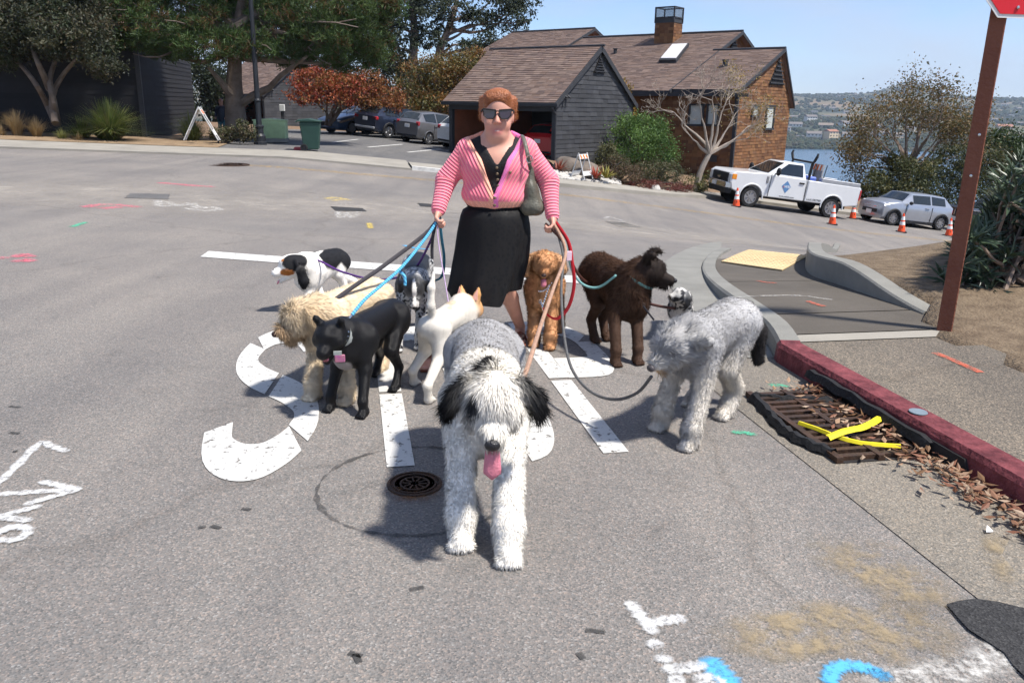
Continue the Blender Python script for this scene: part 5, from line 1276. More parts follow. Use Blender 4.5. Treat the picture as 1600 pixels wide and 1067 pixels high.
# stones
M_ROCK = pm('boulder', (.14, .115, .095), .9, .3, 3, .8, 12); M_PEB = pm('cobble', (.42, .40, .37), .85, .25, 2, .3, 20)
def rock(name, label, p, r, seed, mat, group=None):
    rg = np.random.default_rng(seed); bm = bmesh.new(); bmesh.ops.create_icosphere(bm, subdivisions=3, radius=1)
    for v in bm.verts: v.co *= 1 + .22 * mnoise.noise(v.co * 1.3 + Vector((seed * 3.1, 0, 0))) + .1 * mnoise.noise(v.co * 3 + Vector((seed, 5, 0))); v.co = Vector((v.co.x * r[0], v.co.y * r[1], v.co.z * r[2]))
    me = bpy.data.meshes.new(name); bm.to_mesh(me); bm.free(); me.materials.append(mat); me.polygons.foreach_set('use_smooth', [True] * len(me.polygons)); o = bpy.data.objects.new(name, me); link(o); o.location = p
    return tag(o, label, 'rock', group)
rock('boulder', 'brown boulder behind the small striped barricade', pxp(913, 270, 31.2), (.65, .5, .42), 1, M_ROCK); rock('boulder', 'grey brown boulder left of the small barricade', pxp(887, 264, 31.4), (.55, .45, .45), 2, M_ROCK); rock('boulder', 'pale stone by the red groundcover', pxp(1024, 295, 31.8), (.2, .2, .16), 3, M_PEB)
rg = np.random.default_rng(91); m = 420; V = []; Q = []
uu = rg.uniform(862, 968, m); f = rg.random(m); vv = 271 + (uu - 862) * .11 + f * 13 - 4; Fs = []
for i in range(m):
    p = pxp(uu[i], vv[i], 29.3 + (uu[i] - 862) * .018 + (1 - f[i]) * 1.0); g_ = float(G(p[0], p[1])) + .14; p[2] = max(g_, p[2]); r = rg.uniform(.05, .14); b0 = len(V)
    V += list(bl_v * np.array([r, r * .8, r * .6]) + p); Q += [tuple(q + b0) for q in bl_f]
o = np_mesh('cobbles', V, Q, M_PEB, None, None, True); tag(o, 'pale river stones edging the garage garden', 'stones', None, 'stuff')
# garden soil wedge between pavement and garage
def gz(X, Y, Rr, Ss): return G(X, Y) + .10 + .42 * sstep(KERB_S + 1.7, KERB_S + 4.5, Ss)
o = grid_rs('garden_soil', np.arange(7.6, 26, .6), np.arange(KERB_S + 1.6, 34, .6), M_MULCH, 0, None, gz, True); o['kind'] = 'structure'

# --- bare tree by the truck, semi-bare tree behind the truck
rg = np.random.default_rng(101); t = thing('bare_tree', 'pale nearly leafless tree in front of the cedar house', 'tree'); mb = MB(); Y0 = 34.6; tips = []
b = Vector(pxp(1085, 306, Y0)); f_ = Vector(pxp(1108, 241, Y0)); mb.tube(smooth_path([b, Vector(pxp(1094, 270, Y0)), f_], 4), [.15 - .006 * i for i in range(9)], 8)
for (u, v, L) in [(1078, 212, 1.3), (1060, 180, 1.5), (1095, 165, 1.6), (1120, 150, 1.6), (1145, 190, 1.5), (1170, 205, 1.5), (1150, 222, 1.2), (1130, 170, 1.5)]:
    e = Vector(pxp(u, v, Y0 + rg.normal(0, .6))); P = limb(mb, f_, f_.lerp(e, .62), .08, .04, rg, .06, 6, 6)
    twigs(mb, P[-1], (e - f_), 1.05, .034, rg, 5, tips, .48, (2, 3), .14, .0045, .18)
mb.build('trunk', M_BARKP, t, True)
tp = np.array([p for p in tips if p.x > pxp(1118, 200, Y0)[0]]); sel = rg.integers(len(tp), size=1400); P = tp[sel] + rg.normal(0, .10, (1400, 3)); leaves('leaves', P, np.full(1400, .08), np.array([(.36, .24, .05), (.28, .20, .06), (.20, .16, .05)])[rg.integers(3, size=1400)], M_LEAF, t, 5)
rg = np.random.default_rng(111); t = thing('sparse_tree', 'wide sparse autumn tree behind the silver hatchback', 'tree'); mb = MB(); Y0 = 44; tips = []
b = Vector(pxp(1398, 335, Y0)); f_ = Vector(pxp(1420, 262, Y0)); mb.tube(smooth_path([b, Vector(pxp(1405, 300, Y0)), f_], 4), [.26 - .01 * i for i in range(9)], 8)
for (u, v) in [(1340, 235), (1352, 205), (1380, 178), (1412, 165), (1445, 165), (1475, 175), (1505, 190), (1520, 220), (1505, 245), (1345, 262), (1440, 205), (1395, 215), (1370, 240), (1470, 215)]:
    e = Vector(pxp(u, v, Y0 + rg.normal(0, 1.2))); P = limb(mb, f_, f_.lerp(e, .55), .13, .06, rg, .08, 6, 6)
    twigs(mb, P[-1], (e - f_), 1.25, .045, rg, 4, tips, .55, (2, 3), .14, .010, .12)
mb.build('trunk', M_BARKO, t, True); tp = np.array(tips)
sel = rg.integers(len(tp), size=15000); P = tp[sel] + rg.normal(0, .34, (15000, 3)); leaves('leaves', P, np.full(15000, .14), np.array([(.17, .12, .045), (.13, .105, .04), (.22, .14, .05), (.09, .09, .035)])[rg.integers(4, size=15000)], M_LEAF, t, 6)
for i, (lobs, lab) in enumerate([([lobe_px(1365, 303, 42, 34, 30), lobe_px(1400, 275, 43, 40, 32)], 'dull green shrub between truck and silver hatchback'), ([lobe_px(1440, 285, 42, 45, 34), lobe_px(1480, 275, 43, 40, 44), lobe_px(1420, 312, 41, 50, 28)], 'olive green shrub behind the silver hatchback'), ([lobe_px(1530, 255, 42, 40, 40), lobe_px(1510, 300, 41, 40, 40), lobe_px(1560, 320, 41, 50, 40)], 'green shrub behind the sign post')]):
    bush('roadside_shrub', lab, lobs, 9000, .14, [(.06, .075, .028), (.085, .095, .03), (.045, .058, .024), (.12, .11, .035)], 120 + i * 2)
for i, (u, v, Y, ru, rv, lab) in enumerate([(1575, 245, 45, 50, 42, 'dense green tree right of the sign post'), (1640, 250, 44, 50, 50, 'dense green tree at the right edge')]):
    simple_tree('green_tree', lab, pxp(u, 330, Y), 3, [lobe_px(u - 15, v, Y, ru * .7, rv), lobe_px(u + 20, v + 8, Y - 1, ru * .7, rv * .9)], 12000, .15, [(.045, .075, .022), (.06, .095, .028), (.035, .055, .02)], 130 + i * 2, r0=.14)

# --- oleander at the right: whorls of long leaves on bare stems
rg = np.random.default_rng(141); t = thing('oleander_bush', 'dark long-leaved bush beside the sign post', 'bush'); mb = MB()
b = Vector(pxp(1588, 522, 6.3)); b.z -= .05; el = Vector(pxp(1572, 478, 6.4)); stems = []
mb.tube(smooth_path([b, Vector(pxp(1566, 500, 6.35)), el, Vector(pxp(1600, 430, 6.5))], 4), [.075 - .003 * i for i in range(13)], 8)
whorls = []
for i in range(520):
    u = rg.uniform(1468, 1700); v = rg.uniform(250, 515); Yd = rg.uniform(6.3, 8.0)
    lim = 1476 + .62 * max(0, 425 - v)
    if u < lim: continue
    p = Vector(pxp(u, v, Yd))
    if p.z < .18: continue
    whorls.append(p)
for p in whorls[::2]:
    s0 = el + Vector((rg.normal(.3, .2), rg.normal(.2, .2), rg.normal(.1, .1))); limb(mb, s0, p, .022, .009, rg, .08, 6, 5)
mb.build('stems', M_BARKO, t, True)
me = bpy.data.meshes.new('leaf'); Lw = .011
me.from_pydata([(0, 0, 0), (.045, Lw, .006), (.045, 0, 0), (.045, -Lw, .006), (.10, Lw * .8, 0.0), (.10, 0, -.006), (.10, -Lw * .8, 0.0), (.15, 0, -.02)], [], [(0, 2, 1), (0, 3, 2), (1, 2, 5, 4), (2, 3, 6, 5), (4, 5, 7), (5, 6, 7)])
M_OLE = pm('oleander_leaf', (.035, .060, .030), .38, .3, 3, spec=.5, col2=(.07, .10, .055)); me.materials.append(M_OLE)
whorls.sort(key=lambda p: p.y); cntl = 0; rest_v = []; rest_f = []
lv = np.array([v.co[:] for v in me.vertices]); lf = [tuple(f.vertices) for f in me.polygons]
for wi, p in enumerate(whorls):
    ax = (p - el).normalized() * .5 + Vector((rg.normal(0, .4), -.45 + rg.normal(0, .3), .55)); ax.normalize(); q0 = ax.to_track_quat('Z', 'Y')
    for k in range(15):
        a = k * 2.4; ti = rg.uniform(.05, 1.1); s = rg.uniform(.9, 1.45)
        M = Matrix.Translation(p + ax * (-.05 * ti)) @ (q0.to_matrix().to_4x4() @ Matrix.Rotation(a, 4, 'Z') @ Matrix.Rotation(-(1.15 - ti), 4, 'Y') @ Matrix.Scale(s, 4))
        if cntl < 295:
            o = bpy.data.objects.new('leaf', me); link(o, t); o.matrix_local = M; cntl += 1
        else:
            Mn = np.array(M); b0 = len(rest_v); rest_v += list((lv @ Mn[:3, :3].T) + Mn[:3, 3]); rest_f += [tuple(i + b0 for i in f) for f in lf]
mb = MB(); mb.add(rest_v, rest_f); o = mb.build('foliage', M_OLE, t); o['kind'] = 'stuff'

# --- grasses on the left verge
def tuft(name, label, u, v, Y, n, L, pal, seed, w=.02, lean=.5, group=None):
    rg = np.random.default_rng(seed); p = pxp(u, v, Y); p[2] = float(G(p[0], p[1])) - .02; n_ = n
    a = rg.uniform(0, 6.28, n_); e = rg.uniform(0, lean, n_) ; l = L * rg.uniform(.6, 1.1, n_); d = np.stack([np.cos(a) * np.sin(e), np.sin(a) * np.sin(e), np.cos(e)], 1); s = np.stack([-np.sin(a), np.cos(a), a * 0], 1) * w / 2
    q0 = np.stack([np.cos(a), np.sin(a), a * 0], 1) * (.12 * L * rg.random((n_, 1))) ; out = np.stack([np.cos(a), np.sin(a), a * 0], 1) * (e / lean * l * .45)[:, None]
    q1 = q0 + d * l[:, None] * .55; q2 = q0 + d * l[:, None] + out; q2[:, 2] -= (e / lean) * l * .35
    V = np.stack([q0 - s, q0 + s, q1 + s * .8, q1 - s * .8, q2 + s * .1, q2 - s * .1], 1).reshape(-1, 3) + p; b0 = (np.arange(n_) * 6)[:, None]
    Q = np.concatenate([b0 + np.array([[0, 1, 2, 3]]), b0 + np.array([[3, 2, 4, 5]])]); pal = np.array(pal); c = pal[rg.integers(len(pal), size=n_)] * rg.uniform(.8, 1.2, (n_, 1))
    t = thing(name, label, 'plant', group=group); o = np_mesh('blades', V, Q, M_LEAF, t, np.repeat(c, 6, 0), True); o['kind'] = 'stuff'; return t
GR = [(.11, .15, .035), (.16, .19, .05), (.08, .12, .03), (.2, .2, .07)]; ST = [(.42, .30, .15), (.36, .25, .12), (.48, .36, .19)]
tuft('grass_clump', 'large green strappy grass clump before the dark wall', 172, 212, 29.2, 1500, 1.5, GR, 1, .03, 1.0)
tuft('grass_clump', 'medium green grass clump left of the large one', 128, 207, 29.6, 300, .9, GR, 2, .025, 1.0)
tuft('feather_grass', 'straw coloured feather grass at the far left', 26, 199, 29, 450, 1.0, ST, 3, .015, .45)
tuft('feather_grass', 'straw coloured feather grass beside the tree stems', 56, 200, 29, 400, .8, ST, 4, .015, .55)
tuft('feather_grass', 'short yellow grass clump beside the pavement', 96, 206, 28.6, 260, .45, [(.3, .3, .09), (.24, .24, .08)], 5, .015, .8); tuft('feather_grass', 'small dry grass clump beside the pavement', 122, 209, 28.4, 200, .35, ST, 6, .015, .8)
tuft('feather_grass', 'straw grass cut by the left picture edge', 0, 200, 28.8, 200, .5, ST, 7, .015, .8)
tuft('grass_clump', 'dark green grass clump behind the left barricade', 300, 213, 31.4, 600, 1.2, [(.07, .09, .03), (.1, .12, .04)], 8, .02, .9)
bush('low_shrub', 'low dull green shrub at the foot of the pine', [lobe_px(352, 208, 30.5, 26, 10), lobe_px(382, 204, 30.5, 16, 14)], 3000, .08, [(.06, .07, .03), (.085, .085, .035), (.11, .09, .05)], 151)
# straw-coloured litter on the verge
def vz(X, Y, Rr, Ss): return G(X, Y) + .035 + .05 * sstep(KERB_S + 2, KERB_S + 3, Ss)
o = grid_rs('verge', np.arange(-26, -3.9, .6), np.arange(KERB_S + 2.88, 36, .6), pm('straw_litter', (.17, .115, .07), .95, .3, 2.5, .8, 30, col2=(.30, .215, .13)), 0, None, vz); o['kind'] = 'structure'
# =================================================================== vehicles
M_TYRE = pm('tyre', (0.018, 0.018, 0.019), 0.85, 0.2, 8, 0.3, 60)
M_RIM = pm('alloy_rim', (0.45, 0.45, 0.46), 0.32, 0.05, 8, metal=0.9)
M_CHROME = pm('chrome', (0.6, 0.6, 0.6), 0.15, 0.03, 8, metal=1.0)
M_BLACKP = pm('black_plastic', (0.016, 0.016, 0.018), 0.6, 0.15, 8)
M_CGLASS = glass('car_glass', (0.012, 0.016, 0.018), 0.03)
M_LAMP = pm('headlamp', (0.55, 0.56, 0.58), 0.12, 0.05, 20, spec=.8, coat=.6)
M_TAIL = pm('tail_lamp', (0.38, 0.012, 0.018), 0.18, 0.1, 12, spec=.7, coat=.6)
M_AMBER = pm('amber_lamp', (0.7, 0.25, 0.03), 0.2, 0.1, 12)
M_PLATE = pm('number_plate', (0.62, 0.62, 0.62), 0.5, 0.06, 30)
def paint(name, c, metal=.0, rough=.28): return pm(name, c, rough, 0.04, 2, metal=metal, spec=.5, coat=.7)
def to_mesh_obj(o):
    dg = bpy.context.evaluated_depsgraph_get(); me = bpy.data.meshes.new_from_object(o.evaluated_get(dg)); return me
def text_part(name, txt, size, mat, parent, M, ext=.002):
    cu = bpy.data.curves.new(name, 'FONT'); cu.body = txt; cu.size = size; cu.extrude = ext; cu.align_x = 'CENTER'; cu.align_y = 'CENTER'
    o = bpy.data.objects.new(name + '_src', cu); COL.objects.link(o); me = to_mesh_obj(o); bpy.data.objects.remove(o); me.materials.clear(); me.materials.append(mat)
    q = bpy.data.objects.new(name, me); link(q, parent); q.matrix_local = M; return q
def wheel(parent, c, r, w, side, spokes=5, rimmat=None):
    """side +1 = outer face towards +y"""
    t = thing('wheel', None, None, c); t.parent = parent
    M = Matrix.Rotation(rad(-90 * side), 3, 'X')
    mb = MB(); mb.lathe([(r * .62, -w / 2), (r * .93, -w / 2), (r, -w * .36), (r, w * .36), (r * .93, w / 2), (r * .66, w / 2), (r * .64, w * .3), (r * .62, -w / 2)], n=24, m=M); mb.build('tyre', M_TYRE, t, True)
    mb = MB(); mb.lathe([(r * .66, w * .1), (r * .665, w * .47), (r * .60, w * .47), (r * .57, w * .2), (.001, w * .16)], n=24, m=M)
    for i in range(spokes):
        a = 2 * math.pi * i / spokes
        for k in range(1):
            d = Vector((math.cos(a), math.sin(a), 0)); s = Vector((-math.sin(a), math.cos(a), 0)); q = [d * r * .10 - s * r * .09, d * r * .10 + s * r * .09, d * r * .6 + s * r * .055, d * r * .6 - s * r * .055]
            mb.prism([M @ (p + Vector((0, 0, w * .2))) for p in q], M @ Vector((0, 0, w * .2)))
    mb.lathe([(r * .16, w * .3), (r * .14, w * .44), (.001, w * .45)], n=12, m=M); mb.build('rim', rimmat or M_RIM, t, True)
    return t
def loft_car(st, hw):
    """st: (x, width, bottom, belt, top, roof half-width); returns rings of half-section points"""
    rings = []
    for (x, wm, zb, zl, zt, wr) in st:
        w = hw * wm; h = [(0, zb), (w * .84, zb), (w * .97, zb + .10), (w, zb + (zl - zb) * .55), (w * .975, zl - .02)]
        if zt - zl > .12: h += [(w * .945, zl + .02), (wr * hw, zt - .055), (wr * hw * .86, zt - .012), (0, zt + .02)]
        else: h += [(w * .93, zt - .035), (w * .84, zt - .005), (w * .6, zt + .012), (0, zt + .022)]
        rings.append([Vector((x, y, z)) for y, z in h])
    return rings
def car(name, label, cat, C, mat, loc, yaw, slope=(0, 0), dark_lower=False):
    t = thing(name, label, cat, loc); t.rotation_euler = (math.atan(slope[1]), -math.atan(slope[0]), yaw)
    hw = C['W'] / 2; rings = loft_car(C['st'], hw); mb = MB(); n = len(rings[0]); vs = []
    for r in rings:
        full = r + [Vector((p.x, -p.y, p.z)) for p in r[-2:0:-1]]; vs += full
    m = 2 * n - 2; k = len(rings); fs = [(i * m + j, (i + 1) * m + j, (i + 1) * m + (j + 1) % m, i * m + (j + 1) % m) for i in range(k - 1) for j in range(m)]
    fs += [tuple(range(m)), tuple(range((k - 1) * m, k * m))[::-1]]; mb.add(vs, fs)
    body = mb.build('body', mat, t, 32); wr = C['wr']
    cut = MB()
    for x in (C['wb'] / 2 + C['wo'], -C['wb'] / 2 + C['wo']):
        for s in (-1, 1): cut.lathe([(wr * 1.14, -.16), (wr * 1.14, .16)], (x, s * (hw - .10), wr), 28, Matrix.Rotation(rad(90), 3, 'X'))
    co = cut.build('cutter', M_BLACKP); md = body.modifiers.new('cut', 'BOOLEAN'); md.object = co; md.operation = 'DIFFERENCE'; md.solver = 'EXACT'
    co.parent = t; bpy.context.view_layer.update(); me = to_mesh_obj(body); old = body.data; body.modifiers.clear(); body.data = me; bpy.data.objects.remove(co)
    try: me.set_sharp_from_angle(angle=rad(32))
    except Exception: pass
    for x in (C['wb'] / 2 + C['wo'], -C['wb'] / 2 + C['wo']):
        for s in (-1, 1): wheel(t, (x, s * (hw - .115), wr), wr, .21, s, C.get('sp', 5))
        for s in (-1, 1):        # arch lips
            mb = MB(); P = [Vector((x + math.cos(a) * wr * 1.12, s * (hw + .004), wr + math.sin(a) * wr * 1.12)) for a in np.linspace(-.15, math.pi + .15, 15)]; mb.tube(P, .022 if not C.get('clad') else .05, 6); mb.build('wheel_arch', M_BLACKP if C.get('clad') else mat, t, True)
    def panel(nm, q, ins, off, pm_, parent=t):
        q = [Vector(p) for p in q]; c = sum(q, Vector()) / 4; nrm = (q[2] - q[0]).cross(q[3] - q[1]).normalized()
        if nrm.dot(c - Vector((0, 0, .7))) < 0: nrm = -nrm
        q2 = [p + (c - p).normalized() * ins + nrm * off for p in q]; mb = MB(); mb.prism(q2, nrm * .006); mb.build(nm, pm_, parent); return
    iw0, iw1, ir0, ir1 = C['cowl'], C['rf'], C['rr'], C['deck']      # station indices
    mir = lambda p: Vector((p.x, -p.y, p.z))
    def across(nm, a, b, ja, m_, ins=.05):        # glass across the car between two stations
        A, B = rings[a], rings[b]; mb = MB(); rowA = [A[ja], A[ja + 1], A[ja + 2], mir(A[ja + 1]), mir(A[ja])]; rowB = [B[ja], B[ja + 1], B[ja + 2], mir(B[ja + 1]), mir(B[ja])]
        ca = sum(rowA, Vector()) / 5; cb = sum(rowB, Vector()) / 5; nr = (rowB[2] - rowA[2]).cross(Vector((0, 1, 0))).normalized()
        if nr.z < 0: nr = -nr
        mm = (ca + cb) / 2; sh = lambda p: Vector((mm.x + (p.x - mm.x) * .86, p.y * .93, mm.z + (p.z - mm.z) * .86)) + (p - p) + nr * (.010 + .03 * 0)
        ra = [sh(p) for p in rowA]; rb_ = [sh(p) for p in rowB]
        lift = max(0, max((rings[a][-1].z + rings[b][-1].z) / 2 - ((ra[2] + rb_[2]) / 2).z, 0)); 
        vs = [p + nr * lift * .9 for p in ra + rb_]; mb.add(vs, [(i, i + 1, 6 + i, 5 + i) for i in range(4)]); mb.build(nm, m_, t, True)
    across('windscreen', iw0, iw1, 6, M_CGLASS); across('rear_window', ir1, ir0, 6, M_CGLASS)
    sidx = C['side']      # station indices that bound the side windows
    for s in (1, -1):
        for a, b in zip(sidx[:-1], sidx[1:]):
            A, B = rings[a], rings[b]; q = [A[5], B[5], B[6], A[6]]; q = q if s > 0 else [mir(p) for p in q]
            panel('side_window', q, .05, .006, M_CGLASS)
        mb = MB(); xm = rings[iw0][5].x - .25; mb.ball((xm, s * (hw + .09), rings[iw0][4].z + .08), (.07, .10, .075), 10); mb.build('mirror', C.get('mirror', mat), t, True)
        for x in C['handles']: mb = MB(); mb.box((x, s * (hw + .008), C['st'][iw1][3] - .10), (.20, .035, .035)); mb.build('door_handle', mat, t, bevel=.008)
        for x in C['gaps']: mb = MB(); mb.box((x, s * (hw * .995), (C['st'][iw1][2] + C['st'][iw1][3]) / 2 + .04), (.012, .02, C['st'][iw1][3] - C['st'][iw1][2] - .16)); mb.build('door_gap', M_BLACKP, t)
    mb = MB(); mb.box((C['wo'], 0, C['st'][iw1][2] + .03), (C['wb'] - wr * 2.5, C['W'] * .985, .10)); mb.build('sill', M_BLACKP, t)
    mb = MB(); mb.box((C['wo'], 0, wr * .9), (C['wb'] * .95, C['W'] * .6, .12)); mb.build('underbody', M_BLACKP, t)
    for f in C['extras']: f(t, hw)
    return t
def pod(nm, mat, c, r, m=None, n=10):
    def f(t, hw):
        for s in ((1, -1) if c[1] else (1,)):
            mb = MB(); mb.ball((c[0], c[1] * s, c[2]), r, n); mb.build(nm, mat, t, True)
    return f
def boxp(nm, mat, c, sz, bev=.01):
    def f(t, hw):
        for s in ((1, -1) if c[1] else (1,)):
            mb = MB(); mb.box((c[0], c[1] * s, c[2]), sz); mb.build(nm, mat, t, bevel=bev)
    return f
def rail(nm, mat, pts, r):
    def f(t, hw):
        for s in (1, -1): mb = MB(); mb.tube([(x, y * s, z) for x, y, z in pts], r, 6); mb.build(nm, mat, t, True)
    return f
YAW_LOT = math.atan2(AY.y, AY.x)
# small SUV
SUV = dict(W=1.80, wb=2.76, wo=.0, wr=.345, cowl=3, rf=4, rr=6, deck=7, side=[4, 5, 6], handles=(-.15, -1.0), gaps=(.85, -.25, -1.1), clad=True, sp=5,
    st=[(2.22, .72, .36, .62, .66, .6), (2.12, .90, .24, .80, .86, .7), (1.75, .98, .21, .94, .98, .7), (1.05, 1, .20, 1.0, 1.06, .7), (.35, 1, .20, 1.0, 1.50, .70), (-.75, 1, .20, 1.02, 1.55, .70), (-1.65, .99, .22, 1.05, 1.48, .66), (-2.05, .95, .28, 1.06, 1.12, .6), (-2.2, .86, .36, .95, 1.0, .5)],
    extras=[boxp('tail_lamp', M_TAIL, (-2.12, .66, .93), (.16, .34, .16), .03), boxp('number_plate', M_PLATE, (-2.215, 0, .86), (.02, .32, .16), .004), boxp('rear_bumper', pm('grey_bumper', (.36, .37, .38), .4, .1, 5), (-2.17, 0, .46), (.14, 1.45, .10), .02), rail('roof_rail', M_CHROME, [(.3, .62, 1.55), (-.6, .64, 1.61), (-1.5, .60, 1.53)], .022), boxp('headlamp', M_LAMP, (2.02, .62, .80), (.22, .30, .13), .03), pod('badge', M_CHROME, (-2.13, 0, 1.06), (.02, .05, .05))])
HATCH = dict(W=1.70, wb=2.50, wo=.0, wr=.30, cowl=3, rf=4, rr=6, deck=7, side=[3, 4, 5, 6], handles=(.05, -.85), gaps=(.95, -.05, -.95), sp=5,
    st=[(1.95, .72, .34, .58, .62, .6), (1.86, .90, .22, .72, .78, .7), (1.55, .98, .20, .86, .90, .7), (1.05, 1, .19, .93, 1.04, .72), (.25, 1, .19, .96, 1.48, .70), (-.75, 1, .19, .99, 1.52, .69), (-1.55, .98, .21, 1.02, 1.44, .64), (-1.86, .94, .26, 1.02, 1.08, .6), (-1.95, .86, .34, .90, .95, .5)],
    extras=[boxp('tail_lamp', M_TAIL, (-1.84, .66, .93), (.22, .22, .20), .03), boxp('number_plate', M_PLATE, (-1.965, 0, .80), (.02, .32, .16), .004), boxp('rear_bumper', M_BLACKP, (-1.90, 0, .36), (.14, 1.3, .08), .02), boxp('headlamp', M_LAMP, (1.72, .62, .76), (.30, .24, .13), .03), pod('badge', M_CHROME, (-1.90, 0, .98), (.02, .05, .05))])
SEDAN = dict(W=1.82, wb=2.83, wo=.0, wr=.335, cowl=3, rf=4, rr=6, deck=7, side=[3, 4, 5, 6], handles=(.0, -.95), gaps=(1.0, 0, -1.0), sp=10,
    st=[(2.38, .70, .32, .60, .64, .6), (2.28, .90, .20, .70, .74, .7), (1.85, .98, .18, .82, .86, .7), (1.05, 1, .18, .90, .99, .7), (.15, 1, .18, .93, 1.42, .66), (-.55, 1, .18, .94, 1.45, .66), (-1.15, 1, .19, .97, 1.38, .62), (-1.85, .98, .22, 1.0, 1.05, .7), (-2.35, .88, .34, .95, .99, .6)],
    extras=[boxp('headlamp', M_LAMP, (2.14, .68, .66), (.30, .30, .10), .03), boxp('grille', M_BLACKP, (2.36, 0, .50), (.06, .95, .26), .02), boxp('chrome_strip', M_CHROME, (2.385, 0, .60), (.04, 1.1, .03), .008), boxp('bumper_intake', M_BLACKP, (2.30, 0, .27), (.10, 1.3, .09), .02), boxp('tail_lamp', M_TAIL, (-2.26, .68, .88), (.14, .32, .13), .03)])
def lotpos(k): p = Vector((-1.95, 40.0, 0)) - AX * 2.7 * k; p.z = float(G(p.x, p.y)) + .066; return p
def gslope(p, h):
    h = Vector(h); l = Vector((-h.y, h.x)); g = lambda q: float(G(q.x, q.y)); q = Vector((p.x, p.y)); return ((g(q + h) - g(q - h)) / 2, (g(q + l) - g(q - l)) / 2)
h2 = (AY.x, AY.y)
car('parked_car', 'white hatchback half hidden behind the garage post', 'car', HATCH, paint('white_paint', (.60, .60, .59)), lotpos(0), YAW_LOT, gslope(lotpos(0), h2))
car('parked_car', 'grey compact hatchback parked left of the garage', 'car', HATCH, paint('grey_paint', (.17, .17, .18), .5), lotpos(1), YAW_LOT, gslope(lotpos(1), h2))
car('parked_car', 'dark navy small SUV with silver roof rails', 'car', SUV, paint('navy_paint', (.018, .024, .045), .3), lotpos(2), YAW_LOT, gslope(lotpos(2), h2))
car('parked_car', 'blue sedan facing the street beside the green bin', 'car', SEDAN, paint('blue_paint', (.045, .09, .18), .5), lotpos(3) , YAW_LOT + math.pi, gslope(lotpos(3), (-h2[0], -h2[1])))
pr = Vector((1.56, 33.1, zg)) - AX * 1.45 + AY * 2.7; pr.z = zg + .002
car('parked_car', 'red car inside the open garage behind the woman', 'car', HATCH, paint('red_paint', (.45, .012, .015)), pr, YAW_LOT)

# --- street-side cars along the far kerb, heading left
h3 = (-RR[0], -RR[1]); YAW_ST = math.atan2(h3[1], h3[0])
def street_pos(u, v, xo, half_w):
    """centre of a car from the spot where one near-side wheel (xo forward of centre) meets the road"""
    p = ong(u, v); h = Vector((h3[0], h3[1], 0)); l = Vector((-h.y, h.x, 0)); c = p - h * xo - l * half_w; c.z = float(G(c.x, c.y)); return c
MINI = dict(W=1.69, wb=2.47, wo=.02, wr=.305, cowl=3, rf=4, rr=6, deck=7, side=[4, 5, 6], handles=(-.35,), gaps=(.72, -.62), clad=True, sp=8, mirror=M_BLACKP,
    st=[(1.82, .74, .34, .60, .66, .6), (1.76, .90, .22, .78, .84, .72), (1.45, .98, .19, .88, .94, .74), (.88, 1, .18, .92, 1.0, .74), (.42, 1, .18, .93, 1.36, .74), (-.55, 1, .18, .95, 1.40, .74), (-1.35, .985, .19, .96, 1.37, .72), (-1.72, .94, .24, .96, 1.02, .7), (-1.82, .84, .32, .85, .90, .6)],
    extras=[pod('headlamp', M_LAMP, (1.66, .60, .76), (.10, .12, .13)), boxp('grille', M_BLACKP, (1.81, 0, .50), (.05, .9, .16), .02), boxp('upper_grille', M_CHROME, (1.80, 0, .68), (.05, .8, .05), .015), boxp('number_plate', M_PLATE, (1.845, 0, .44), (.02, .32, .16), .004), boxp('tail_lamp', M_TAIL, (-1.77, .66, .78), (.10, .14, .26), .03), pod('fog_lamp', M_LAMP, (1.75, .58, .42), (.05, .06, .06))])
pmini = street_pos(1385, 351, MINI['wb'] / 2, MINI['W'] / 2 - .12)
mini = car('hatchback', 'small silver hatchback parked behind the white pickup', 'car', MINI, paint('silver_paint', (.36, .38, .42), .55), pmini, YAW_ST + .10, gslope(pmini, h3))
JEEP = dict(W=1.85, wb=2.70, wo=.0, wr=.36, cowl=3, rf=4, rr=6, deck=7, side=[3, 4, 5, 6], handles=(-.2, -1.1), gaps=(.8, -.3, -1.2), clad=True, sp=5,
    st=[(2.25, .86, .40, .92, .98, .7), (2.18, .94, .30, 1.0, 1.06, .75), (1.7, 1, .25, 1.04, 1.09, .75), (1.0, 1, .24, 1.06, 1.14, .75), (.45, 1, .24, 1.06, 1.68, .76), (-.7, 1, .24, 1.08, 1.72, .76), (-1.85, 1, .25, 1.08, 1.68, .74), (-2.15, .97, .28, 1.08, 1.14, .7), (-2.25, .9, .36, 1.0, 1.05, .6)],
    extras=[(lambda t, hw: [MB().box((2.262, -.42 + i * .14, .80), (.03, .05, .24)).build('grille_slot', M_CHROME, t, bevel=.01) for i in range(7)]), boxp('grille', M_BLACKP, (2.235, 0, .80), (.03, 1.0, .28), .01), pod('headlamp', M_LAMP, (2.2, .66, .82), (.08, .11, .11)), boxp('bumper', M_BLACKP, (2.28, 0, .50), (.16, 1.7, .20), .03), boxp('number_plate', M_PLATE, (2.375, .15, .54), (.02, .32, .16), .004)])
pj = pmini - Vector((h3[0], h3[1], 0)) * 4.75; pj.z = float(G(pj.x, pj.y))
car('parked_suv', 'dark SUV with slotted grille half hidden by the sign post', 'car', JEEP, paint('dark_suv_paint', (.03, .034, .045), .3), pj, YAW_ST, gslope(pj, h3))

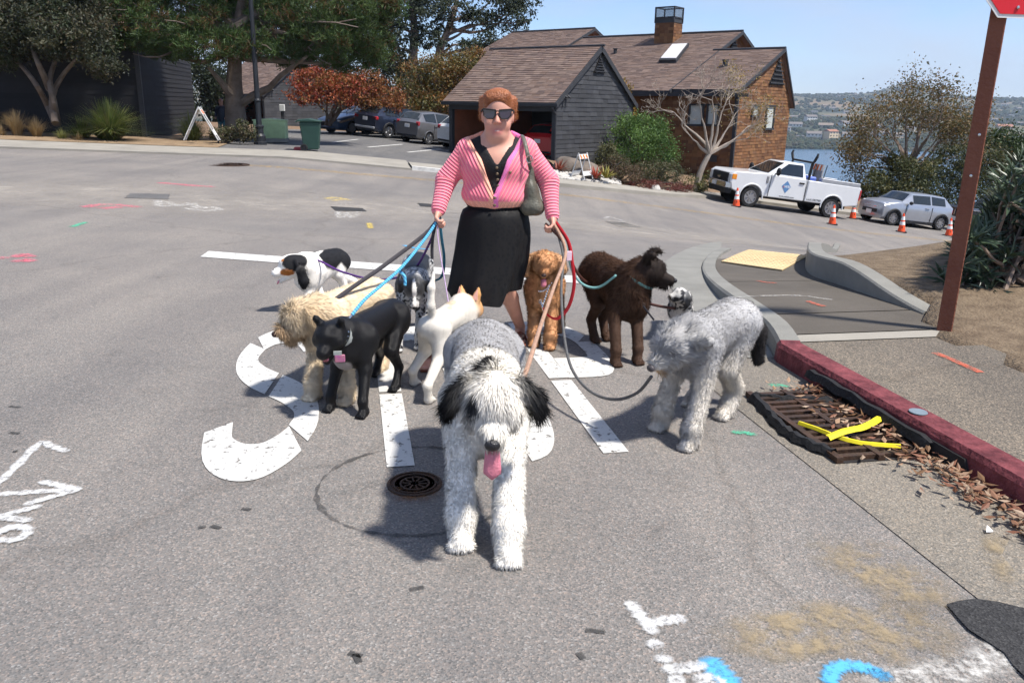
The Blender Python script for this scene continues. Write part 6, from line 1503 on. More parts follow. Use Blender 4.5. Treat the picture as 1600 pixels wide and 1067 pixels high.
# --- the white pickup
WH = paint('pickup_white', (.66, .67, .68), 0, .3)
pt = street_pos(1166, 323, 1.85, .86)
t = thing('pickup_truck', 'white work pickup with tool rack parked behind orange cones', 'truck', pt); sl_ = gslope(pt, h3); t.rotation_euler = (math.atan(sl_[1]), -math.atan(sl_[0]), YAW_ST)
TW, WR = 2.0, .40; hw = TW / 2
def sideprism(nm, pts, mat, y0=-hw, y1=hw, parent=t, bevel=.03, smooth=30):
    mb = MB(); mb.prism([(x, y0, z) for x, z in pts], (0, y1 - y0, 0)); return mb.build(nm, mat, parent, smooth, bevel)
def cut_arches(o, xs_, r=.50):
    cu = MB()
    for x in xs_:
        for s in (-1, 1): cu.lathe([(r, -.22), (r, .22)], (x, s * (hw - .12), WR + .02), 28, Matrix.Rotation(rad(90), 3, 'X'))
    co = cu.build('cutter', M_BLACKP); co.parent = t; md = o.modifiers.new('c', 'BOOLEAN'); md.object = co; md.operation = 'DIFFERENCE'; md.solver = 'EXACT'; bpy.context.view_layer.update()
    me = to_mesh_obj(o); o.modifiers.clear(); o.data = me; bpy.data.objects.remove(co)
    try: me.set_sharp_from_angle(angle=rad(30))
    except Exception: pass
XF, XR = 1.85, -1.75
fr = sideprism('front_body', [(2.72, .62), (2.80, .85), (2.80, 1.20), (2.66, 1.31), (1.25, 1.40), (1.15, 1.38), (1.15, .50), (2.3, .50)], WH); cut_arches(fr, [XF])
# cab: doors below, tapered greenhouse above
cab = sideprism('cab_lower', [(1.16, .50), (1.16, 1.38), (-.40, 1.38), (-.46, .52)], WH)
mb = MB(); b4 = [(1.30, .95, 1.36), (-.42, .95, 1.36), (-.42, -.95, 1.36), (1.30, -.95, 1.36)]; t4 = [(.45, .74, 1.93), (-.30, .74, 1.95), (-.30, -.74, 1.95), (.45, -.74, 1.93)]
mb.add(b4 + t4, [(0, 1, 2, 3), (4, 7, 6, 5), (0, 4, 5, 1), (1, 5, 6, 2), (2, 6, 7, 3), (3, 7, 4, 0)]); mb.build('cab_roof', WH, t, 30, .04)
def quadpanel(nm, q, mat, th=.012, parent=t):
    q = [Vector(p) for p in q]; nr = (q[2] - q[0]).cross(q[3] - q[1]).normalized(); c = sum(q, Vector()) / 4
    if nr.dot(c - Vector((.3, 0, 1.4))) < 0: nr = -nr
    mb = MB(); mb.prism([p - nr * .02 for p in q], nr * (.02 + th)); return mb.build(nm, mat, parent)
def lerpq(f, g, a=b4, b=t4, ia=0, ib=1):
    A = Vector(a[ia]).lerp(Vector(a[ib]), f); B = Vector(b[ia]).lerp(Vector(b[ib]), f); return A.lerp(B, g)
for s, (ia, ib) in ((1, (0, 1)), (-1, (3, 2))):
    w = quadpanel('side_window', [lerpq(.13, .12, ia=ia, ib=ib), lerpq(.90, .12, ia=ia, ib=ib), lerpq(.90, .88, ia=ia, ib=ib), lerpq(.16, .88, ia=ia, ib=ib)], M_CGLASS)
quadpanel('windscreen', [lerpq(.07, .10, ia=0, ib=3), lerpq(.93, .10, ia=0, ib=3), lerpq(.91, .90, ia=0, ib=3), lerpq(.09, .90, ia=0, ib=3)], M_CGLASS)
quadpanel('rear_window', [lerpq(.1, .2, ia=1, ib=2), lerpq(.9, .2, ia=1, ib=2), lerpq(.9, .85, ia=1, ib=2), lerpq(.1, .85, ia=1, ib=2)], M_CGLASS)
# bed: two side walls, floor, tailgate
for s in (1, -1):
    o = sideprism('bed_side', [(-.50, .52), (-.50, 1.36), (-2.86, 1.36), (-2.92, 1.30), (-2.88, .62), (-2.3, .52)], WH, s * hw if s < 0 else hw - .10, s * hw + .10 if s < 0 else hw); cut_arches(o, [XR])
sideprism('tailgate', [(-2.84, .66), (-2.84, 1.34), (-2.91, 1.34), (-2.91, .66)], WH, -hw + .1, hw - .1); sideprism('bed_front', [(-.50, .6), (-.50, 1.36), (-.58, 1.36), (-.58, .6)], WH, -hw + .1, hw - .1)
mb = MB(); mb.box((-1.7, 0, .72), (2.4, TW - .2, .06)); mb.build('bed_floor', M_BLACKP, t)
mb = MB(); mb.box((-.1, 0, .48), (5.2, .95, .18)); mb.build('chassis', M_BLACKP, t)
for s in (1, -1):
    mb = MB(); mb.box((-1.75, s * (hw - .16), .98), (1.05, .24, .40)); mb.build('wheel_well', M_BLACKP, t)
for x in (XF, XR):
    for s in (1, -1):
        wheel(t, (x, s * (hw - .14), WR), WR, .26, s, 8)
        mb = MB(); P = [Vector((x + math.cos(a) * .50, s * (hw + .006), WR + .02 + math.sin(a) * .50)) for a in np.linspace(-.1, math.pi + .1, 17)]; mb.tube(P, .03, 6); mb.build('wheel_arch', WH, t, True)
# face
mb = MB(); mb.box((2.80, 0, 1.00), (.10, 1.44, .42)); gr = mb.build('grille', M_BLACKP, t, bevel=.03)
for i in range(3): mb = MB(); mb.box((2.855, 0, .88 + i * .12), (.03, 1.30, .03)); mb.build('grille_bar', M_BLACKP, t)
mb = MB(); mb.lathe([(.10, 0), (.10, .02), (.001, .022)], (2.865, 0, 1.02), 16, Matrix.Rotation(rad(90), 3, 'Y') @ Matrix.Diagonal((.62, 1.5, 1))); mb.build('badge', M_CHROME, t, True)
for s in (1, -1):
    mb = MB(); mb.box((2.76, s * .86, 1.02), (.16, .26, .36)); mb.build('headlamp', M_LAMP, t, bevel=.03); mb = MB(); mb.box((2.70, s * .985, 1.10), (.20, .05, .20)); mb.build('side_marker', M_AMBER, t, bevel=.01)
    mb = MB(); mb.box((-2.90, s * .93, 1.05), (.10, .16, .42)); mb.build('tail_lamp', M_TAIL, t, bevel=.02)
    mb = MB(); mb.ball((.98, s * 1.17, 1.52), (.08, .14, .17), 10); mb.tube([(.98, s * .95, 1.42), (.98, s * 1.1, 1.46)], .03, 6); mb.build('mirror', M_BLACKP, t, True)
    mb = MB(); mb.box((-.22, s * (hw + .012), 1.20), (.22, .04, .06)); mb.build('door_handle', M_BLACKP, t, bevel=.01)
    mb = MB(); mb.box((1.28, s * (hw + .006), 1.16), (.10, .03, .26)); mb.build('fender_vent', pm('grey_vent', (.2, .2, .21), .5, .1, 8), t, bevel=.01)
    for x in (1.14, -.455): mb = MB(); mb.box((x, s * hw, .96), (.014, .014, .86)); mb.build('door_gap', M_BLACKP, t)
mb = MB(); mb.prism([(2.74, -.98, .62), (2.94, -.80, .62), (2.94, .80, .62), (2.74, .98, .62)], (0, 0, .24)); mb.build('front_bumper', M_CHROME, t, bevel=.03)
mb = MB(); mb.prism([(2.72, -.96, .42), (2.88, -.78, .42), (2.88, .78, .42), (2.72, .96, .42)], (0, 0, .19)); mb.build('air_dam', M_BLACKP, t)
mb = MB(); mb.box((2.955, -.2, .73), (.02, .32, .16)); mb.build('number_plate', M_PLATE, t); mb = MB(); mb.box((-2.98, 0, .62), (.14, 1.7, .16)); mb.build('rear_bumper', M_CHROME, t, bevel=.02)
# door emblem and lettering on the left side (facing the road)
yL = hw + .004; ML = Matrix.Translation((0, 0, 0))
def onside(x, z, off=.003): return Matrix.Translation((x, hw + off, z)) @ Matrix(((-1, 0, 0), (0, 0, 1), (0, 1, 0))).to_4x4()
M_LOGO = pm('emblem_blue', (.10, .22, .42), .5, .05, 4); M_INK = pm('lettering_dark', (.05, .055, .06), .6, .05, 4); M_INKW = pm('lettering_white', (.75, .75, .75), .6, .03, 4); M_INKR = pm('lettering_red', (.6, .12, .08), .6, .05, 4)
mb = MB(); mb.prism([(.42, yL, 1.22), (.22, yL, 1.0), (.42, yL, .74), (.62, yL, 1.0)], (0, .004, 0)); em = mb.build('door_emblem', M_LOGO, t)
text_part('emblem_text', 'WBI', .15, M_INKW, em, onside(.38, .985, .010)); text_part('emblem_text', 'a', .14, M_INKR, em, onside(.54, .985, .010))
text_part('web_address', 'www.wbint.com', .10, M_INK, t, onside(.32, .60)); text_part('licence_lettering', 'Lic#1082980', .125, M_INK, t, onside(-.90, .62))
# rack, tool box, signs in the bed
mb = MB()
for s in (1, -1):
    mb.tube([(-.60, s * .78, 1.36), (-.62, s * .80, 2.05), (-.62, s * .86, 2.12), (-.62, s * .98, 2.30), (-.64, s * .96, 2.42)], [.05, .05, .06, .06, .04], 6)
mb.tube([(-.62, -.8, 2.05), (-.62, .8, 2.05)], .04, 6); mb.build('rack', M_BLACKP, t, True)
for s in (1, -1):
    mb = MB(); mb.box((-1.95, s * (hw - .14), 1.43), (1.75, .26, .15)); mb.build('tool_box', pm('aluminium_box', (.42, .43, .45), .4, .1, 5, metal=.6), t, bevel=.01)
sg = thing('folded_sign', 'orange and white striped barricades standing in the pickup bed', 'barricade', pt); sg.rotation_euler = t.rotation_euler
mb = MB(); mb.box((-1.35, .1, 1.40), (.06, .7, 1.25)); mb.build('panel', pm('grey_panel', (.30, .30, .30), .7, .2, 4), sg)
for i in range(6):
    mb = MB(); y0 = -.26 + i * .12; mb.prism([(-1.31, y0, 1.78), (-1.31, y0 + .12, 1.78), (-1.31, y0 + .18, 2.0), (-1.31, y0 + .06, 2.0)], (.012, 0, 0)); mb.build('stripe', pm('reflective_orange', (.75, .16, .03), .5, .05, 4) if i % 2 == 0 else pm('reflective_white', (.75, .74, .70), .5, .05, 4), sg)
for i in range(4):
    mb = MB(); mb.tube([(-1.1 - .1 * i, -.2 + .2 * i, .75), (-1.15 - .12 * i, -.2 + .2 * i, 2.02)], .02, 6); mb.build('rod', M_CHART, sg)
cb = thing('jerry_can', 'blue and white container in the pickup bed behind the cab', 'container', pt); cb.rotation_euler = t.rotation_euler
mb = MB(); mb.box((-.85, .45, 1.36), (.35, .45, .30)); mb.build('can_body', pm('blue_plastic', (.10, .16, .50), .5, .1, 6), cb, bevel=.05); mb = MB(); mb.box((-.85, .45, 1.16), (.40, .5, .12)); mb.build('can_base', M_INKW, cb, bevel=.03); mb = MB(); mb.box((-.85, .45, .9), (.36, .46, .42)); mb.build('crate', M_BLACKP, cb)
# =================================================================== street furniture
M_ORANGE = pm('cone_orange', (.80, .09, .025), .55, .08, 8); M_REFL = pm('cone_band', (.72, .72, .70), .45, .08, 10)
def cone(u, v, label, h=.72):
    p = ong(u, v); t = thing('traffic_cone', label, 'traffic cone', p, random.uniform(-.4, .4), 'orange cones along the street')
    mb = MB(); mb.box((0, 0, .02), (.37, .37, .04)); mb.build('base', M_BLACKP, t, bevel=.01)
    r = lambda z: .145 - (.145 - .028) * z / h
    def seg(nm, z0, z1, m, e=0): mb = MB(); mb.lathe([(r(z0) + e, z0), (r(z1) + e, z1)], n=20); mb.build(nm, m, t, True)
    seg('cone_body', .04, h, M_ORANGE); seg('reflective_band', h * .40, h * .57, M_REFL, .004); seg('reflective_band', h * .65, h * .84, M_REFL, .004)
    mb = MB(); mb.prism([(-.028, -r(.2) - .005, .16), (.028, -r(.2) - .005, .16), (.0, -r(.27) - .004, .26)], (0, .01, 0)); mb.build('stencil', M_BLACKP, t)
for u, v, lab in [(1150, 323, 'orange cone before the front wheel of the pickup'), (1300, 351, 'orange cone before the rear wheel of the pickup'), (1332, 342, 'orange cone between pickup and silver hatchback'), (1408, 363, 'orange cone in front of the silver hatchback'), (1482, 369, 'orange cone beside the wooden sign post')]: cone(u, v, lab)
# sign post
M_POST = pm('stained_post', (.155, .05, .03), .7, .25, 3, .5, 40, col2=(.22, .085, .05))
pb = onz(1477, 506, .17); t = thing('stop_sign', 'red stop sign on a reddish brown wooden post', 'sign', (pb.x, pb.y, .08), rad(-28))
mb = MB(); mb.box((0, 0, 1.55), (.095, .095, 3.1)); mb.build('post', M_POST, t, bevel=.006)
for z, x in ((1.10, .0), (1.36, .008)):
    mb = MB(); mb.lathe([(.011, 0), (.009, .006), (.001, .007)], (x, -.0475, z), 8, Matrix.Rotation(rad(90), 3, 'X')); mb.build('bolt', M_CHROME, t)
sg = thing('sign_plate', None, None, (0, 0, 0)); sg.parent = t; sg.rotation_euler = (0, 0, rad(28 + 8))
def octo(r): return [(math.cos(rad(22.5 + 45 * i)) * r, math.sin(rad(22.5 + 45 * i)) * r) for i in range(8)]
cz = 2.06 + .38; R8 = .38 / math.cos(rad(22.5)); OF = .10
mb = MB(); mb.prism([(x + OF, -.075, z + cz) for x, z in octo(R8)], (0, .006, 0)); mb.build('border', pm('sign_white', (.75, .75, .74), .5, .04, 4), sg)
mb = MB(); mb.prism([(x + OF, -.080, z + cz) for x, z in octo(R8 - .024)], (0, .0045, 0)); mb.build('face', pm('sign_red', (.62, .018, .03), .45, .06, 3), sg)
text_part('lettering', 'STOP', .30, MATS['sign_white'], sg, Matrix.Translation((OF, -.0815, cz)) @ Matrix.Rotation(rad(90), 4, 'X'))
for z in (2.12, 2.76): mb = MB(); mb.lathe([(.012, 0), (.011, .006), (.004, .010)], (.06, -.081, z), 10, Matrix.Rotation(rad(90), 3, 'X')); mb.build('bolt', M_CHROME, sg)
# lamp post
M_LP = pm('lamp_post_paint', (.018, .02, .024), .45, .15, 6)
p = ong(407, 229); t = thing('lamp_post', 'slender black lamp post beside the green cabinet', 'street lamp', (p.x, p.y, p.z + .04))
mb = MB(); mb.lathe([(.24, 0), (.24, .12), (.21, .14), (.21, .34), (.15, .42), (.15, .62), (.17, .64), (.17, .70), (.115, .74)], n=12); mb.build('base', M_LP, t, 25)
mb = MB(); mb.lathe([(.105, .70), (.10, 1.55), (.125, 1.57), (.125, 1.62), (.095, 1.66), (.07, 7.5)], n=12); mb.build('shaft', M_LP, t, 30)
mb = MB(); mb.lathe([(.11, 7.5), (.13, 7.6), (.10, 7.7), (.22, 7.75), (.26, 8.2), (.16, 8.35), (.03, 8.5)], n=12); mb.build('lantern', M_LP, t, 30)
# green utility cabinet
p = ong(419, 226); t = thing('utility_cabinet', 'light green louvred utility cabinet behind the lamp post', 'cabinet', (p.x, p.y + .5, p.z + .05), rad(8)); M_GC = pm('cabinet_green', (.40, .52, .29), .6, .1, 4)
mb = MB(); mb.box((0, 0, .10), (1.26, .72, .14)); mb.build('plinth', M_CONC, t); mb = MB(); mb.box((0, 0, .50), (1.22, .68, .66)); mb.build('body', M_GC, t, bevel=.02); mb = MB(); mb.prism([(-.64, -.37, .83), (.64, -.37, .83), (.64, -.37, .87), (0, -.37, .92), (-.64, -.37, .87)], (0, .74, 0)); mb.build('lid', M_GC, t, bevel=.01)
for i in range(11): mb = MB(); mb.box((0, -.352, .24 + i * .05), (1.10, .03, .022)); mb.build('louvre', M_GC, t)
# wheeled bin
p = ong(487, 239); t = thing('wheelie_bin', 'dark green wheeled rubbish bin at the lot entrance', 'bin', (p.x, p.y, p.z + .06), rad(8)); M_BIN = pm('bin_green', (.018, .05, .040), .5, .1, 4)
mb = MB(); a, b_ = [(-.24, -.26, .06), (.26, -.26, .06), (.26, .26, .06), (-.24, .26, .06)], [(-.34, -.33, .98), (.34, -.33, .98), (.34, .33, .98), (-.34, .33, .98)]; mb.add(a + b_, [(0, 3, 2, 1), (4, 5, 6, 7), (0, 1, 5, 4), (1, 2, 6, 5), (2, 3, 7, 6), (3, 0, 4, 7)]); mb.build('body', M_BIN, t, bevel=.03)
mb = MB(); mb.prism([(-.44, -.37, .98), (.38, -.37, .98), (.38, -.37, 1.02), (-.02, -.37, 1.09), (-.40, -.37, 1.05)], (0, .74, 0)); mb.build('lid', M_BIN, t, bevel=.02); mb = MB(); mb.tube([(-.46, -.28, .98), (-.46, .28, .98)], .02, 6); mb.build('handle', M_BIN, t, True)
for s in (1, -1): wheel(t, (-.22, s * .28, .125), .125, .07, s, 6, M_BLACKP)
# red kerb end
p = ong(466, 237); mb = MB(); mb.box((p.x, p.y, p.z + .07), (.28, .5, .16), rad(12)); tag(mb.build('kerb_end', pm('faded_red_paint', (.42, .08, .08), .8, .2, 6), bevel=.03), 'short red painted kerb end beside the bin', 'kerb')
# meter box on a stake
p = pxp(443, 200, 38.5); t = thing('meter_box', 'white meter box on a dark stake before the sided wall', 'meter box', (p[0], p[1], float(G(p[0], p[1])) - .02)); mb = MB(); mb.box((0, 0, .55), (.14, .10, 1.3)); mb.build('stake', M_CHART, t); mb = MB(); mb.box((0, -.04, 1.32), (.24, .14, .30)); mb.build('box', pm('meter_white', (.5, .5, .48), .6, .08, 4), t, bevel=.02)
# low white rail left of the parked cars
p = pxp(515, 190, 47); t = thing('guard_rail', 'low pale rail behind the blue sedan', 'rail', (p[0], p[1], 0)); zt_ = float(p[2])
mb = MB(); mb.box((0, 0, zt_), (3.6, .06, .14)); mb.build('rail', pm('pale_rail', (.42, .40, .37), .7, .1, 4), t)
for x in (-1.6, 0, 1.6): mb = MB(); mb.box((x, 0.02, zt_ - .6), (.10, .08, 1.2)); mb.build('post', MATS['pale_rail'], t)
# A-frame barricades
def barricade(label, p, rz, h, w, plates=True, lean=.42):
    t = thing('barricade', label, 'barricade', p, rz); M_FR = pm('barricade_frame', (.50, .50, .49), .6, .15, 6)
    for s in (1, -1):
        g = thing('frame', None, None); g.parent = t
        for e in (-1, 1):
            mb = MB(); mb.tube([(s * lean, e * w / 2, 0), (0, e * w / 2, h)], .022, 6); mb.build('leg', M_FR, g)
        for f in ((.24, .86) if plates else (.5,)):
            mb = MB(); c = Vector((s * lean * (1 - f), 0, h * f)); mb.box(c, (.02, w + .05, h * .17), 0, Matrix.Rotation(-s * math.atan2(lean, h), 3, 'Y')); mb.build('board', M_REFL if f < .5 else pm('barricade_board', (.62, .60, .57), .5, .1, 4), g)
            if f > .5:
                for k in range(3):
                    mb = MB(); mb.box(c + Vector((s * .012, -w / 2 + (k + .5) * w / 3, 0)), (.012, w / 7, h * .15), 0, Matrix.Rotation(-s * math.atan2(lean, h), 3, 'Y') @ Matrix.Rotation(.5, 3, 'X')); mb.build('stripe', pm('reflective_orange', (.75, .16, .03), .5, .05, 4), g)
    return t
p = Vector(pxp(316, 222, 29.4)); barricade('grey A-frame barricade standing before the dark wall', (p.x, p.y, p.z + .06), rad(8), 1.12, .30, True, .58)
p = pxp(909, 279, 30.4); p[2] = float(p[2]) - .03; barricade('small striped A-frame barricade in the garage garden', Vector(p), rad(-35), .95, .6, True, .30)

# --- storm drain with its filter cloth
t = thing('storm_drain', 'rusty storm drain grate in the gutter by the red kerb', 'drain', (0, 0, 0)); s0, s1, r0, r1 = 3.10, 4.02, 2.17, 2.60
def RS(s, r, z): x, y = XY(s, r); return Vector((x, y, float(G(x, y)) + z))
rzs = math.atan2(RD[1], RD[0])
mb = MB(); mb.prism([RS(s0, r0, .006), RS(s1, r0, .006), RS(s1, r1 + .04, .006), RS(s0, r1 + .04, .006)], (0, 0, .003)); mb.build('pit', M_DARKIN, t)
for i in range(13):
    s = s0 + (s1 - s0) * (i + .5) / 13; mb = MB(); mb.box(RS(s, (r0 + r1) / 2, .020), (.032, r1 - r0, .022), rzs); mb.build('bar', M_IRON, t)
for r in (r0, (r0 + r1) / 2, r1): mb = MB(); mb.box(RS((s0 + s1) / 2, r, .021), (s1 - s0, .034, .027), rzs); mb.build('frame_bar', M_IRON, t)
# dark inlet in the kerb face
mb = MB(); mb.prism([RS(2.85, KR - .004, .012), RS(4.05, KR - .004, .012), RS(4.0, KR - .002, .085), RS(2.9, KR - .002, .085)], (.03, .006, 0)); mb.build('inlet', M_DARKIN, t)
M_CLOTH = pm('black_cloth', (.014, .014, .015), .75, .3, 9, .6, 30)
def cloth_strip(nm, pts, w, lab, mat=M_CLOTH, th=.012, z=.02, cat='cloth'):
    P = smooth_path([Vector(p) for p in pts], 4); Lf = []; mb = MB(); vs = []; n = len(P)
    for i, p in enumerate(P):
        d = (P[min(i + 1, n - 1)] - P[max(i - 1, 0)]); d.z = 0; d.normalize(); rf = 1.0 if th > .008 else .08; nn = Vector((-d.y, d.x, 0)) * w / 2 * (1 + .25 * rf * math.sin(i * 1.9)); zz_ = Vector((0, 0, z + .014 * rf * math.sin(i * 1.3) ** 2))
        vs += [p + nn + zz_ - Vector((0, 0, .012)), p + nn * .4 + zz_ + Vector((0, 0, th)), p - nn * .4 + zz_ + Vector((0, 0, th)), p - nn + zz_ - Vector((0, 0, .012))]
    mb.add(vs, [(4 * i + j, 4 * (i + 1) + j, 4 * (i + 1) + j + 1, 4 * i + j + 1) for i in range(n - 1) for j in range(3)]); o = mb.build(nm, mat, None, True); return tag(o, lab, cat)
def gp(u, v, z=0): return ong(u, v) + Vector((0, 0, z))
cloth_strip('filter_cloth', [gp(1176, 626), gp(1195, 645), gp(1215, 668), gp(1234, 685), gp(1262, 700), gp(1302, 716)], .062, 'black filter cloth bunched along the near side of the drain', th=.02)
cloth_strip('filter_cloth', [gp(1174, 624), gp(1210, 628), gp(1255, 631), gp(1300, 632)], .04, 'black filter cloth edge along the far side of the drain', th=.015)
cloth_strip('filter_cloth', [RS(3.1, 2.64, .02), RS(3.5, 2.63, .03), RS(3.95, 2.635, .035), RS(4.2, 2.64, .02)], .06, 'black cloth roll pressed against the red kerb face', th=.03, z=.03)
M_STRAP = pm('yellow_strap', (.75, .62, .02), .6, .1, 6)
cloth_strip('strap', [gp(1247, 671, .03), gp(1275, 682, .035), gp(1305, 694, .035), gp(1345, 703, .03), gp(1405, 708, .03)], .022, 'narrow yellow strap lying across the drain grate', M_STRAP, .004, .012, 'strap')
cloth_strip('strap', [gp(1290, 699, .035), gp(1315, 693, .05), gp(1345, 686, .05), gp(1370, 672, .05)], .045, 'broad yellow strap folded over the drain grate', M_STRAP, .004, .022, 'strap')
# dead leaves in the gutter
rg = np.random.default_rng(201); m = 900; ss = np.concatenate([rg.uniform(1.2, 3.15, 720), rg.uniform(3.1, 4.1, 180)]); rr_ = np.where(ss < 3.12, 2.63 - np.abs(rg.normal(0, .10, m)) * np.clip((ss - 1.0) / 1.6, .25, 1), 2.6 - np.abs(rg.normal(0, .12, m)))
Pp = np.array([RS(a, b_, .022 + .035 * rg.random()) for a, b_ in zip(ss, rr_)]); D = np.stack([rg.normal(0, 1, m), rg.normal(0, 1, m), rg.normal(0, .08, m)], 1)
o = leaves('gutter_leaves', Pp, np.full(m, .055), np.array([(.42, .27, .17), (.33, .17, .10), (.28, .12, .07), (.50, .36, .25), (.22, .12, .06)])[rg.integers(5, size=m)], M_LEAF, None, 202, .38, 3.0, D); tag(o, 'dead leaves heaped in the gutter beside the drain', 'leaves')
mb = MB(); q = gp(1540, 836, .012); mb.prism([q, q + Vector((.03, .005, 0)), q + Vector((.02, .035, .01))], (0, 0, .004)); tag(mb.build('paper_scrap', M_INKW), 'white scrap lying in the gutter at right', 'litter')
q = RS(3.35, KR + .09, kerb_h(3.35) + .006); mb = MB(); mb.lathe([(.045, 0), (.043, .004), (.001, .005)], q, 20); tag(mb.build('kerb_marker', pm('blue_grey_disc', (.16, .20, .23), .5, .15, 10)), 'round blue grey marker disc on the red kerb', 'marker')
for px, lab, mt in (([(1460, 552), (1485, 562), (1532, 583)], 'orange sprayed arrow on the pavement', M_SPRAYR), ([(1185, 427), (1200, 431), (1215, 432)], 'red sprayed dash on the ramp below the yellow pad', M_SPRAYR), ([(1262, 468), (1275, 473), (1288, 477)], 'red sprayed dash beside the curved kerb', M_SPRAYR), ([(1140, 461), (1200, 458), (1250, 458), (1300, 466)], 'white sprayed line across the ramp', M_FAINT)):
    mb = MB(); P = [onz(u, v, kerb_h(float(S_of(*onz(u, v, .1).xy)))) for u, v in px]; P2 = smooth_path(P, 4); Lf, Rg = ribbon([Vector((p.x, p.y)) for p in P2], .05)
    vs = []
    for a, b_ in zip(Lf, Rg):
        for p in (a, b_): vs.append((p.x, p.y, walk_z(p.x, p.y, float(S_of(p.x, p.y))) + .006))
    o = np_mesh('spray_mark', vs, [(2 * i, 2 * i + 1, 2 * i + 3, 2 * i + 2) for i in range(len(Lf) - 1)], mt, None, None, True, None, {'rim': [.8] * len(vs)}); tag(o, lab, 'road marking')
# =================================================================== the woman
SKIN = (0.58, 0.30, 0.22); WX, WY = -0.115, 5.12
def W_(x, y, z): return (WX + x, WY + y, z)
def F_(x, y, z): return (WX + .003 + (x - .003) * 1.12, WY - .005 + y * 1.10, 1.668 - (1.668 - z) * 1.22)      # the head, a little larger
M_SKIN = pm('skin', (1, 1, 1), 0.5, 0.05, 18, attr='Col', spec=.35)
person = thing('person', 'woman in pink striped cardigan and sunglasses holding many dog leashes', 'person', (0, 0, 0))
B = Org(0.0065); sk = SKIN
B.e(F_(.005, .01, 1.565), (.090, .101, .118), sk, .02); B.e(F_(.003, -.020, 1.500), (.080, .072, .094), sk, .03); B.c(F_(-.012, -.048, 1.440), F_(.018, -.048, 1.440), .034, col=sk, k=.035); B.c(W_(0, -.025, 1.395), W_(0, .01, 1.38), .064, .072, sk, .03)
B.e(F_(-.032, -.055, 1.492), (.034, .028, .034), (.62, .29, .21), .02); B.e(F_(.038, -.055, 1.492), (.034, .028, .034), (.62, .29, .21), .02)
B.c(F_(.003, -.086, 1.548), F_(.003, -.106, 1.509), .010, .0155, (.62, .29, .21), .012); B.e(F_(-.011, -.092, 1.506), (.010, .012, .010), (.58, .25, .19), .008); B.e(F_(.017, -.092, 1.506), (.010, .012, .010), (.58, .25, .19), .008)
B.c(F_(-.024, -.074, 1.471), F_(.003, -.082, 1.466), .0055, .0065, (.52, .17, .15), .006); B.c(F_(.003, -.082, 1.466), F_(.030, -.074, 1.471), .0065, .0055, (.52, .17, .15), .006); B.c(F_(-.012, -.081, 1.457), F_(.018, -.081, 1.457), .0075, col=(.52, .17, .15), k=.006)
for s in (-1, 1): B.e(F_(.003 + s * .078, .012, 1.53), (.013, .024, .038), (.58, .28, .2), .008)
B.c(W_(0, .02, 1.44), W_(0, .03, 1.33), .062, .074, sk, .03)
B.c(W_(-.04, .035, 1.365), W_(-.140, .03, 1.300), .046, .048, sk, .05); B.c(W_(.04, .035, 1.365), W_(.145, .03, 1.300), .046, .048, sk, .05); B.e(W_(0, .008, 1.215), (.188, .126, .150), sk, .05); B.e(W_(-.0, .02, 1.02), (.165, .12, .14), sk, .05); B.e(W_(-.03, .03, .85), (.18, .14, .15), sk, .05)
def hand(wr, dirn, palm_n, thumb_side, col):
    """palm, four curled fingers of unequal length and a thumb closing against them"""
    d = Vector(dirn).normalized(); n = Vector(palm_n).normalized(); sd = d.cross(n).normalized(); w = Vector(wr)
    B.c(w, w + d * .03, .027, .028, col, .012)
    for i in range(4): B.c(w + d * .025 + sd * (i - 1.5) * .012, w + d * .078 + sd * (i - 1.5) * .0185, .0135, .0125, col, .010)
    for i, L in enumerate((.88, 1.0, .95, .75)):
        p0 = w + d * .078 + sd * (i - 1.5) * .0195; p1 = p0 + (d * .55 + n * .83).normalized() * .034 * L; p2 = p1 + (d * -.35 + n * .94).normalized() * .026 * L; p3 = p2 + (d * -.95 + n * .3).normalized() * .018 * L
        B.c(p0, p1, .0098, .0092, col, .003); B.c(p1, p2, .0092, .0085, col, .003); B.c(p2, p3, .0085, .0075, col, .003)
    t0 = w + d * .03 + sd * thumb_side * .030; t1 = t0 + (d * .55 + sd * thumb_side * .55 + n * .5).normalized() * .034; t2 = t1 + (d * .5 + n * .8 - sd * thumb_side * .45).normalized() * .030
    B.c(w + d * .018 + sd * thumb_side * .012, t0, .015, .013, col, .01); B.c(t0, t1, .0125, .011, col, .004); B.c(t1, t2, .0105, .0085, col, .003)
HL = Vector(atY(683, 338, 5.02)); HR = Vector(atY(864, 347, 5.02))
ELB = [Vector(W_(-.315, .03, 1.115)), Vector(W_(.325, .03, 1.12))]; SHO = [Vector(W_(-.180, .03, 1.295)), Vector(W_(.185, .03, 1.295))]
for i, (S, E, Hn) in enumerate(zip(SHO, ELB, (HL, HR))):
    d = (Hn - E).normalized(); wr = Hn - d * .045; B.c(S, E, .052, .042, sk, .03); B.c(E, wr, .040, .026, sk, .02)
    hand(wr, d + Vector((0, -.25, -.1)), (0.75 * (1 if i == 0 else -1), -.2, -.35) , -1 if i == 0 else 1, sk)
HIPS = [Vector(W_(-.10, .03, .84)), Vector(W_(.085, .03, .84))]
FTR = Vector((-.50, 4.86, 0)); FTL = Vector((.055, 5.44, 0)); KNR = Vector(W_(-.165, -.07, .46)); KNL = Vector(W_(.055, .07, .46))
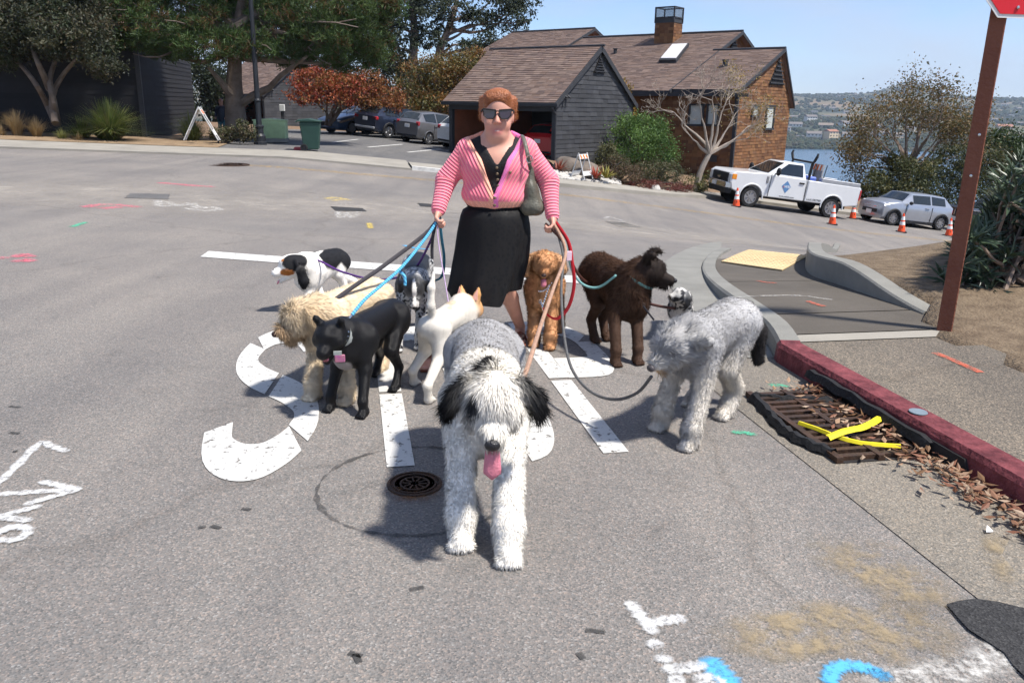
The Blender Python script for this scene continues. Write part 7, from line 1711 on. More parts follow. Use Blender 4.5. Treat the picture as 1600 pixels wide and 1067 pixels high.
for Hh, K, Ft in ((HIPS[0], KNR, FTR), (HIPS[1], KNL, FTL)):
    an = Ft + Vector((0, .05, .085)); B.c(Hh, K, .095, .062, sk, .04); B.c(K, K.lerp(an, .35) + Vector((0, .02, 0)), .058, .056, sk, .02); B.c(K.lerp(an, .35) + Vector((0, .02, 0)), an, .056, .033, sk, .02)
    B.c(an, Ft + Vector((0, .06, .04)), .034, .032, sk, .015); B.c(Ft + Vector((0, .03, .04)), Ft + Vector((-.02, -.10, .028)), .034, .030, sk, .02)
    for k in range(5): B.c(Ft + Vector((-.045 + .018 * k, -.10, .022)), Ft + Vector((-.055 + .019 * k, -.155 + .008 * abs(k - 1), .018)), .0125, .010, sk, .005)
V, Q = B.mesh(); C = B.colours(V, .006)
lz = V[:, 2]; zt = F_(0, 0, 1.4630)[2]; C = np.where(((np.abs(V[:, 0] - WX - .003) < .013) & (V[:, 1] < WY - .085) & (np.abs(lz - zt) < .0034))[:, None], np.array([.50, .36, .33]), C)
C = C * (1 + .05 * vnoise(V * 60))[:, None]
np_mesh('body', V, Q, M_SKIN, person, C, True)
# hair, swept back
M_HAIR = pm('auburn_hair', (0.22, 0.062, 0.020), .45, .3, 30, spec=.5, col2=(.36, .12, .04), bump=.5, bscale=120)
Hh = Org(.007); Hh.e(W_(.004, .018, 1.572), (.099, .110, .099), k=.02); Hh.e(W_(.004, .075, 1.49), (.088, .066, .09), k=.03); Hh.c(W_(-.088, .0, 1.60), W_(-.096, .03, 1.49), .022, .015, k=.02); Hh.c(W_(.096, .0, 1.60), W_(.104, .03, 1.49), .022, .015, k=.02)
Hh.c(W_(-.055, -.055, 1.618), W_(.05, -.06, 1.628), .020, .020, k=.05); Hh.e(W_(.0, -.118, 1.495), (.088, .092, .102), sub=True, k=.012)
V, Q = Hh.mesh(); o = np_mesh('hair', V, Q, M_HAIR, person)
hs = pm('hair_strand', (1, 1, 1), .5, .1, 20, attr='Col', spec=.3); _t = hs.node_tree; _a = _t.nodes.new('ShaderNodeAttribute'); _a.attribute_name = 'nrm'; _t.links.new(_a.outputs['Vector'], [q for q in _t.nodes if q.type == 'BSDF_PRINCIPLED'][0].inputs['Normal'])
fur('hair_strands', V, Q, np.tile(np.array([(.40, .135, .042)]), (len(V), 1)) * (1 + .3 * vnoise(V * 70))[:, None], o, hs, 9000, np.full(len(V), .030), .0026, np.stack([(V[:, 0] - WX) * 1.0, np.full(len(V), 1.0), .10 + 0 * V[:, 0]], 1), .0, .0, .0, 5, shade=.3)
# sunglasses
sg = thing('sunglasses', None, None); sg.parent = person; yg = -.118; zg_ = F_(0, 0, 1.546)[2]
for s in (-1, 1):
    mb = MB(); q = [(s * .010, zg_ + .020), (s * .086, zg_ + .027), (s * .080, zg_ - .010), (s * .060, zg_ - .028), (s * .026, zg_ - .028), (s * .012, zg_ - .012)]
    pts = [W_(x + .003, yg + .55 * abs(x) ** 1.6, z) for x, z in q]; mb.prism(pts, (0, .006, 0)); mb.build('lens', glass('purple_lens', (.035, .018, .035), .06), sg)
    mb = MB(); mb.tube(pts + [pts[0]], .0045, 6); mb.build('rim', M_BLACKP, sg, True)
    mb = MB(); mb.tube([W_(s * .088 + .003, yg + .016, zg_ + .020), W_(s * .098 + .003, -.03, zg_ + .014), W_(s * .098 + .003, .02, zg_ + .006)], [.006, .0045, .004], 6); mb.build('temple', M_BLACKP, sg, True)
mb = MB(); mb.tube([W_(-.008, yg, zg_ + .012), W_(.003, yg - .003, zg_ + .015), W_(.014, yg, zg_ + .012)], .004, 6); mb.build('bridge', M_BLACKP, sg, True)
# black buttoned top
M_TOP = pm('black_knit', (.008, .008, .010), .75, .3, 20, .3, 120)
Tp = Org(.009); Tp.e(W_(0, .008, 1.215), (.192, .132, .152), k=.05); Tp.e(W_(-.005, .01, 1.02), (.195, .15, .14), k=.05); Tp.c(W_(-.05, .035, 1.355), W_(-.145, .03, 1.302), .054, .060, k=.04); Tp.c(W_(.05, .035, 1.355), W_(.15, .03, 1.302), .054, .060, k=.04)
def topcut(P, D):
    x, y, z = P[..., 0] - WX, P[..., 1] - WY, P[..., 2]; v = np.maximum((1.225 - z) * .8, np.abs(x - .005) - (z - 1.225) * .62 - .006); v = np.maximum(v, y - .04)        # scoop
    return np.maximum(np.maximum(D, -v), np.maximum(z - 1.40, .94 - z))
V, Q = Tp.mesh(topcut); np_mesh('top', V, Q, M_TOP, person)
for i in range(4):
    z = 1.205 - i * .035; mb = MB(); mb.ball(W_(.004 + .003 * i, -.126 - .004 * i, z), (.009, .005, .009), 10); mb.build('button', pm('horn_button', (.14, .10, .06), .4, .3, 90), person, True)
# cardigan
K = Org(.0075); K.e(W_(0, .01, 1.185), (.213, .158, .172), k=.05); K.e(W_(-.008, .012, 1.03), (.212, .165, .12), k=.06); K.c(W_(-.05, .035, 1.362), W_(-.160, .03, 1.302), .066, .074, k=.05); K.c(W_(.05, .035, 1.362), W_(.165, .03, 1.302), .066, .074, k=.05)
for S, E, Hn in zip(SHO, ELB, (HL, HR)):
    d = (Hn - E).normalized(); wr = Hn - d * .055; K.c(S, E, .074, .060, k=.045); K.c(E, wr, .060, .042, k=.03); K.c(wr - d * .01, wr + d * .012, .046, .044, k=.01)
VZ = 1.035; VX = -.012
def vhalf(z): return np.clip((z - VZ) * .36, 0, 1) + np.clip((z - 1.25) * .25, 0, 1)
def kcut(P, D):
    x, y, z = P[..., 0] - WX, P[..., 1] - WY, P[..., 2]
    v = np.maximum(np.maximum(VZ - z, np.abs(x - VX) - vhalf(z)), y - .035); D = np.maximum(D, -v)
    nk = np.sqrt((x) ** 2 + (y - .015) ** 2) - .088; D = np.maximum(D, -np.maximum(nk, 1.24 - z))
    hem = np.where(np.abs(x) < .245, .955 - z + .01 * np.sin(x * 40) * 0, -1); return np.maximum(D, hem)
V, Q = K.mesh(kcut); x, y, z = V[:, 0] - WX, V[:, 1] - WY, V[:, 2]
def seg_t(a, b): ab = np.array(b - a); L = np.linalg.norm(ab); t = (V - np.array(a)) @ ab / L; dd = np.linalg.norm(V - np.array(a) - np.clip(t, 0, L)[:, None] * ab / L, axis=1); return t, dd, L
stripe = np.abs(x) * .82 - z * .46; arm = np.zeros(len(V))
for S, E, Hn in zip(SHO, ELB, (HL, HR)):
    t1, d1, L1 = seg_t(S, E); t2, d2, L2 = seg_t(E, Hn); onarm = (np.minimum(d1, d2) < .10) & (np.abs(x) > .235 - .10 * np.clip((1.32 - z), 0, .2)) ; co = np.where(d1 < d2, t1, L1 + t2); stripe = np.where(onarm, co, stripe); arm = np.where(onarm, 1, arm)
PINK, PEACH, MAG = np.array([.86, .17, .26]), np.array([.90, .40, .29]), np.array([.84, .20, .46])
front = y < .05; edge = (np.abs(x - VX) - vhalf(z)); base = np.tile(PINK, (len(V), 1)); band = np.zeros(len(V))
lb_ = front & (z > .97) & (edge < .030) & (x <= VX); rb_ = front & (z > .97) & (edge < .030) & (x > VX); hemb = (z < 1.005) & (arm < .5)
for msk, c in ((hemb, PEACH), (lb_, PEACH), (rb_, MAG)): base[msk] = c; band[msk] = 1
mk = bpy.data.materials.new('cardigan_knit'); nt, b, out = nodes_of(mk); N = nt.nodes; L = nt.links
at = N.new('ShaderNodeAttribute'); at.attribute_name = 'stripe'; ab_ = N.new('ShaderNodeAttribute'); ab_.attribute_name = 'band'; ac = N.new('ShaderNodeAttribute'); ac.attribute_name = 'Col'
mu = N.new('ShaderNodeMath'); mu.operation = 'MULTIPLY'; mu.inputs[1].default_value = 2 * math.pi / .019; sn = N.new('ShaderNodeMath'); sn.operation = 'SINE'; L.new(at.outputs['Fac'], mu.inputs[0]); L.new(mu.outputs[0], sn.inputs[0])
cr = N.new('ShaderNodeMapRange'); cr.inputs['From Min'].default_value = -.15; cr.inputs['From Max'].default_value = .35; L.new(sn.outputs[0], cr.inputs['Value'])
inv = N.new('ShaderNodeMath'); inv.operation = 'SUBTRACT'; inv.inputs[0].default_value = 1; L.new(ab_.outputs['Fac'], inv.inputs[1]); m2 = N.new('ShaderNodeMath'); m2.operation = 'MULTIPLY'; L.new(cr.outputs[0], m2.inputs[0]); L.new(inv.outputs[0], m2.inputs[1])
mx = N.new('ShaderNodeMixRGB'); mx.inputs['Color2'].default_value = (.88, .27, .30, 1); L.new(m2.outputs[0], mx.inputs['Fac']); L.new(ac.outputs['Color'], mx.inputs['Color1']); L.new(mx.outputs['Color'], b.inputs['Base Color']); b.inputs['Roughness'].default_value = .9; b.inputs['Specular IOR Level'].default_value = .15; b.inputs['Sheen Weight'].default_value = .25
bp = N.new('ShaderNodeBump'); bp.inputs['Strength'].default_value = .6; bp.inputs['Distance'].default_value = .006; L.new(sn.outputs[0], bp.inputs['Height']); L.new(bp.outputs['Normal'], b.inputs['Normal'])
V2 = V + vert_normals(V, Q) * (.0035 * vnoise(V * 26) + .004 * vnoise(V * 11))[:, None]
np_mesh('cardigan', V2, Q, mk, person, base, True, None, {'stripe': stripe, 'band': band})
for zb in (1.030, .985): mb = MB(); mb.ball(W_(VX + .006, -.158 if zb > 1 else -.158, zb), (.009, .005, .009), 10); mb.build('button', MATS['horn_button'], person, True)
mb = MB(); mb.ball(W_(.085, -.136, 1.18), (.009, .005, .009), 10); mb.build('button', MATS['horn_button'], person, True)
# skirt: draped rings
ms = bpy.data.materials.new('leopard_black'); nt, b, out = nodes_of(ms); N = nt.nodes; L = nt.links; tc = N.new('ShaderNodeTexCoord'); vo = N.new('ShaderNodeTexVoronoi'); vo.inputs['Scale'].default_value = 42; L.new(tc.outputs['Object'], vo.inputs['Vector'])
r = N.new('ShaderNodeValToRGB'); r.color_ramp.elements[0].position = .25; r.color_ramp.elements[0].color = (.007, .007, .008, 1); r.color_ramp.elements[1].position = .55; r.color_ramp.elements[1].color = (.011, .0105, .011, 1); L.new(vo.outputs['Distance'], r.inputs['Fac']); L.new(r.outputs['Color'], b.inputs['Base Color'])
r2 = N.new('ShaderNodeMapRange'); r2.inputs['To Min'].default_value = .5; r2.inputs['To Max'].default_value = .75; L.new(vo.outputs['Distance'], r2.inputs['Value']); L.new(r2.outputs[0], b.inputs['Roughness']); b.inputs['Specular IOR Level'].default_value = .15
rings = [(.975, -.010, .012, .195, .150), (.90, -.012, .012, .215, .165), (.80, -.015, .015, .232, .180), (.70, -.022, .01, .232, .185), (.60, -.035, 0, .236, .190), (.52, -.055, -.01, .228, .195), (.46, -.066, -.015, .228, .202), (.41, -.074, -.02, .226, .206)]
mb = MB(); n = 56; vs = []
for i, (z, cx, cy, rx, ry) in enumerate(rings):
    f = i / (len(rings) - 1)
    for j in range(n):
        a = 2 * math.pi * j / n; fold = 1 + f * (.06 * math.sin(4 * a + .9) + .04 * math.sin(7 * a + 1.7) + .025 * math.sin(13 * a)) + .012 * math.sin(9 * a + i * .7); zz_ = z
        if i == len(rings) - 1: zz_ = z - .05 * max(0, -math.cos(a - .3)) * 0 - .03 * math.sin(a * 1 + .9) + (.05 if math.cos(a) > .6 else 0) * math.cos(a)
        vs.append(W_(cx + math.cos(a) * rx * fold, cy + math.sin(a) * ry * fold, zz_ - (.055 if f == 1 and -.9 < math.cos(a) < .55 and math.sin(a) < 0 else 0)))
m = len(rings); fs = [(i * n + j, i * n + (j + 1) % n, (i + 1) * n + (j + 1) % n, (i + 1) * n + j) for i in range(m - 1) for j in range(n)] + [tuple(range(n))]
mb.add(vs, fs); o = mb.build('skirt', ms, person, 60); sm = o.modifiers.new('s', 'SUBSURF'); sm.levels = 1; sm.render_levels = 1
# sandals
for Ft in (FTR, FTL):
    s_ = thing('sandal', None, None); s_.parent = person; mb = MB(); mb.prism([Ft + Vector(p) for p in ((-.055, -.175, .002), (.04, -.17, .002), (.045, .0, .002), (.03, .10, .002), (-.03, .10, .002), (-.045, .0, .002))], (0, 0, .016)); mb.build('sole', pm('brown_leather', (.16, .05, .03), .5, .2, 12), s_, bevel=.004)
    mb = MB(); mb.tube([Ft + Vector(p) for p in ((-.05, -.06, .02), (-.03, -.065, .066), (.0, -.066, .074), (.03, -.06, .06), (.045, -.055, .02))], .012, 6, True, (.5, 1.4)); mb.build('strap', MATS['brown_leather'], s_, True)
# wristband
d = (HL - ELB[0]).normalized(); mb = MB(); wq = HL - d * .055; mb.tube([wq - d * .006, wq + d * .006], .033, 14); mb.build('wristband', M_BLACKP, person, True)
# shoulder bag
bag = thing('handbag', 'grey olive shoulder bag hanging at the side of the woman', 'bag', (0, 0, 0)); M_BAG = pm('bag_leather', (.075, .072, .055), .45, .3, 9, .3, 60, col2=(.13, .125, .10))
G2 = Org(.008); bx = lambda u, v, Y=5.10: Vector(atY(u, v, Y))
p0, p1, p2, p3 = bx(829, 262), bx(828, 295), bx(823, 322), bx(838, 324); G2.c(p0, p1, .020, .035, k=.03); G2.c(p1, p2, .035, .045, k=.04); G2.c(p1, p3, .035, .045, k=.04); G2.c(p2, p3, .045, .042, k=.04); V, Q = G2.mesh(); V[:, 1] = 5.10 + (V[:, 1] - 5.10) * 1.5; V = V + .003 * vnoise(V * 40)[:, None]; np_mesh('bag_body', V, Q, M_BAG, bag)
mb = MB(); mb.tube(smooth_path([Vector(W_(.150, .05, 1.392)), Vector(W_(.165, -.04, 1.375)), Vector(W_(.185, -.105, 1.30)), bx(826, 250, 5.02), bx(829, 265, 5.06)], 5), .0085, 8, True, (.5, 1.5)); mb.build('strap', M_BAG, bag, True)
mb = MB(); c = bx(827, 249, 5.0); mb.tube([c + Vector((math.cos(a) * .018, 0, math.sin(a) * .022)) for a in np.linspace(0, 6.283, 15)], .004, 6); mb.build('ring', M_CHROME, bag, True)
# =================================================================== dogs
M_COAT = pm('dog_coat', (1, 1, 1), .75, .08, 40, .25, 160, attr='Col', spec=.2)
M_SLEEK = pm('sleek_coat', (1, 1, 1), .42, .08, 40, .25, 260, attr='Col', spec=.28)
M_FUR = pm('fur', (1, 1, 1), .75, .06, 30, attr='Col', spec=.10, trans=.15)
_n = M_FUR.node_tree; _a = _n.nodes.new('ShaderNodeAttribute'); _a.attribute_name = 'nrm'
for _b in _n.nodes:
    if _b.type in ('BSDF_PRINCIPLED', 'BSDF_TRANSLUCENT'): _n.links.new(_a.outputs['Vector'], _b.inputs['Normal'])
M_NOSE = pm('dog_nose', (.012, .011, .012), .35, .2, 60, .3, 200, spec=.5); M_NOSEP = pm('grey_nose', (.07, .062, .066), .45, .2, 60); M_EYE = glass('dog_eye', (.012, .007, .004), .08)
M_TONGUE = pm('tongue', (.62, .20, .26), .4, .12, 30, .2, 120, spec=.5)
def V3(p): return np.array(p, float)
class Dog:
    """a dog in world space; f forward, l left of its body; hc/hf/hl/hu the head frame"""
    def __init__(s, name, label, sh, hip, paws, head, hdir, col, H, cr=.10, hr=.085, deep=1.0, leg=(.055, .032, .027), pawr=.034, res=.011, neck=(.075, .06), tilt=0.0, lcol=None, belly=.8, skull=.07):
        s.t = thing(name, label, 'dog'); s.o = Org(res); o = s.o; s.H = H; Z = np.array([0, 0, 1.0])
        sh, hip = V3(sh), V3(hip); f = sh - hip; f[2] = 0; f /= np.linalg.norm(f); l = np.array([-f[1], f[0], 0]); s.f, s.l = f, l; s.sh, s.hip = sh, hip; s.lcol = lcol = lcol or col
        W = sh - Z * cr * .95; R = hip - Z * hr * .95; Ch = W - Z * (cr * .75 * deep) + f * cr * .35; Be = R.copy() + f * hr * 1.2 - Z * hr * .15
        o.c(W, R, cr * .9, hr * .95, col, .05); o.c(Ch, Be, cr * .9, hr * belly, col, .05); o.c(W + f * cr * .3, Ch + f * .02, cr * .75, cr * .8, col, .04)
        s.pt = {}
        for i, p in enumerate(paws):
            p = np.array([p[0], p[1], 0.0]); side = 1 if i % 2 == 0 else -1
            if i < 2:
                S = W + l * side * cr * .62 - Z * cr * .35 + f * cr * .15; E = S * .45 + (p + Z * H * .48) * .55 - f * .03; E[2] = H * .47; Wr = E * .22 + p * .78; Wr[2] = H * .16; Wr += f * .012
                o.c(S, E, leg[0] * 1.15, leg[0] * .78, col, .035); o.c(E, Wr, leg[0] * .74, leg[1], lcol, .02); o.c(Wr, p + Z * pawr * .9, leg[1], leg[2], lcol, .015)
            else:
                S = R + l * side * hr * .5 - Z * hr * .1; K = S * .5 + p * .5 + f * .075 * H / .5; K[2] = H * .47; Hk = S * .12 + p * .88 - f * .055 * H / .5; Hk[2] = H * .24
                o.c(S, K, leg[0] * 1.5, leg[0] * .95, col, .04); o.c(K, Hk, leg[0] * .82, leg[1] * .95, lcol, .02); o.c(Hk, p + Z * pawr * .9 - f * .012, leg[1] * .92, leg[2], lcol, .015)
            pf = f * 1.0
            o.c(p + Z * pawr * .85 - pf * .01, p + Z * pawr * .62 + pf * pawr * .9, pawr * .95, pawr * .72, lcol, .012)
            for k in (-1.5, -.5, .5, 1.5): o.c(p + Z * pawr * .5 + pf * pawr * .9 + l * k * pawr * .42, p + Z * pawr * .36 + pf * pawr * (1.55 - .12 * abs(k)) + l * k * pawr * .46, pawr * .36, pawr * .30, lcol, .004)
        s.hc = V3(head); hd = V3(hdir); hd /= np.linalg.norm(hd); s.hf = hd; hl = np.cross(Z, hd); hl /= np.linalg.norm(hl); s.hl = hl; s.hu = np.cross(hd, hl)
        if tilt: c, n_ = math.cos(tilt), math.sin(tilt); s.hl, s.hu = s.hl * c + s.hu * n_, s.hu * c - s.hl * n_
        nb = W + f * cr * .45 - Z * cr * .05; ne = s.hp(-skull * .55, 0, -skull * .25); mid = (nb + ne) / 2 + Z * .01
        o.c(nb, mid, neck[0] * 1.12, neck[0], col, .045); o.c(mid, ne, neck[0], neck[1], col, .035); s.neck = (nb, ne, neck)
    def hp(s, a, b, c): return s.hc + s.hf * a + s.hl * b + s.hu * c
    def rot(s): return np.array([s.hf, s.hl, s.hu])
    def skull(s, r, ml, mr, col, mcol=None, stop=.3, jaw=True, wide=1.0, mouth=0.0, cheek=1.0):
        mcol = mcol or col; o = s.o; s.r, s.ml, s.mr = r, ml, mr
        o.e(s.hc, (r * 1.05, r * .95 * wide, r * .92), col, .02, rot=s.rot()); o.e(s.hp(r * .35, 0, r * .25), (r * .75, r * .7 * wide, r * .55), col, .02, rot=s.rot())
        for q in (-1, 1): o.e(s.hp(r * .35, q * r * .55 * wide, -r * .25), (r * .6, r * .42 * cheek, r * .5), col, .02, rot=s.rot())
        o.c(s.hp(r * .55, 0, -r * stop), s.hp(r * .55 + ml, 0, -r * (stop + .12)), mr * 1.15, mr * .82, mcol, .022)
        if jaw: o.c(s.hp(r * .4, 0, -r * (stop + .45) - mouth * .4), s.hp(r * .45 + ml * .85, 0, -r * (stop + .42) - mr * .4 - mouth), mr * .75, mr * .5, mcol, .010)
    def ear(s, pts, rs, col, flat=None, k=.012):
        for q in (1, -1):
            P = [s.hp(a, q * b, c) for a, b, c in pts]
            for i in range(len(P) - 1): s.o.c(P[i], P[i + 1], rs[i], rs[i + 1], col, k)
    def tail(s, pts, rs, col, k=.02):
        P = [s.hip + s.f * a + s.l * b + np.array([0, 0, c]) for a, b, c in pts]
        for i in range(len(P) - 1): s.o.c(P[i], P[i + 1], rs[i], rs[i + 1], col, k)
    def patch(s, c, r, col, ns=.12, hd=False): s.o.patch.append((c, r if hasattr(r, '__len__') else (r, r, r), col, ns, s.rot() if hd else None))
    def build(s, mat=M_COAT, tint=None):
        s.V, s.Q = s.o.mesh(); s.C = s.o.colours(s.V, .012); s.C = s.C * (1 + .10 * vnoise(s.V * 55))[:, None]
        if tint is not None: s.C = tint(s, s.V, s.C)
        s.body = np_mesh('body', s.V, s.Q, mat, s.t, s.C, True); return s
    def eyes(s, a, b, c, r=.011, lid=None):
        for q in (1, -1): mb = MB(); mb.ball(s.hp(a, q * b, c), r, 10); mb.build('eye', M_EYE, s.t, True)
    def nose(s, a, c, r=(.016, .02, .015), mat=None):
        mb = MB(); mb.ball(tuple(s.hp(a, 0, c)), 1.0, 12, Matrix((s.hf * r[0], s.hl * r[1], s.hu * r[2])).transposed()); mb.build('nose', mat or M_NOSE, s.t, True)
    def tongue(s, a, c, L, w, drop=1.0, out=.35):
        """lolling tongue: root at a forward, c up"""
        mb = MB(); P = []; n = 9
        for i in range(n):
            f = i / (n - 1); P.append(s.hp(a + out * L * math.sin(f * 1.5), 0, c) + np.array([0, 0, -L * drop * f ** 1.4]))
        vs = []
        for i, p in enumerate(P):
            f = i / (n - 1); ww = w * (.75 + .45 * f) * (1 if f < .8 else math.sqrt(max(0.02, 1 - ((f - .8) / .2) ** 2))) / 2
            for q, z_ in ((-1, 0), (-.5, -.004), (0, -.007), (.5, -.004), (1, 0)): vs.append(Vector(p + s.hl * ww * q + s.hf * (-z_)))
        mb.add(vs, [(i * 5 + j, i * 5 + j + 1, (i + 1) * 5 + j + 1, (i + 1) * 5 + j) for i in range(n - 1) for j in range(4)]); o = mb.build('tongue', M_TONGUE, s.t, True)
        sd = o.modifiers.new('t', 'SOLIDIFY'); sd.thickness = .006
    def mouthline(s, col=(.02, .012, .012)): pass
    def furr(s, nm, count, length, width=.004, comb=None, stand=.5, curl=.3, droop=.35, seed=1, keep=None, clump=0.0, shade=.18, seg=2):
        cb = comb if comb is not None else (-s.f * .6 + np.array([0, 0, -.8])); return fur(nm, s.V, s.Q, s.C, s.t, M_FUR, count, length, width, cb, stand, curl, droop, seed, keep, seg, shade, clump)
    def dhead(s, V=None): V = s.V if V is None else V; return np.linalg.norm(V - s.hc, axis=1)
    def collar(s, f, r, w, mat, nm='collar', tilt=0.0):
        nb, ne, nk = s.neck; c = nb + (ne - nb) * f; ax = Vector(ne - nb).normalized(); M = ax.to_track_quat('Z', 'Y').to_matrix(); mb = MB(); mb.lathe([(r, -w / 2), (r + .004, -w / 2), (r + .004, w / 2), (r, w / 2), (r, -w / 2)], tuple(c), 24, M); return mb.build(nm, mat, s.t, True), c, ax
def ell(V, c, r): return np.sqrt((((V - np.array(c)) / np.array(r)) ** 2).sum(-1))
WHT, BLK = (.90, .86, .79), (.012, .012, .014)

# 1 --- the shaggy black and white dog in front
GREYB = (.36, .355, .36)
d = Dog('sheepdog', 'large shaggy white and grey dog with black ears, tongue out, nearest the camera', (-.10, 3.02, .665), (-.125, 3.55, .64), [(-.17 + .17, 2.60), (-.175, 2.70), (-.02, 3.52), (-.24, 3.60)], atY(772, 622, 2.62), (.0, -.92, -.30), WHT, .66, .158, .155, 1.0, (.075, .056, .050), .050, .012, (.115, .095), skull=.10)
d.paw0 = None
d.skull(.098, .085, .050, WHT, WHT, .35, True, 1.0, .012)
d.ear([(-.02, .090, .045), (-.01, .135, .0), (-.005, .155, -.065)], [.026, .030, .022], BLK)
d.patch(d.hp(.06, -.062, .02), (.030, .028, .045), (.05, .05, .053), .18); d.patch(d.hip + d.f * .1 + np.array([0, 0, -.03]), (.34, .40, .22), GREYB, .08)
d.patch(d.hp(-.150, -.03, .05), (.028, .12, .05), BLK, .12); d.patch(d.hp(-.05, -.105, .03), (.04, .035, .05), BLK, .15); d.patch(d.hp(-.05, .105, .03), (.04, .035, .05), BLK, .15)
d.build()
V = d.V; dh = d.dhead(); onh = dh < .175; ear = ell(V, d.hp(-.005, .14, -.01), (.07, .06, .10)); ear = np.minimum(ear, ell(V, d.hp(-.005, -.14, -.01), (.07, .06, .10))); isear = (d.C.max(1) < .06) & (ear < 1.3)
ln = np.where(onh, .050, .016); ln = np.where((V[:, 2] < .42) & ~onh, .019, ln); ln = np.where(isear, .060, ln); muz = ell(V, d.hp(.14, 0, -.06), (.05, .06, .06)); ln = np.where(muz < 1.0, .038, ln); ln = np.where(ell(V, d.hp(.19, 0, -.035), (.03, .035, .03)) < 1, .006, ln); ln = np.where((V[:, 1] > 3.08) & (V[:, 2] > .45), .010, ln)
rad_out = V - d.hc; cb = np.where(onh[:, None], rad_out * np.array([3.0, .4, .0]) + np.array([0, -.28, -.55]), np.array([0, -.25, -.9])); cb = cb / (np.linalg.norm(cb, axis=1)[:, None] + 1e-6)
keepf = np.where(isear, 1.4, np.where(onh, 2.2, 1.0)); d.furr('fur', 90000, ln, .0030, cb, np.where(onh, .20, .55), .26, .45, 3, keepf, 45.0, .07, 2)
d.nose(.188, -.048, (.019, .027, .021)); d.tongue(.150, -.085, .105, .052, 1.0, .12); d.eyes(.082, .043, .030, .010)
mb = MB(); mb.ball(d.hp(.088, .052, .022), (.010, .008, .005), 8); mb.build('eyelid', M_TONGUE, d.t, True); SHEEP = d

# 2 --- black dog with cropped ears
KB = (.006, .0058, .0065); M_GLOSSB = pm('glossy_black_coat', (1, 1, 1), .36, .08, 40, .35, 300, attr='Col', spec=.22)
d = Dog('dog', 'sleek black dog with cropped ears and a white chest patch', (-.835, 4.10, .50), (-.700, 4.56, .485), [(-.765, 3.95), (-.955, 4.03), (-.66, 4.36), (-.815, 4.62)], atY(516, 523, 3.93), (-.22, -.90, -.33), KB, .49, .100, .082, 1.05, (.045, .026, .023), .030, .009, (.078, .068), belly=.58, skull=.075)
d.skull(.074, .064, .043, KB, KB, .42, True, 1.14, .020, 1.3)
d.ear([(-.025, .054, .045), (-.016, .068, .080), (-.008, .070, .106)], [.024, .017, .004], KB, k=.008); d.tail([(-.04, 0, -.03), (-.12, .0, -.10), (-.17, .01, -.22)], [.024, .016, .008], KB)
d.patch(d.sh + d.f * .115 + np.array([0, 0, -.235]), (.055, .055, .06), (.30, .27, .26), .25); d.patch(d.hp(.105, 0, -.083), (.020, .026, .008), (.42, .13, .14), .02)

for q_ in (1, -1):      # shoulder, haunch and brow muscle
    d.o.e(d.sh + d.l * q_ * .082 - d.f * .01 + np.array([0, 0, -.12]), (.060, .048, .085), KB, .03); d.o.e(d.hip + d.l * q_ * .060 + d.f * .02 + np.array([0, 0, -.11]), (.062, .048, .090), KB, .03); d.o.e(d.hp(.050, q_ * .030, .030), (.018, .018, .012), KB, .008, rot=d.rot())
d.o.e(d.sh + d.f * .10 + np.array([0, 0, -.17]), (.06, .07, .09), KB, .03); d.build(M_GLOSSB); d.tongue(.078, -.080, .022, .028, .5, .5); d.furr('fur', 14000, np.full(len(d.V), .0075), .0022, -d.f + np.array([0, 0, -.5]), .06, .10, .1, 4, None, 0, .4)
d.nose(.112, -.030, (.014, .019, .014)); d.eyes(.060, .035, .014, .0105); BLACK = d
for i, (f_, r_, m_) in enumerate(((.62, .079, pm('grey_collar', (.28, .30, .29), .6, .1, 20)),)): o, c, ax = d.collar(f_, r_ + .004, .030, m_)
nb, ne, nk = d.neck; cch = nb + (ne - nb) * .85; ax = Vector(ne - nb).normalized(); M = ax.to_track_quat('Z', 'Y').to_matrix(); cc_ = thing('chain_collar', None, None); cc_.parent = d.t
for i in range(22):
    a = i / 22 * 6.283; mb = MB(); p = Vector(cch) + M @ Vector((math.cos(a) * .078, math.sin(a) * .078, 0)); mb.ball(p, .0075 if i % 2 else .006, 6); mb.build('link', M_CHROME, cc_)
p = Vector(atY(531, 560, 3.86)); mb = MB(); mb.box(p, (.052, .012, .040), .2); mb.build('tag', pm('purple_tag', (.30, .08, .22), .4, .2, 40, col2=(.4, .18, .2)), d.t, bevel=.004); mb = MB(); mb.box(p + Vector((-.01, 0, .028)), (.04, .014, .018), .2); mb.build('tag_clip', pm('grey_collar', (.28, .30, .29), .6), d.t)

# 3 --- wheaten shaggy dog
BL, BLD = (.78, .63, .44), (.54, .37, .22)
d = Dog('dog', 'shaggy blond dog looking left behind the black dog', (-1.03, 4.36, .555), (-.86, 4.86, .545), [(-.885, 4.14), (-1.085, 4.20), (-.80, 4.72), (-.98, 4.86)], atY(470, 493, 4.22), (-.80, -.52, -.28), BL, .56, .120, .110, 1.0, (.058, .046, .042), .040, .011, (.095, .085), skull=.095)
d.skull(.086, .075, .045, BL, BLD, .40, True, 1.05, .012); d.ear([(-.02, .080, .03), (-.02, .11, -.02), (-.015, .115, -.075)], [.026, .030, .022], (.66, .50, .32)); d.build()
V = d.V; onh = d.dhead() < .16; ln = np.where(onh, .052, .026); ln = np.where(ell(V, d.hp(.16, 0, -.045), (.028, .03, .025)) < 1, .008, ln); ln = np.where((V[:, 2] < .40) & ~onh, .026, ln)
ro = V - d.hc; cb = np.where(onh[:, None], ro * 2.5 - d.hf * .5 + np.array([0, 0, -.6]), -d.f * .8 + np.array([0, 0, -.5])); cb /= np.linalg.norm(cb, axis=1)[:, None] + 1e-6
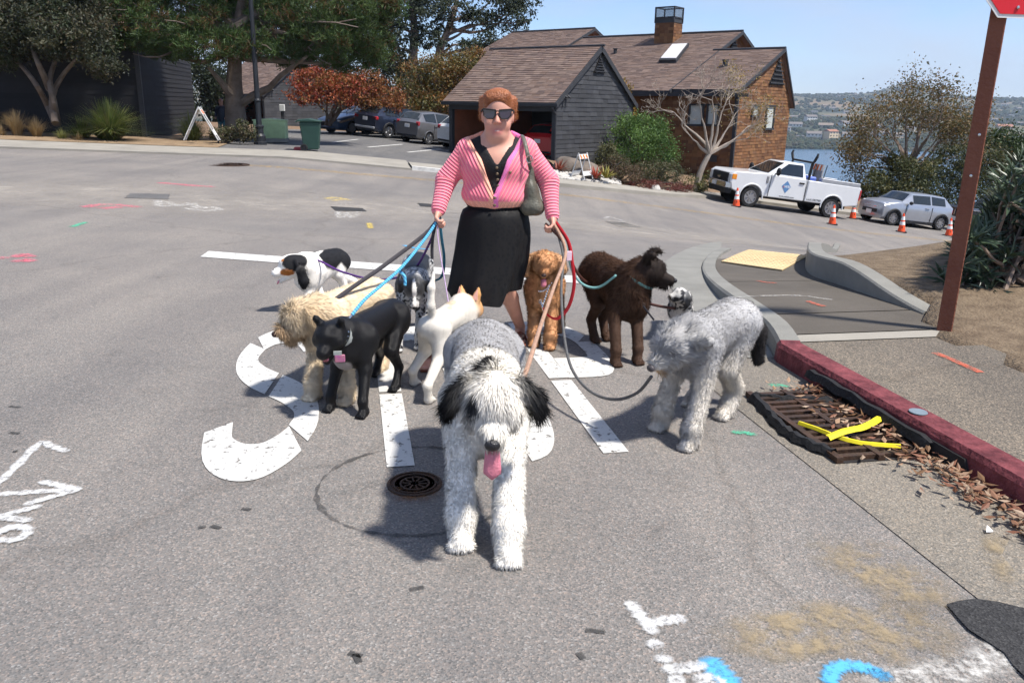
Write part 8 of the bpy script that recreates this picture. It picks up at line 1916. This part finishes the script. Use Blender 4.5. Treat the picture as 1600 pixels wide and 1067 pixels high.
d.furr('fur', 50000, ln, .0031, cb, .30, .28, .4, 5, np.where(onh, 2.0, 1.0), 40.0, .16, 2); d.nose(.166, -.040, (.015, .020, .016), pm('brown_nose', (.05, .028, .024), .45, .2, 60)); d.eyes(.070, .040, .018, .009); BLOND = d
mb = MB(); mb.ball(d.hp(.10, 0, -.098), (.028, .016, .007), 8); mb.build('lip', M_TONGUE, d.t, True)

# 4 --- tricolour spaniel
TAN = (.40, .14, .035)
d = Dog('spaniel', 'black white and tan spaniel panting at the far left', (-1.60, 6.34, .43), (-1.48, 6.70, .40), [(-1.62, 6.20), (-1.52, 6.34), (-1.44, 6.62), (-1.34, 6.72)], atY(456, 413, 6.2), (-.92, -.38, -.14), WHT, .43, .118, .105, 1.0, (.048, .032, .030), .034, .010, (.098, .085), skull=.088)
d.skull(.086, .080, .045, WHT, WHT, .40, True, 1.0, .022); d.ear([(-.03, .076, .03), (-.045, .108, -.04), (-.05, .112, -.125), (-.045, .106, -.17)], [.022, .034, .040, .022], BLK)
for q in (1, -1):
    d.patch(d.hp(-.014, q * .066, .04), (.100, .060, .080), BLK, .10, True); d.patch(d.hp(.055, q * .060, -.045), (.055, .034, .036), TAN, .12, True); d.patch(d.hp(.066, q * .036, .050), (.014, .014, .012), TAN, .1, True)
d.patch((d.sh + d.hip) / 2 + np.array([.05, 0, .0]), (.15, .22, .16), BLK, .12); d.patch(d.hip + np.array([.03, .0, -.05]), (.14, .16, .16), BLK, .15); d.patch(d.sh + np.array([.045, .06, -.03]), (.018, .14, .14), WHT, .1)
d.build(); V = d.V; onear = (ell(V, d.hp(-.045, .108, -.08), (.06, .06, .12)) < 1) | (ell(V, d.hp(-.045, -.108, -.08), (.06, .06, .12)) < 1); ln = np.where(onear, .035, np.where(d.dhead() < .14, .006, .018))
d.furr('fur', 11000, ln, .0032, -d.f * .7 + np.array([0, 0, -.8]), .2, .28, .3, 6, None, 50.0, .15); d.nose(.138, -.026, (.016, .021, .016)); d.eyes(.064, .046, .022, .012); d.tongue(.100, -.088, .055, .036, .8, .5); TRI = d

# 5 --- speckled pointer
SPK = (.33, .33, .33)
d = Dog('pointer', 'black and white speckled dog hanging its head beside the woman', (-.675, 5.40, .535), (-.70, 5.88, .53), [(-.625, 5.19), (-.745, 5.13), (-.62, 5.80), (-.78, 5.84)], atY(647, 447, 5.12), (.10, -.62, -.76), SPK, .53, .112, .095, 1.08, (.046, .027, .024), .029, .010, (.075, .062), belly=.65, skull=.072)
d.skull(.066, .085, .036, BLK, SPK, .30, True, 1.0, .0); d.ear([(-.02, .056, .02), (-.03, .082, -.025), (-.01, .088, -.075)], [.014, .024, .020], BLK)
d.patch(d.sh + d.f * -.22 + np.array([0, 0, .02]), (.16, .30, .13), BLK, .1); d.patch(d.sh + d.l * -.1 + d.f * -.05 + np.array([0, 0, -.10]), (.06, .16, .16), BLK, .12); d.patch(d.hp(.06, 0, .04), (.09, .013, .05), WHT, .03, True); d.patch(d.hp(.10, .0, -.01), (.08, .010, .04), WHT, .02, True)
def speck(s, V, C):
    n = vnoise(V * 190) + .8 * vnoise(V * 97 + 3); g = np.abs(C - np.array(SPK)).sum(1) < .25; C = C.copy(); C[g & (n > .28)] = BLK; C[g & (n < -.12)] = (.56, .55, .53); return C
d.o.res = .0075; d.build(M_SLEEK, speck); d.nose(.142, -.022, (.013, .017, .013)); d.eyes(.045, .036, .020, .008); PTR = d; d.collar(.6, .083, .022, M_BLACKP)

# 6 --- white dog with tan ears seen from behind
WT, TN = (.68, .635, .56), (.58, .30, .11)
d = Dog('dog', 'short haired white dog with tan pricked ears seen from behind', (-.315, 4.80, .46), (-.435, 4.38, .445), [(-.40, 4.80), (-.27, 4.76), (-.56, 4.46), (-.445, 4.17)], atY(734, 481, 4.86), (.45, .88, -.05), WT, .44, .082, .076, 1.0, (.042, .026, .023), .028, .009, (.068, .060), belly=.7, skull=.066)
d.skull(.074, .066, .034, TN, WT, .35, True, 1.05); d.ear([(-.012, .044, .045), (-.008, .056, .092), (-.004, .064, .142)], [.030, .022, .003], TN, k=.008)
d.patch((d.sh + d.hip) / 2 + np.array([.02, 0, .03]), (.05, .16, .05), (.60, .50, .36), .3); d.tail([(-.01, 0, -.03), (-.05, .0, .06), (-.04, .0, .16), (.0, .0, .235)], [.026, .022, .019, .009], WT); d.build(M_SLEEK)
V = d.V; d.furr('fur', 18000, np.where(V[:, 2] > .5, .018, .014), .0026, -d.f * .7 + np.array([0, 0, -.6]), .2, .25, .2, 7, None, 60.0, .16)
for q in (1, -1):
    P = [d.hp(-.028, q * .040, .050), d.hp(-.022, q * .056, .060), d.hp(-.016, q * .058, .105), d.hp(-.026, q * .046, .062)]; mb = MB(); b_ = -d.hf * .006; mb.prism([Vector(p + b_) for p in (d.hp(-.036, q * .034, .062), d.hp(-.030, q * .074, .062), d.hp(-.014, q * .064, .130))], Vector(-d.hf * .004)); mb.build('ear_lining', pm('pink_ear', (.62, .33, .26), .6, .1, 30), d.t)
d.nose(.105, -.025); d.eyes(.045, .036, .012, .008); WHITE = d; d.collar(.55, .073, .018, pm('blue_grey_collar', (.14, .18, .22), .6, .1, 20))

# 7 --- apricot poodle
AP = (.60, .31, .15)
d = Dog('poodle', 'curly apricot poodle mix sitting with its tongue out right of the woman', (.205, 5.42, .52), (.245, 5.82, .44), [(.255, 5.25), (.150, 5.32), (.34, 5.70), (.17, 5.74)], atY(850, 410, 5.27), (-.02, -.96, -.16), AP, .50, .108, .11, 1.1, (.052, .042, .038), .038, .010, (.085, .076), skull=.08)
d.skull(.080, .058, .036, AP, (.52, .25, .115), .42, True, 1.02, .012); d.ear([(-.02, .070, .035), (-.02, .105, .0), (-.015, .118, -.055), (-.01, .112, -.09)], [.024, .034, .034, .022], (.64, .37, .20)); d.build()
V = d.V; ln = np.full(len(V), .020); ln = np.where(ell(V, d.hp(.13, 0, -.05), (.022, .026, .022)) < 1, .005, ln); d.furr('fur', 36000, ln, .0040, np.array([0, 0, -.6]), .75, .75, .1, 8, None, 110.0, .25)
d.nose(.128, -.042, (.014, .018, .013), pm('brown_nose', (.05, .028, .024), .45, .2, 60)); d.eyes(.070, .034, .012, .0085); d.tongue(.098, -.080, .045, .030, 1, .2); POOD = d
nb, ne, nk = d.neck; c0 = Vector(nb + (ne - nb) * .6); cc_ = thing('chain_collar', None, None); cc_.parent = d.t
cend = Vector(atY(848, 478, 5.13))
for i in range(9):
    f_ = i / 8; p = Vector(atY(858, 447, 5.16)).lerp(cend, f_); mb = MB(); mb.ball(p, (.008, .007, .010), 6); mb.build('link', M_CHROME, cc_)
for i in range(9):
    f_ = i / 8; p = Vector(atY(842, 455, 5.16)).lerp(Vector(atY(862, 442, 5.19)), f_) - Vector((0, 0, .02 * math.sin(f_ * 3.14))); mb = MB(); mb.ball(p, .006, 6); mb.build('link', M_CHROME, cc_)

# 8 --- dark brown shaggy dog
BR, BRD = (.060, .032, .020), (.022, .015, .012)
d = Dog('dog', 'dark brown shaggy dog looking right', (.735, 5.14, .595), (.590, 5.56, .60), [(.800, 4.95), (.655, 4.90), (.66, 5.50), (.575, 5.43)], atY(1016, 421, 5.06), (.93, -.30, -.14), BR, .59, .132, .118, 1.05, (.052, .034, .030), .034, .011, (.105, .088), skull=.085)
d.skull(.086, .088, .040, BRD, BRD, .35, True, 1.0); d.ear([(-.028, .060, .055), (-.024, .082, .092), (.012, .096, .112), (.045, .10, .098)], [.026, .022, .016, .006], BRD, k=.01); d.tail([(-.04, 0, -.05), (-.12, 0, -.14), (-.14, 0, -.28)], [.04, .04, .02], BR); d.build()
V = d.V; hd = d.dhead(); ln = np.where(hd < .10, .016, .034); ln = np.where(hd < .20, np.maximum(ln, .030) * (hd > .09) + ln * (hd <= .09), ln); ln = np.where(V[:, 2] < .30, .014, ln); ln = np.where(ell(V, d.hp(.11, 0, -.03), (.06, .05, .05)) < 1, .006, ln)
d.furr('fur', 36000, ln, .0034, -d.f * .5 + np.array([0, 0, -.9]), .30, .32, .35, 9, None, 42.0, .45); d.nose(.166, -.036, (.015, .018, .015)); d.eyes(.060, .042, .016, .010); BROWN = d
d.collar(.55, .112, .016, pm('teal_collar', (.10, .25, .24), .6, .1, 20)); mb = MB(); mb.lathe([(.014, 0), (.014, .006)], tuple(atY(1006, 476, 4.96)), 12, Matrix.Rotation(rad(90), 3, 'X')); mb.build('tag', M_IRON, d.t)

# 9 --- small merle dog
d = Dog('terrier', 'small black and white speckled dog peeking over the grey dog', (1.20, 5.66, .29), (1.27, 6.0, .26), [(1.14, 5.56), (1.24, 5.58), (1.22, 5.98), (1.32, 6.0)], atY(1064, 461, 5.5), (-.88, -.35, .30), SPK, .30, .075, .072, 1.0, (.034, .022, .020), .024, .009, (.060, .052), skull=.055)
d.skull(.054, .046, .026, SPK, (.45, .36, .27), .35, True, 1.0); d.ear([(-.015, .044, .025), (-.03, .062, -.010), (-.03, .066, -.05)], [.012, .020, .016], BLK)
def speck2(s, V, C):
    n = vnoise(V * 120) + .7 * vnoise(V * 61 + 3); g = np.abs(C - np.array(SPK)).sum(1) < .25; C = C.copy(); C[g & (n > .12)] = (.03, .03, .035); C[g & (n < -.05)] = (.55, .53, .50); return C
d.build(M_COAT, speck2); d.furr('fur', 9000, np.where(d.dhead() < .08, .010, .024), .003, -d.f * .4 + np.array([0, 0, -.9]), .25, .3, .3, 10, None, 60.0, .2); d.nose(.076, -.014, (.010, .013, .010)); d.eyes(.038, .026, .016, .007); MERLE = d

# 10 --- grey curly dog
GR, GRL = (.42, .415, .42), (.68, .63, .56)
d = Dog('sheepdog', 'tall curly grey dog with wind blown fur facing left beside the kerb', (.90, 3.80, .625), (1.155, 4.10, .635), [(.865, 3.62), (.765, 3.86), (1.135, 4.03), (1.005, 4.22)], atY(1052, 540, 3.66), (-.76, -.58, -.26), GR, .62, .118, .112, 1.0, (.060, .048, .044), .042, .011, (.098, .088), skull=.092)
d.skull(.084, .072, .044, (.52, .51, .505), (.56, .54, .51), .38, True, 1.05); d.ear([(-.03, .075, .03), (-.07, .105, .02), (-.12, .12, .0)], [.026, .030, .022], (.45, .445, .44)); d.tail([(-.10, .02, -.06), (-.17, .06, -.2), (-.18, .075, -.36)], [.035, .045, .03], (.035, .032, .032))
def legs_light(s, V, C):
    w = np.clip((.46 - V[:, 2]) / .14, 0, 1)[:, None] * (np.linalg.norm(V[:, :2] - s.hc[:2], axis=1) > .12)[:, None] * (C.min(1) > .08)[:, None]; C = C * (1 - w) + np.array(GRL) * w; m = vnoise(V * 9) * .5 + .5; b = (V[:, 2] > .50) & (C.min(1) > .2); return C * np.where(b, .72 + .4 * m, 1.0)[:, None]
for q_ in (1, -1): d.patch(d.hp(.062, q_ * .042, .008), (.022, .020, .016), (.16, .15, .15), .1, True)
d.patch(d.hp(.14, 0, -.085), (.04, .05, .03), (.50, .36, .24), .15, True); d.build(M_COAT, legs_light); V = d.V; onh = d.dhead() < .155; ln = np.where(onh, .046, .018); ln = np.where((V[:, 2] < .42) & ~onh, .020, ln); ln = np.where((V[:, 2] > .52) & ~onh, .013, ln); ln = np.where(ell(V, d.hp(.15, 0, -.05), (.03, .032, .028)) < 1, .008, ln)
ro = V - d.hc; cb = np.where(onh[:, None], ro * 1.2 - d.hf * .9 + np.array([.5, .3, -.1]), np.array([.2, 0, -.9])); cb /= np.linalg.norm(cb, axis=1)[:, None] + 1e-6
d.furr('fur', 66000, ln, .0031, cb, np.where(onh, .25, .55), .36, .25, 11, np.where(onh, 2.0, 1.0), 60.0, .14, 2); d.nose(.160, -.045, (.017, .022, .018), M_NOSEP); d.eyes(.070, .040, .016, .009); GREY = d
# =================================================================== leashes
def leash(label, pts, mat, w=.012, flat=None, clip=True, k=6, name='leash'):
    t = thing(name, label, 'leash', (0, 0, 0)); P = smooth_path([Vector(p) for p in pts], k); mb = MB(); mb.tube(P, w / 2, 8, True, flat); mb.build('strap', mat, t, True)
    if clip:
        e = P[-1]; dd = (P[-1] - P[-3]).normalized(); mb = MB(); mb.tube([e - dd * .02, e + dd * .02, e + dd * .045], [.006, .006, .004], 8); mb.tube([e + dd * .045 + Vector((math.cos(a) * .009, 0, math.sin(a) * .012)) for a in np.linspace(0, 6.28, 11)], .0028, 5); mb.build('clip', M_CHROME, t, True)
    return t
def px(u, v, Y): return Vector(atY(u, v, Y))
hl_, hr_ = Vector(HL), Vector(HR)
L1 = pm('grey_webbing', (.045, .042, .048), .7, .15, 40, .3, 200); L3 = pm('purple_rope', (.10, .03, .19), .6, .2, 60, .4, 200); L4 = pm('lavender_webbing', (.50, .36, .56), .65, .1, 40, .2, 200)
L2 = bpy.data.materials.new('blue_braid'); nt, b, out = nodes_of(L2); tc = nt.nodes.new('ShaderNodeTexCoord'); wv = nt.nodes.new('ShaderNodeTexWave'); wv.inputs['Scale'].default_value = 22; wv.inputs['Distortion'].default_value = 2; wv.bands_direction = 'DIAGONAL'; cr = nt.nodes.new('ShaderNodeValToRGB'); cr.color_ramp.elements[0].color = (.02, .16, .36, 1); cr.color_ramp.elements[1].color = (.12, .48, .68, 1); nt.links.new(tc.outputs['Object'], wv.inputs['Vector']); nt.links.new(wv.outputs['Fac'], cr.inputs['Fac']); nt.links.new(cr.outputs['Color'], b.inputs['Base Color']); b.inputs['Roughness'].default_value = .7
L5 = pm('tan_leather', (.36, .22, .15), .55, .2, 30, .2, 120); L6 = pm('grey_rope', (.10, .10, .10), .6, .2, 60, .4, 200); L7 = pm('red_webbing', (.48, .015, .025), .6, .1, 40); L8 = pm('teal_rope', (.16, .33, .32), .6, .15, 40); L9 = pm('brown_leather_strap', (.085, .035, .028), .5, .2, 30); LT = pm('teal_webbing', (.03, .15, .22), .65, .15, 40)
leash('flat charcoal leash running to the blond dog', [hl_ + Vector((.02, -.01, .0)), px(664, 366, 4.95), px(600, 415, 4.7), px(545, 453, 4.45), px(520, 471, 4.32)], L1, .026, (1, .28))
leash('blue braided leash running to the black dog', [hl_ + Vector((.01, -.02, -.01)), px(668, 368, 4.9), px(630, 415, 4.55), px(597, 445, 4.3), px(570, 468, 4.15), px(550, 492, 4.05)], L2, .018)
leash('short blue rope end looped on the charcoal leash', [px(624, 424, 4.58), px(632, 432, 4.55), px(633, 446, 4.54)], L2, .018, None, False)
leash('purple rope leash sagging to the spaniel', [hl_ + Vector((0, .0, -.01)), px(672, 378, 5.1), px(642, 425, 5.5), px(590, 437, 5.8), px(535, 425, 6.1), px(500, 408, 6.25), px(484, 404, 6.3)], L3, .016)
leash('lavender strap leash running down to the white dog', [hl_ + Vector((.01, -.015, -.01)), px(684, 368, 4.95), px(690, 410, 4.85), px(697, 450, 4.75), px(703, 488, 4.68)], L4, .022, (1, .3))
leash('teal strap leash hanging to the speckled pointer', [hl_ + Vector((.015, .0, -.01)), px(690, 372, 5.05), px(694, 405, 5.12), px(690, 432, 5.2), px(672, 440, 5.25), px(655, 436, 5.28)], LT, .018, (1, .35), False)
leash('black strap end hanging below the left hand of the woman', [hl_ + Vector((0, .02, -.01)), px(676, 372, 5.02), px(675, 405, 5.02)], L1, .020, (1, .3), False)
leash('tan leather leash running down to the shaggy white dog', [hr_ + Vector((.0, -.02, .0)), px(884, 392, 4.75), px(865, 450, 4.1), px(845, 508, 3.5), px(826, 568, 2.95), px(818, 590, 2.82)], L5, .019, None, True)
leash('grey rope leash sagging to the grey curly dog', [hr_ + Vector((.01, -.01, -.01)), px(880, 400, 4.9), px(877, 450, 4.7), px(881, 520, 4.4), px(893, 575, 4.15), px(922, 611, 3.95), px(960, 624, 3.8), px(995, 614, 3.68), px(1018, 588, 3.58)], L6, .016, None, False)
leash('red strap leash looping to the apricot poodle', [hr_ + Vector((.015, 0, 0)), px(888, 378, 5.0), px(894, 410, 4.98), px(897, 445, 4.98), px(888, 480, 5.0), px(870, 498, 5.05), px(853, 490, 5.1), px(848, 481, 5.12)], L7, .022, (1, .35))
leash('teal rope leash sagging to the brown dog', [hr_ + Vector((.01, .01, 0)), px(884, 385, 5.05), px(895, 425, 5.1), px(912, 445, 5.12), px(935, 449, 5.1), px(958, 434, 5.02), px(962, 430, 5.02)], L8, .016, None, False)
leash('dark brown leather leash running behind the brown dog', [hr_ + Vector((.02, .02, 0)), px(886, 375, 5.1), px(896, 415, 5.2), px(915, 440, 5.35), px(945, 448, 5.5), px(1000, 470, 5.55), px(1040, 480, 5.55), px(1075, 482, 5.55)], L9, .020, (1, .35), False)
leash('brown leash handle bunched in the right hand of the woman', [px(852, 350, 5.0), px(866, 362, 4.96), px(880, 378, 4.95), px(884, 395, 4.96), px(876, 372, 4.99), px(862, 352, 5.03)], L9, .022, (1, .4), False)
leash('dark strap hanging from the collar of the brown dog', [px(1005, 478, 4.95), px(1014, 490, 4.92), px(1022, 500, 4.9)], L1, .014, (1, .4), False)
mb = MB(); mb.box(px(889, 400, 4.93), (.035, .012, .06), .3); tag(mb.build('tag_card', pm('pale_pink_card', (.62, .45, .52), .6, .1, 10), bevel=.003), 'small pale tag dangling from the bunched leashes', 'tag')
# distant passer-by behind the pine
Y0 = 34.4; P_ = thing('person', 'passer-by in dark blue jacket half hidden by the pine trunk', 'person'); Bp = Org(.022); c = pxp(347, 186, Y0); gx, gy = c[0], c[1]; g0 = float(G(gx, gy)) - .05; q = lambda x, y, z: (gx + x, gy + y, g0 + z)
NV, JN, SKN = (.018, .024, .045), (.05, .16, .20), (.5, .27, .2)
Bp.e(q(0, 0, 1.52), (.085, .10, .12), SKN); Bp.e(q(-.01, .03, 1.56), (.095, .10, .10), (.22, .07, .03)); Bp.c(q(0, 0, 1.40), q(0, 0, 1.30), .055, .06, SKN)
Bp.c(q(0, 0, 1.22), q(0, 0, .90), .17, .17, NV, .05); Bp.c(q(-.14, 0, 1.28), q(.14, 0, 1.28), .08, col=NV, k=.05)
for s in (-1, 1):
    Bp.c(q(s * .19, 0, 1.27), q(s * .24, -.02, 1.02), .065, .05, NV); Bp.c(q(s * .24, -.02, 1.02), q(s * .20, -.16, .90), .05, .035, NV); Bp.c(q(s * .20, -.16, .90), q(s * .19, -.22, .88), .035, .03, SKN)
    Bp.c(q(s * .09, 0, .88), q(s * .10, -.03, .46), .10, .07, JN); Bp.c(q(s * .10, -.03, .46), q(s * .10, .03, .08), .065, .045, JN); Bp.c(q(s * .10, .03, .06), q(s * .10, -.12, .05), .05, .04, (.03, .03, .03))
V, Q = Bp.mesh(); np_mesh('body', V, Q, M_SKIN, P_, Bp.colours(V, .02), True)
# =================================================================== air
hb = MB(); hb.box((300, 1700, 40), (5600, 3700, 160)); haze = hb.build('haze', None); haze['kind'] = 'stuff'
mz = bpy.data.materials.new('haze_air'); mz.use_nodes = True
for n in list(mz.node_tree.nodes): mz.node_tree.nodes.remove(n)
zo = mz.node_tree.nodes.new('ShaderNodeOutputMaterial'); zv = mz.node_tree.nodes.new('ShaderNodeVolumePrincipled')
zv.inputs['Color'].default_value = (0.66, 0.80, 1.0, 1); zv.inputs['Density'].default_value = 0.00017; zv.inputs['Anisotropy'].default_value = 0.2
mz.node_tree.links.new(zv.outputs['Volume'], zo.inputs['Volume']); haze.data.materials.append(mz)
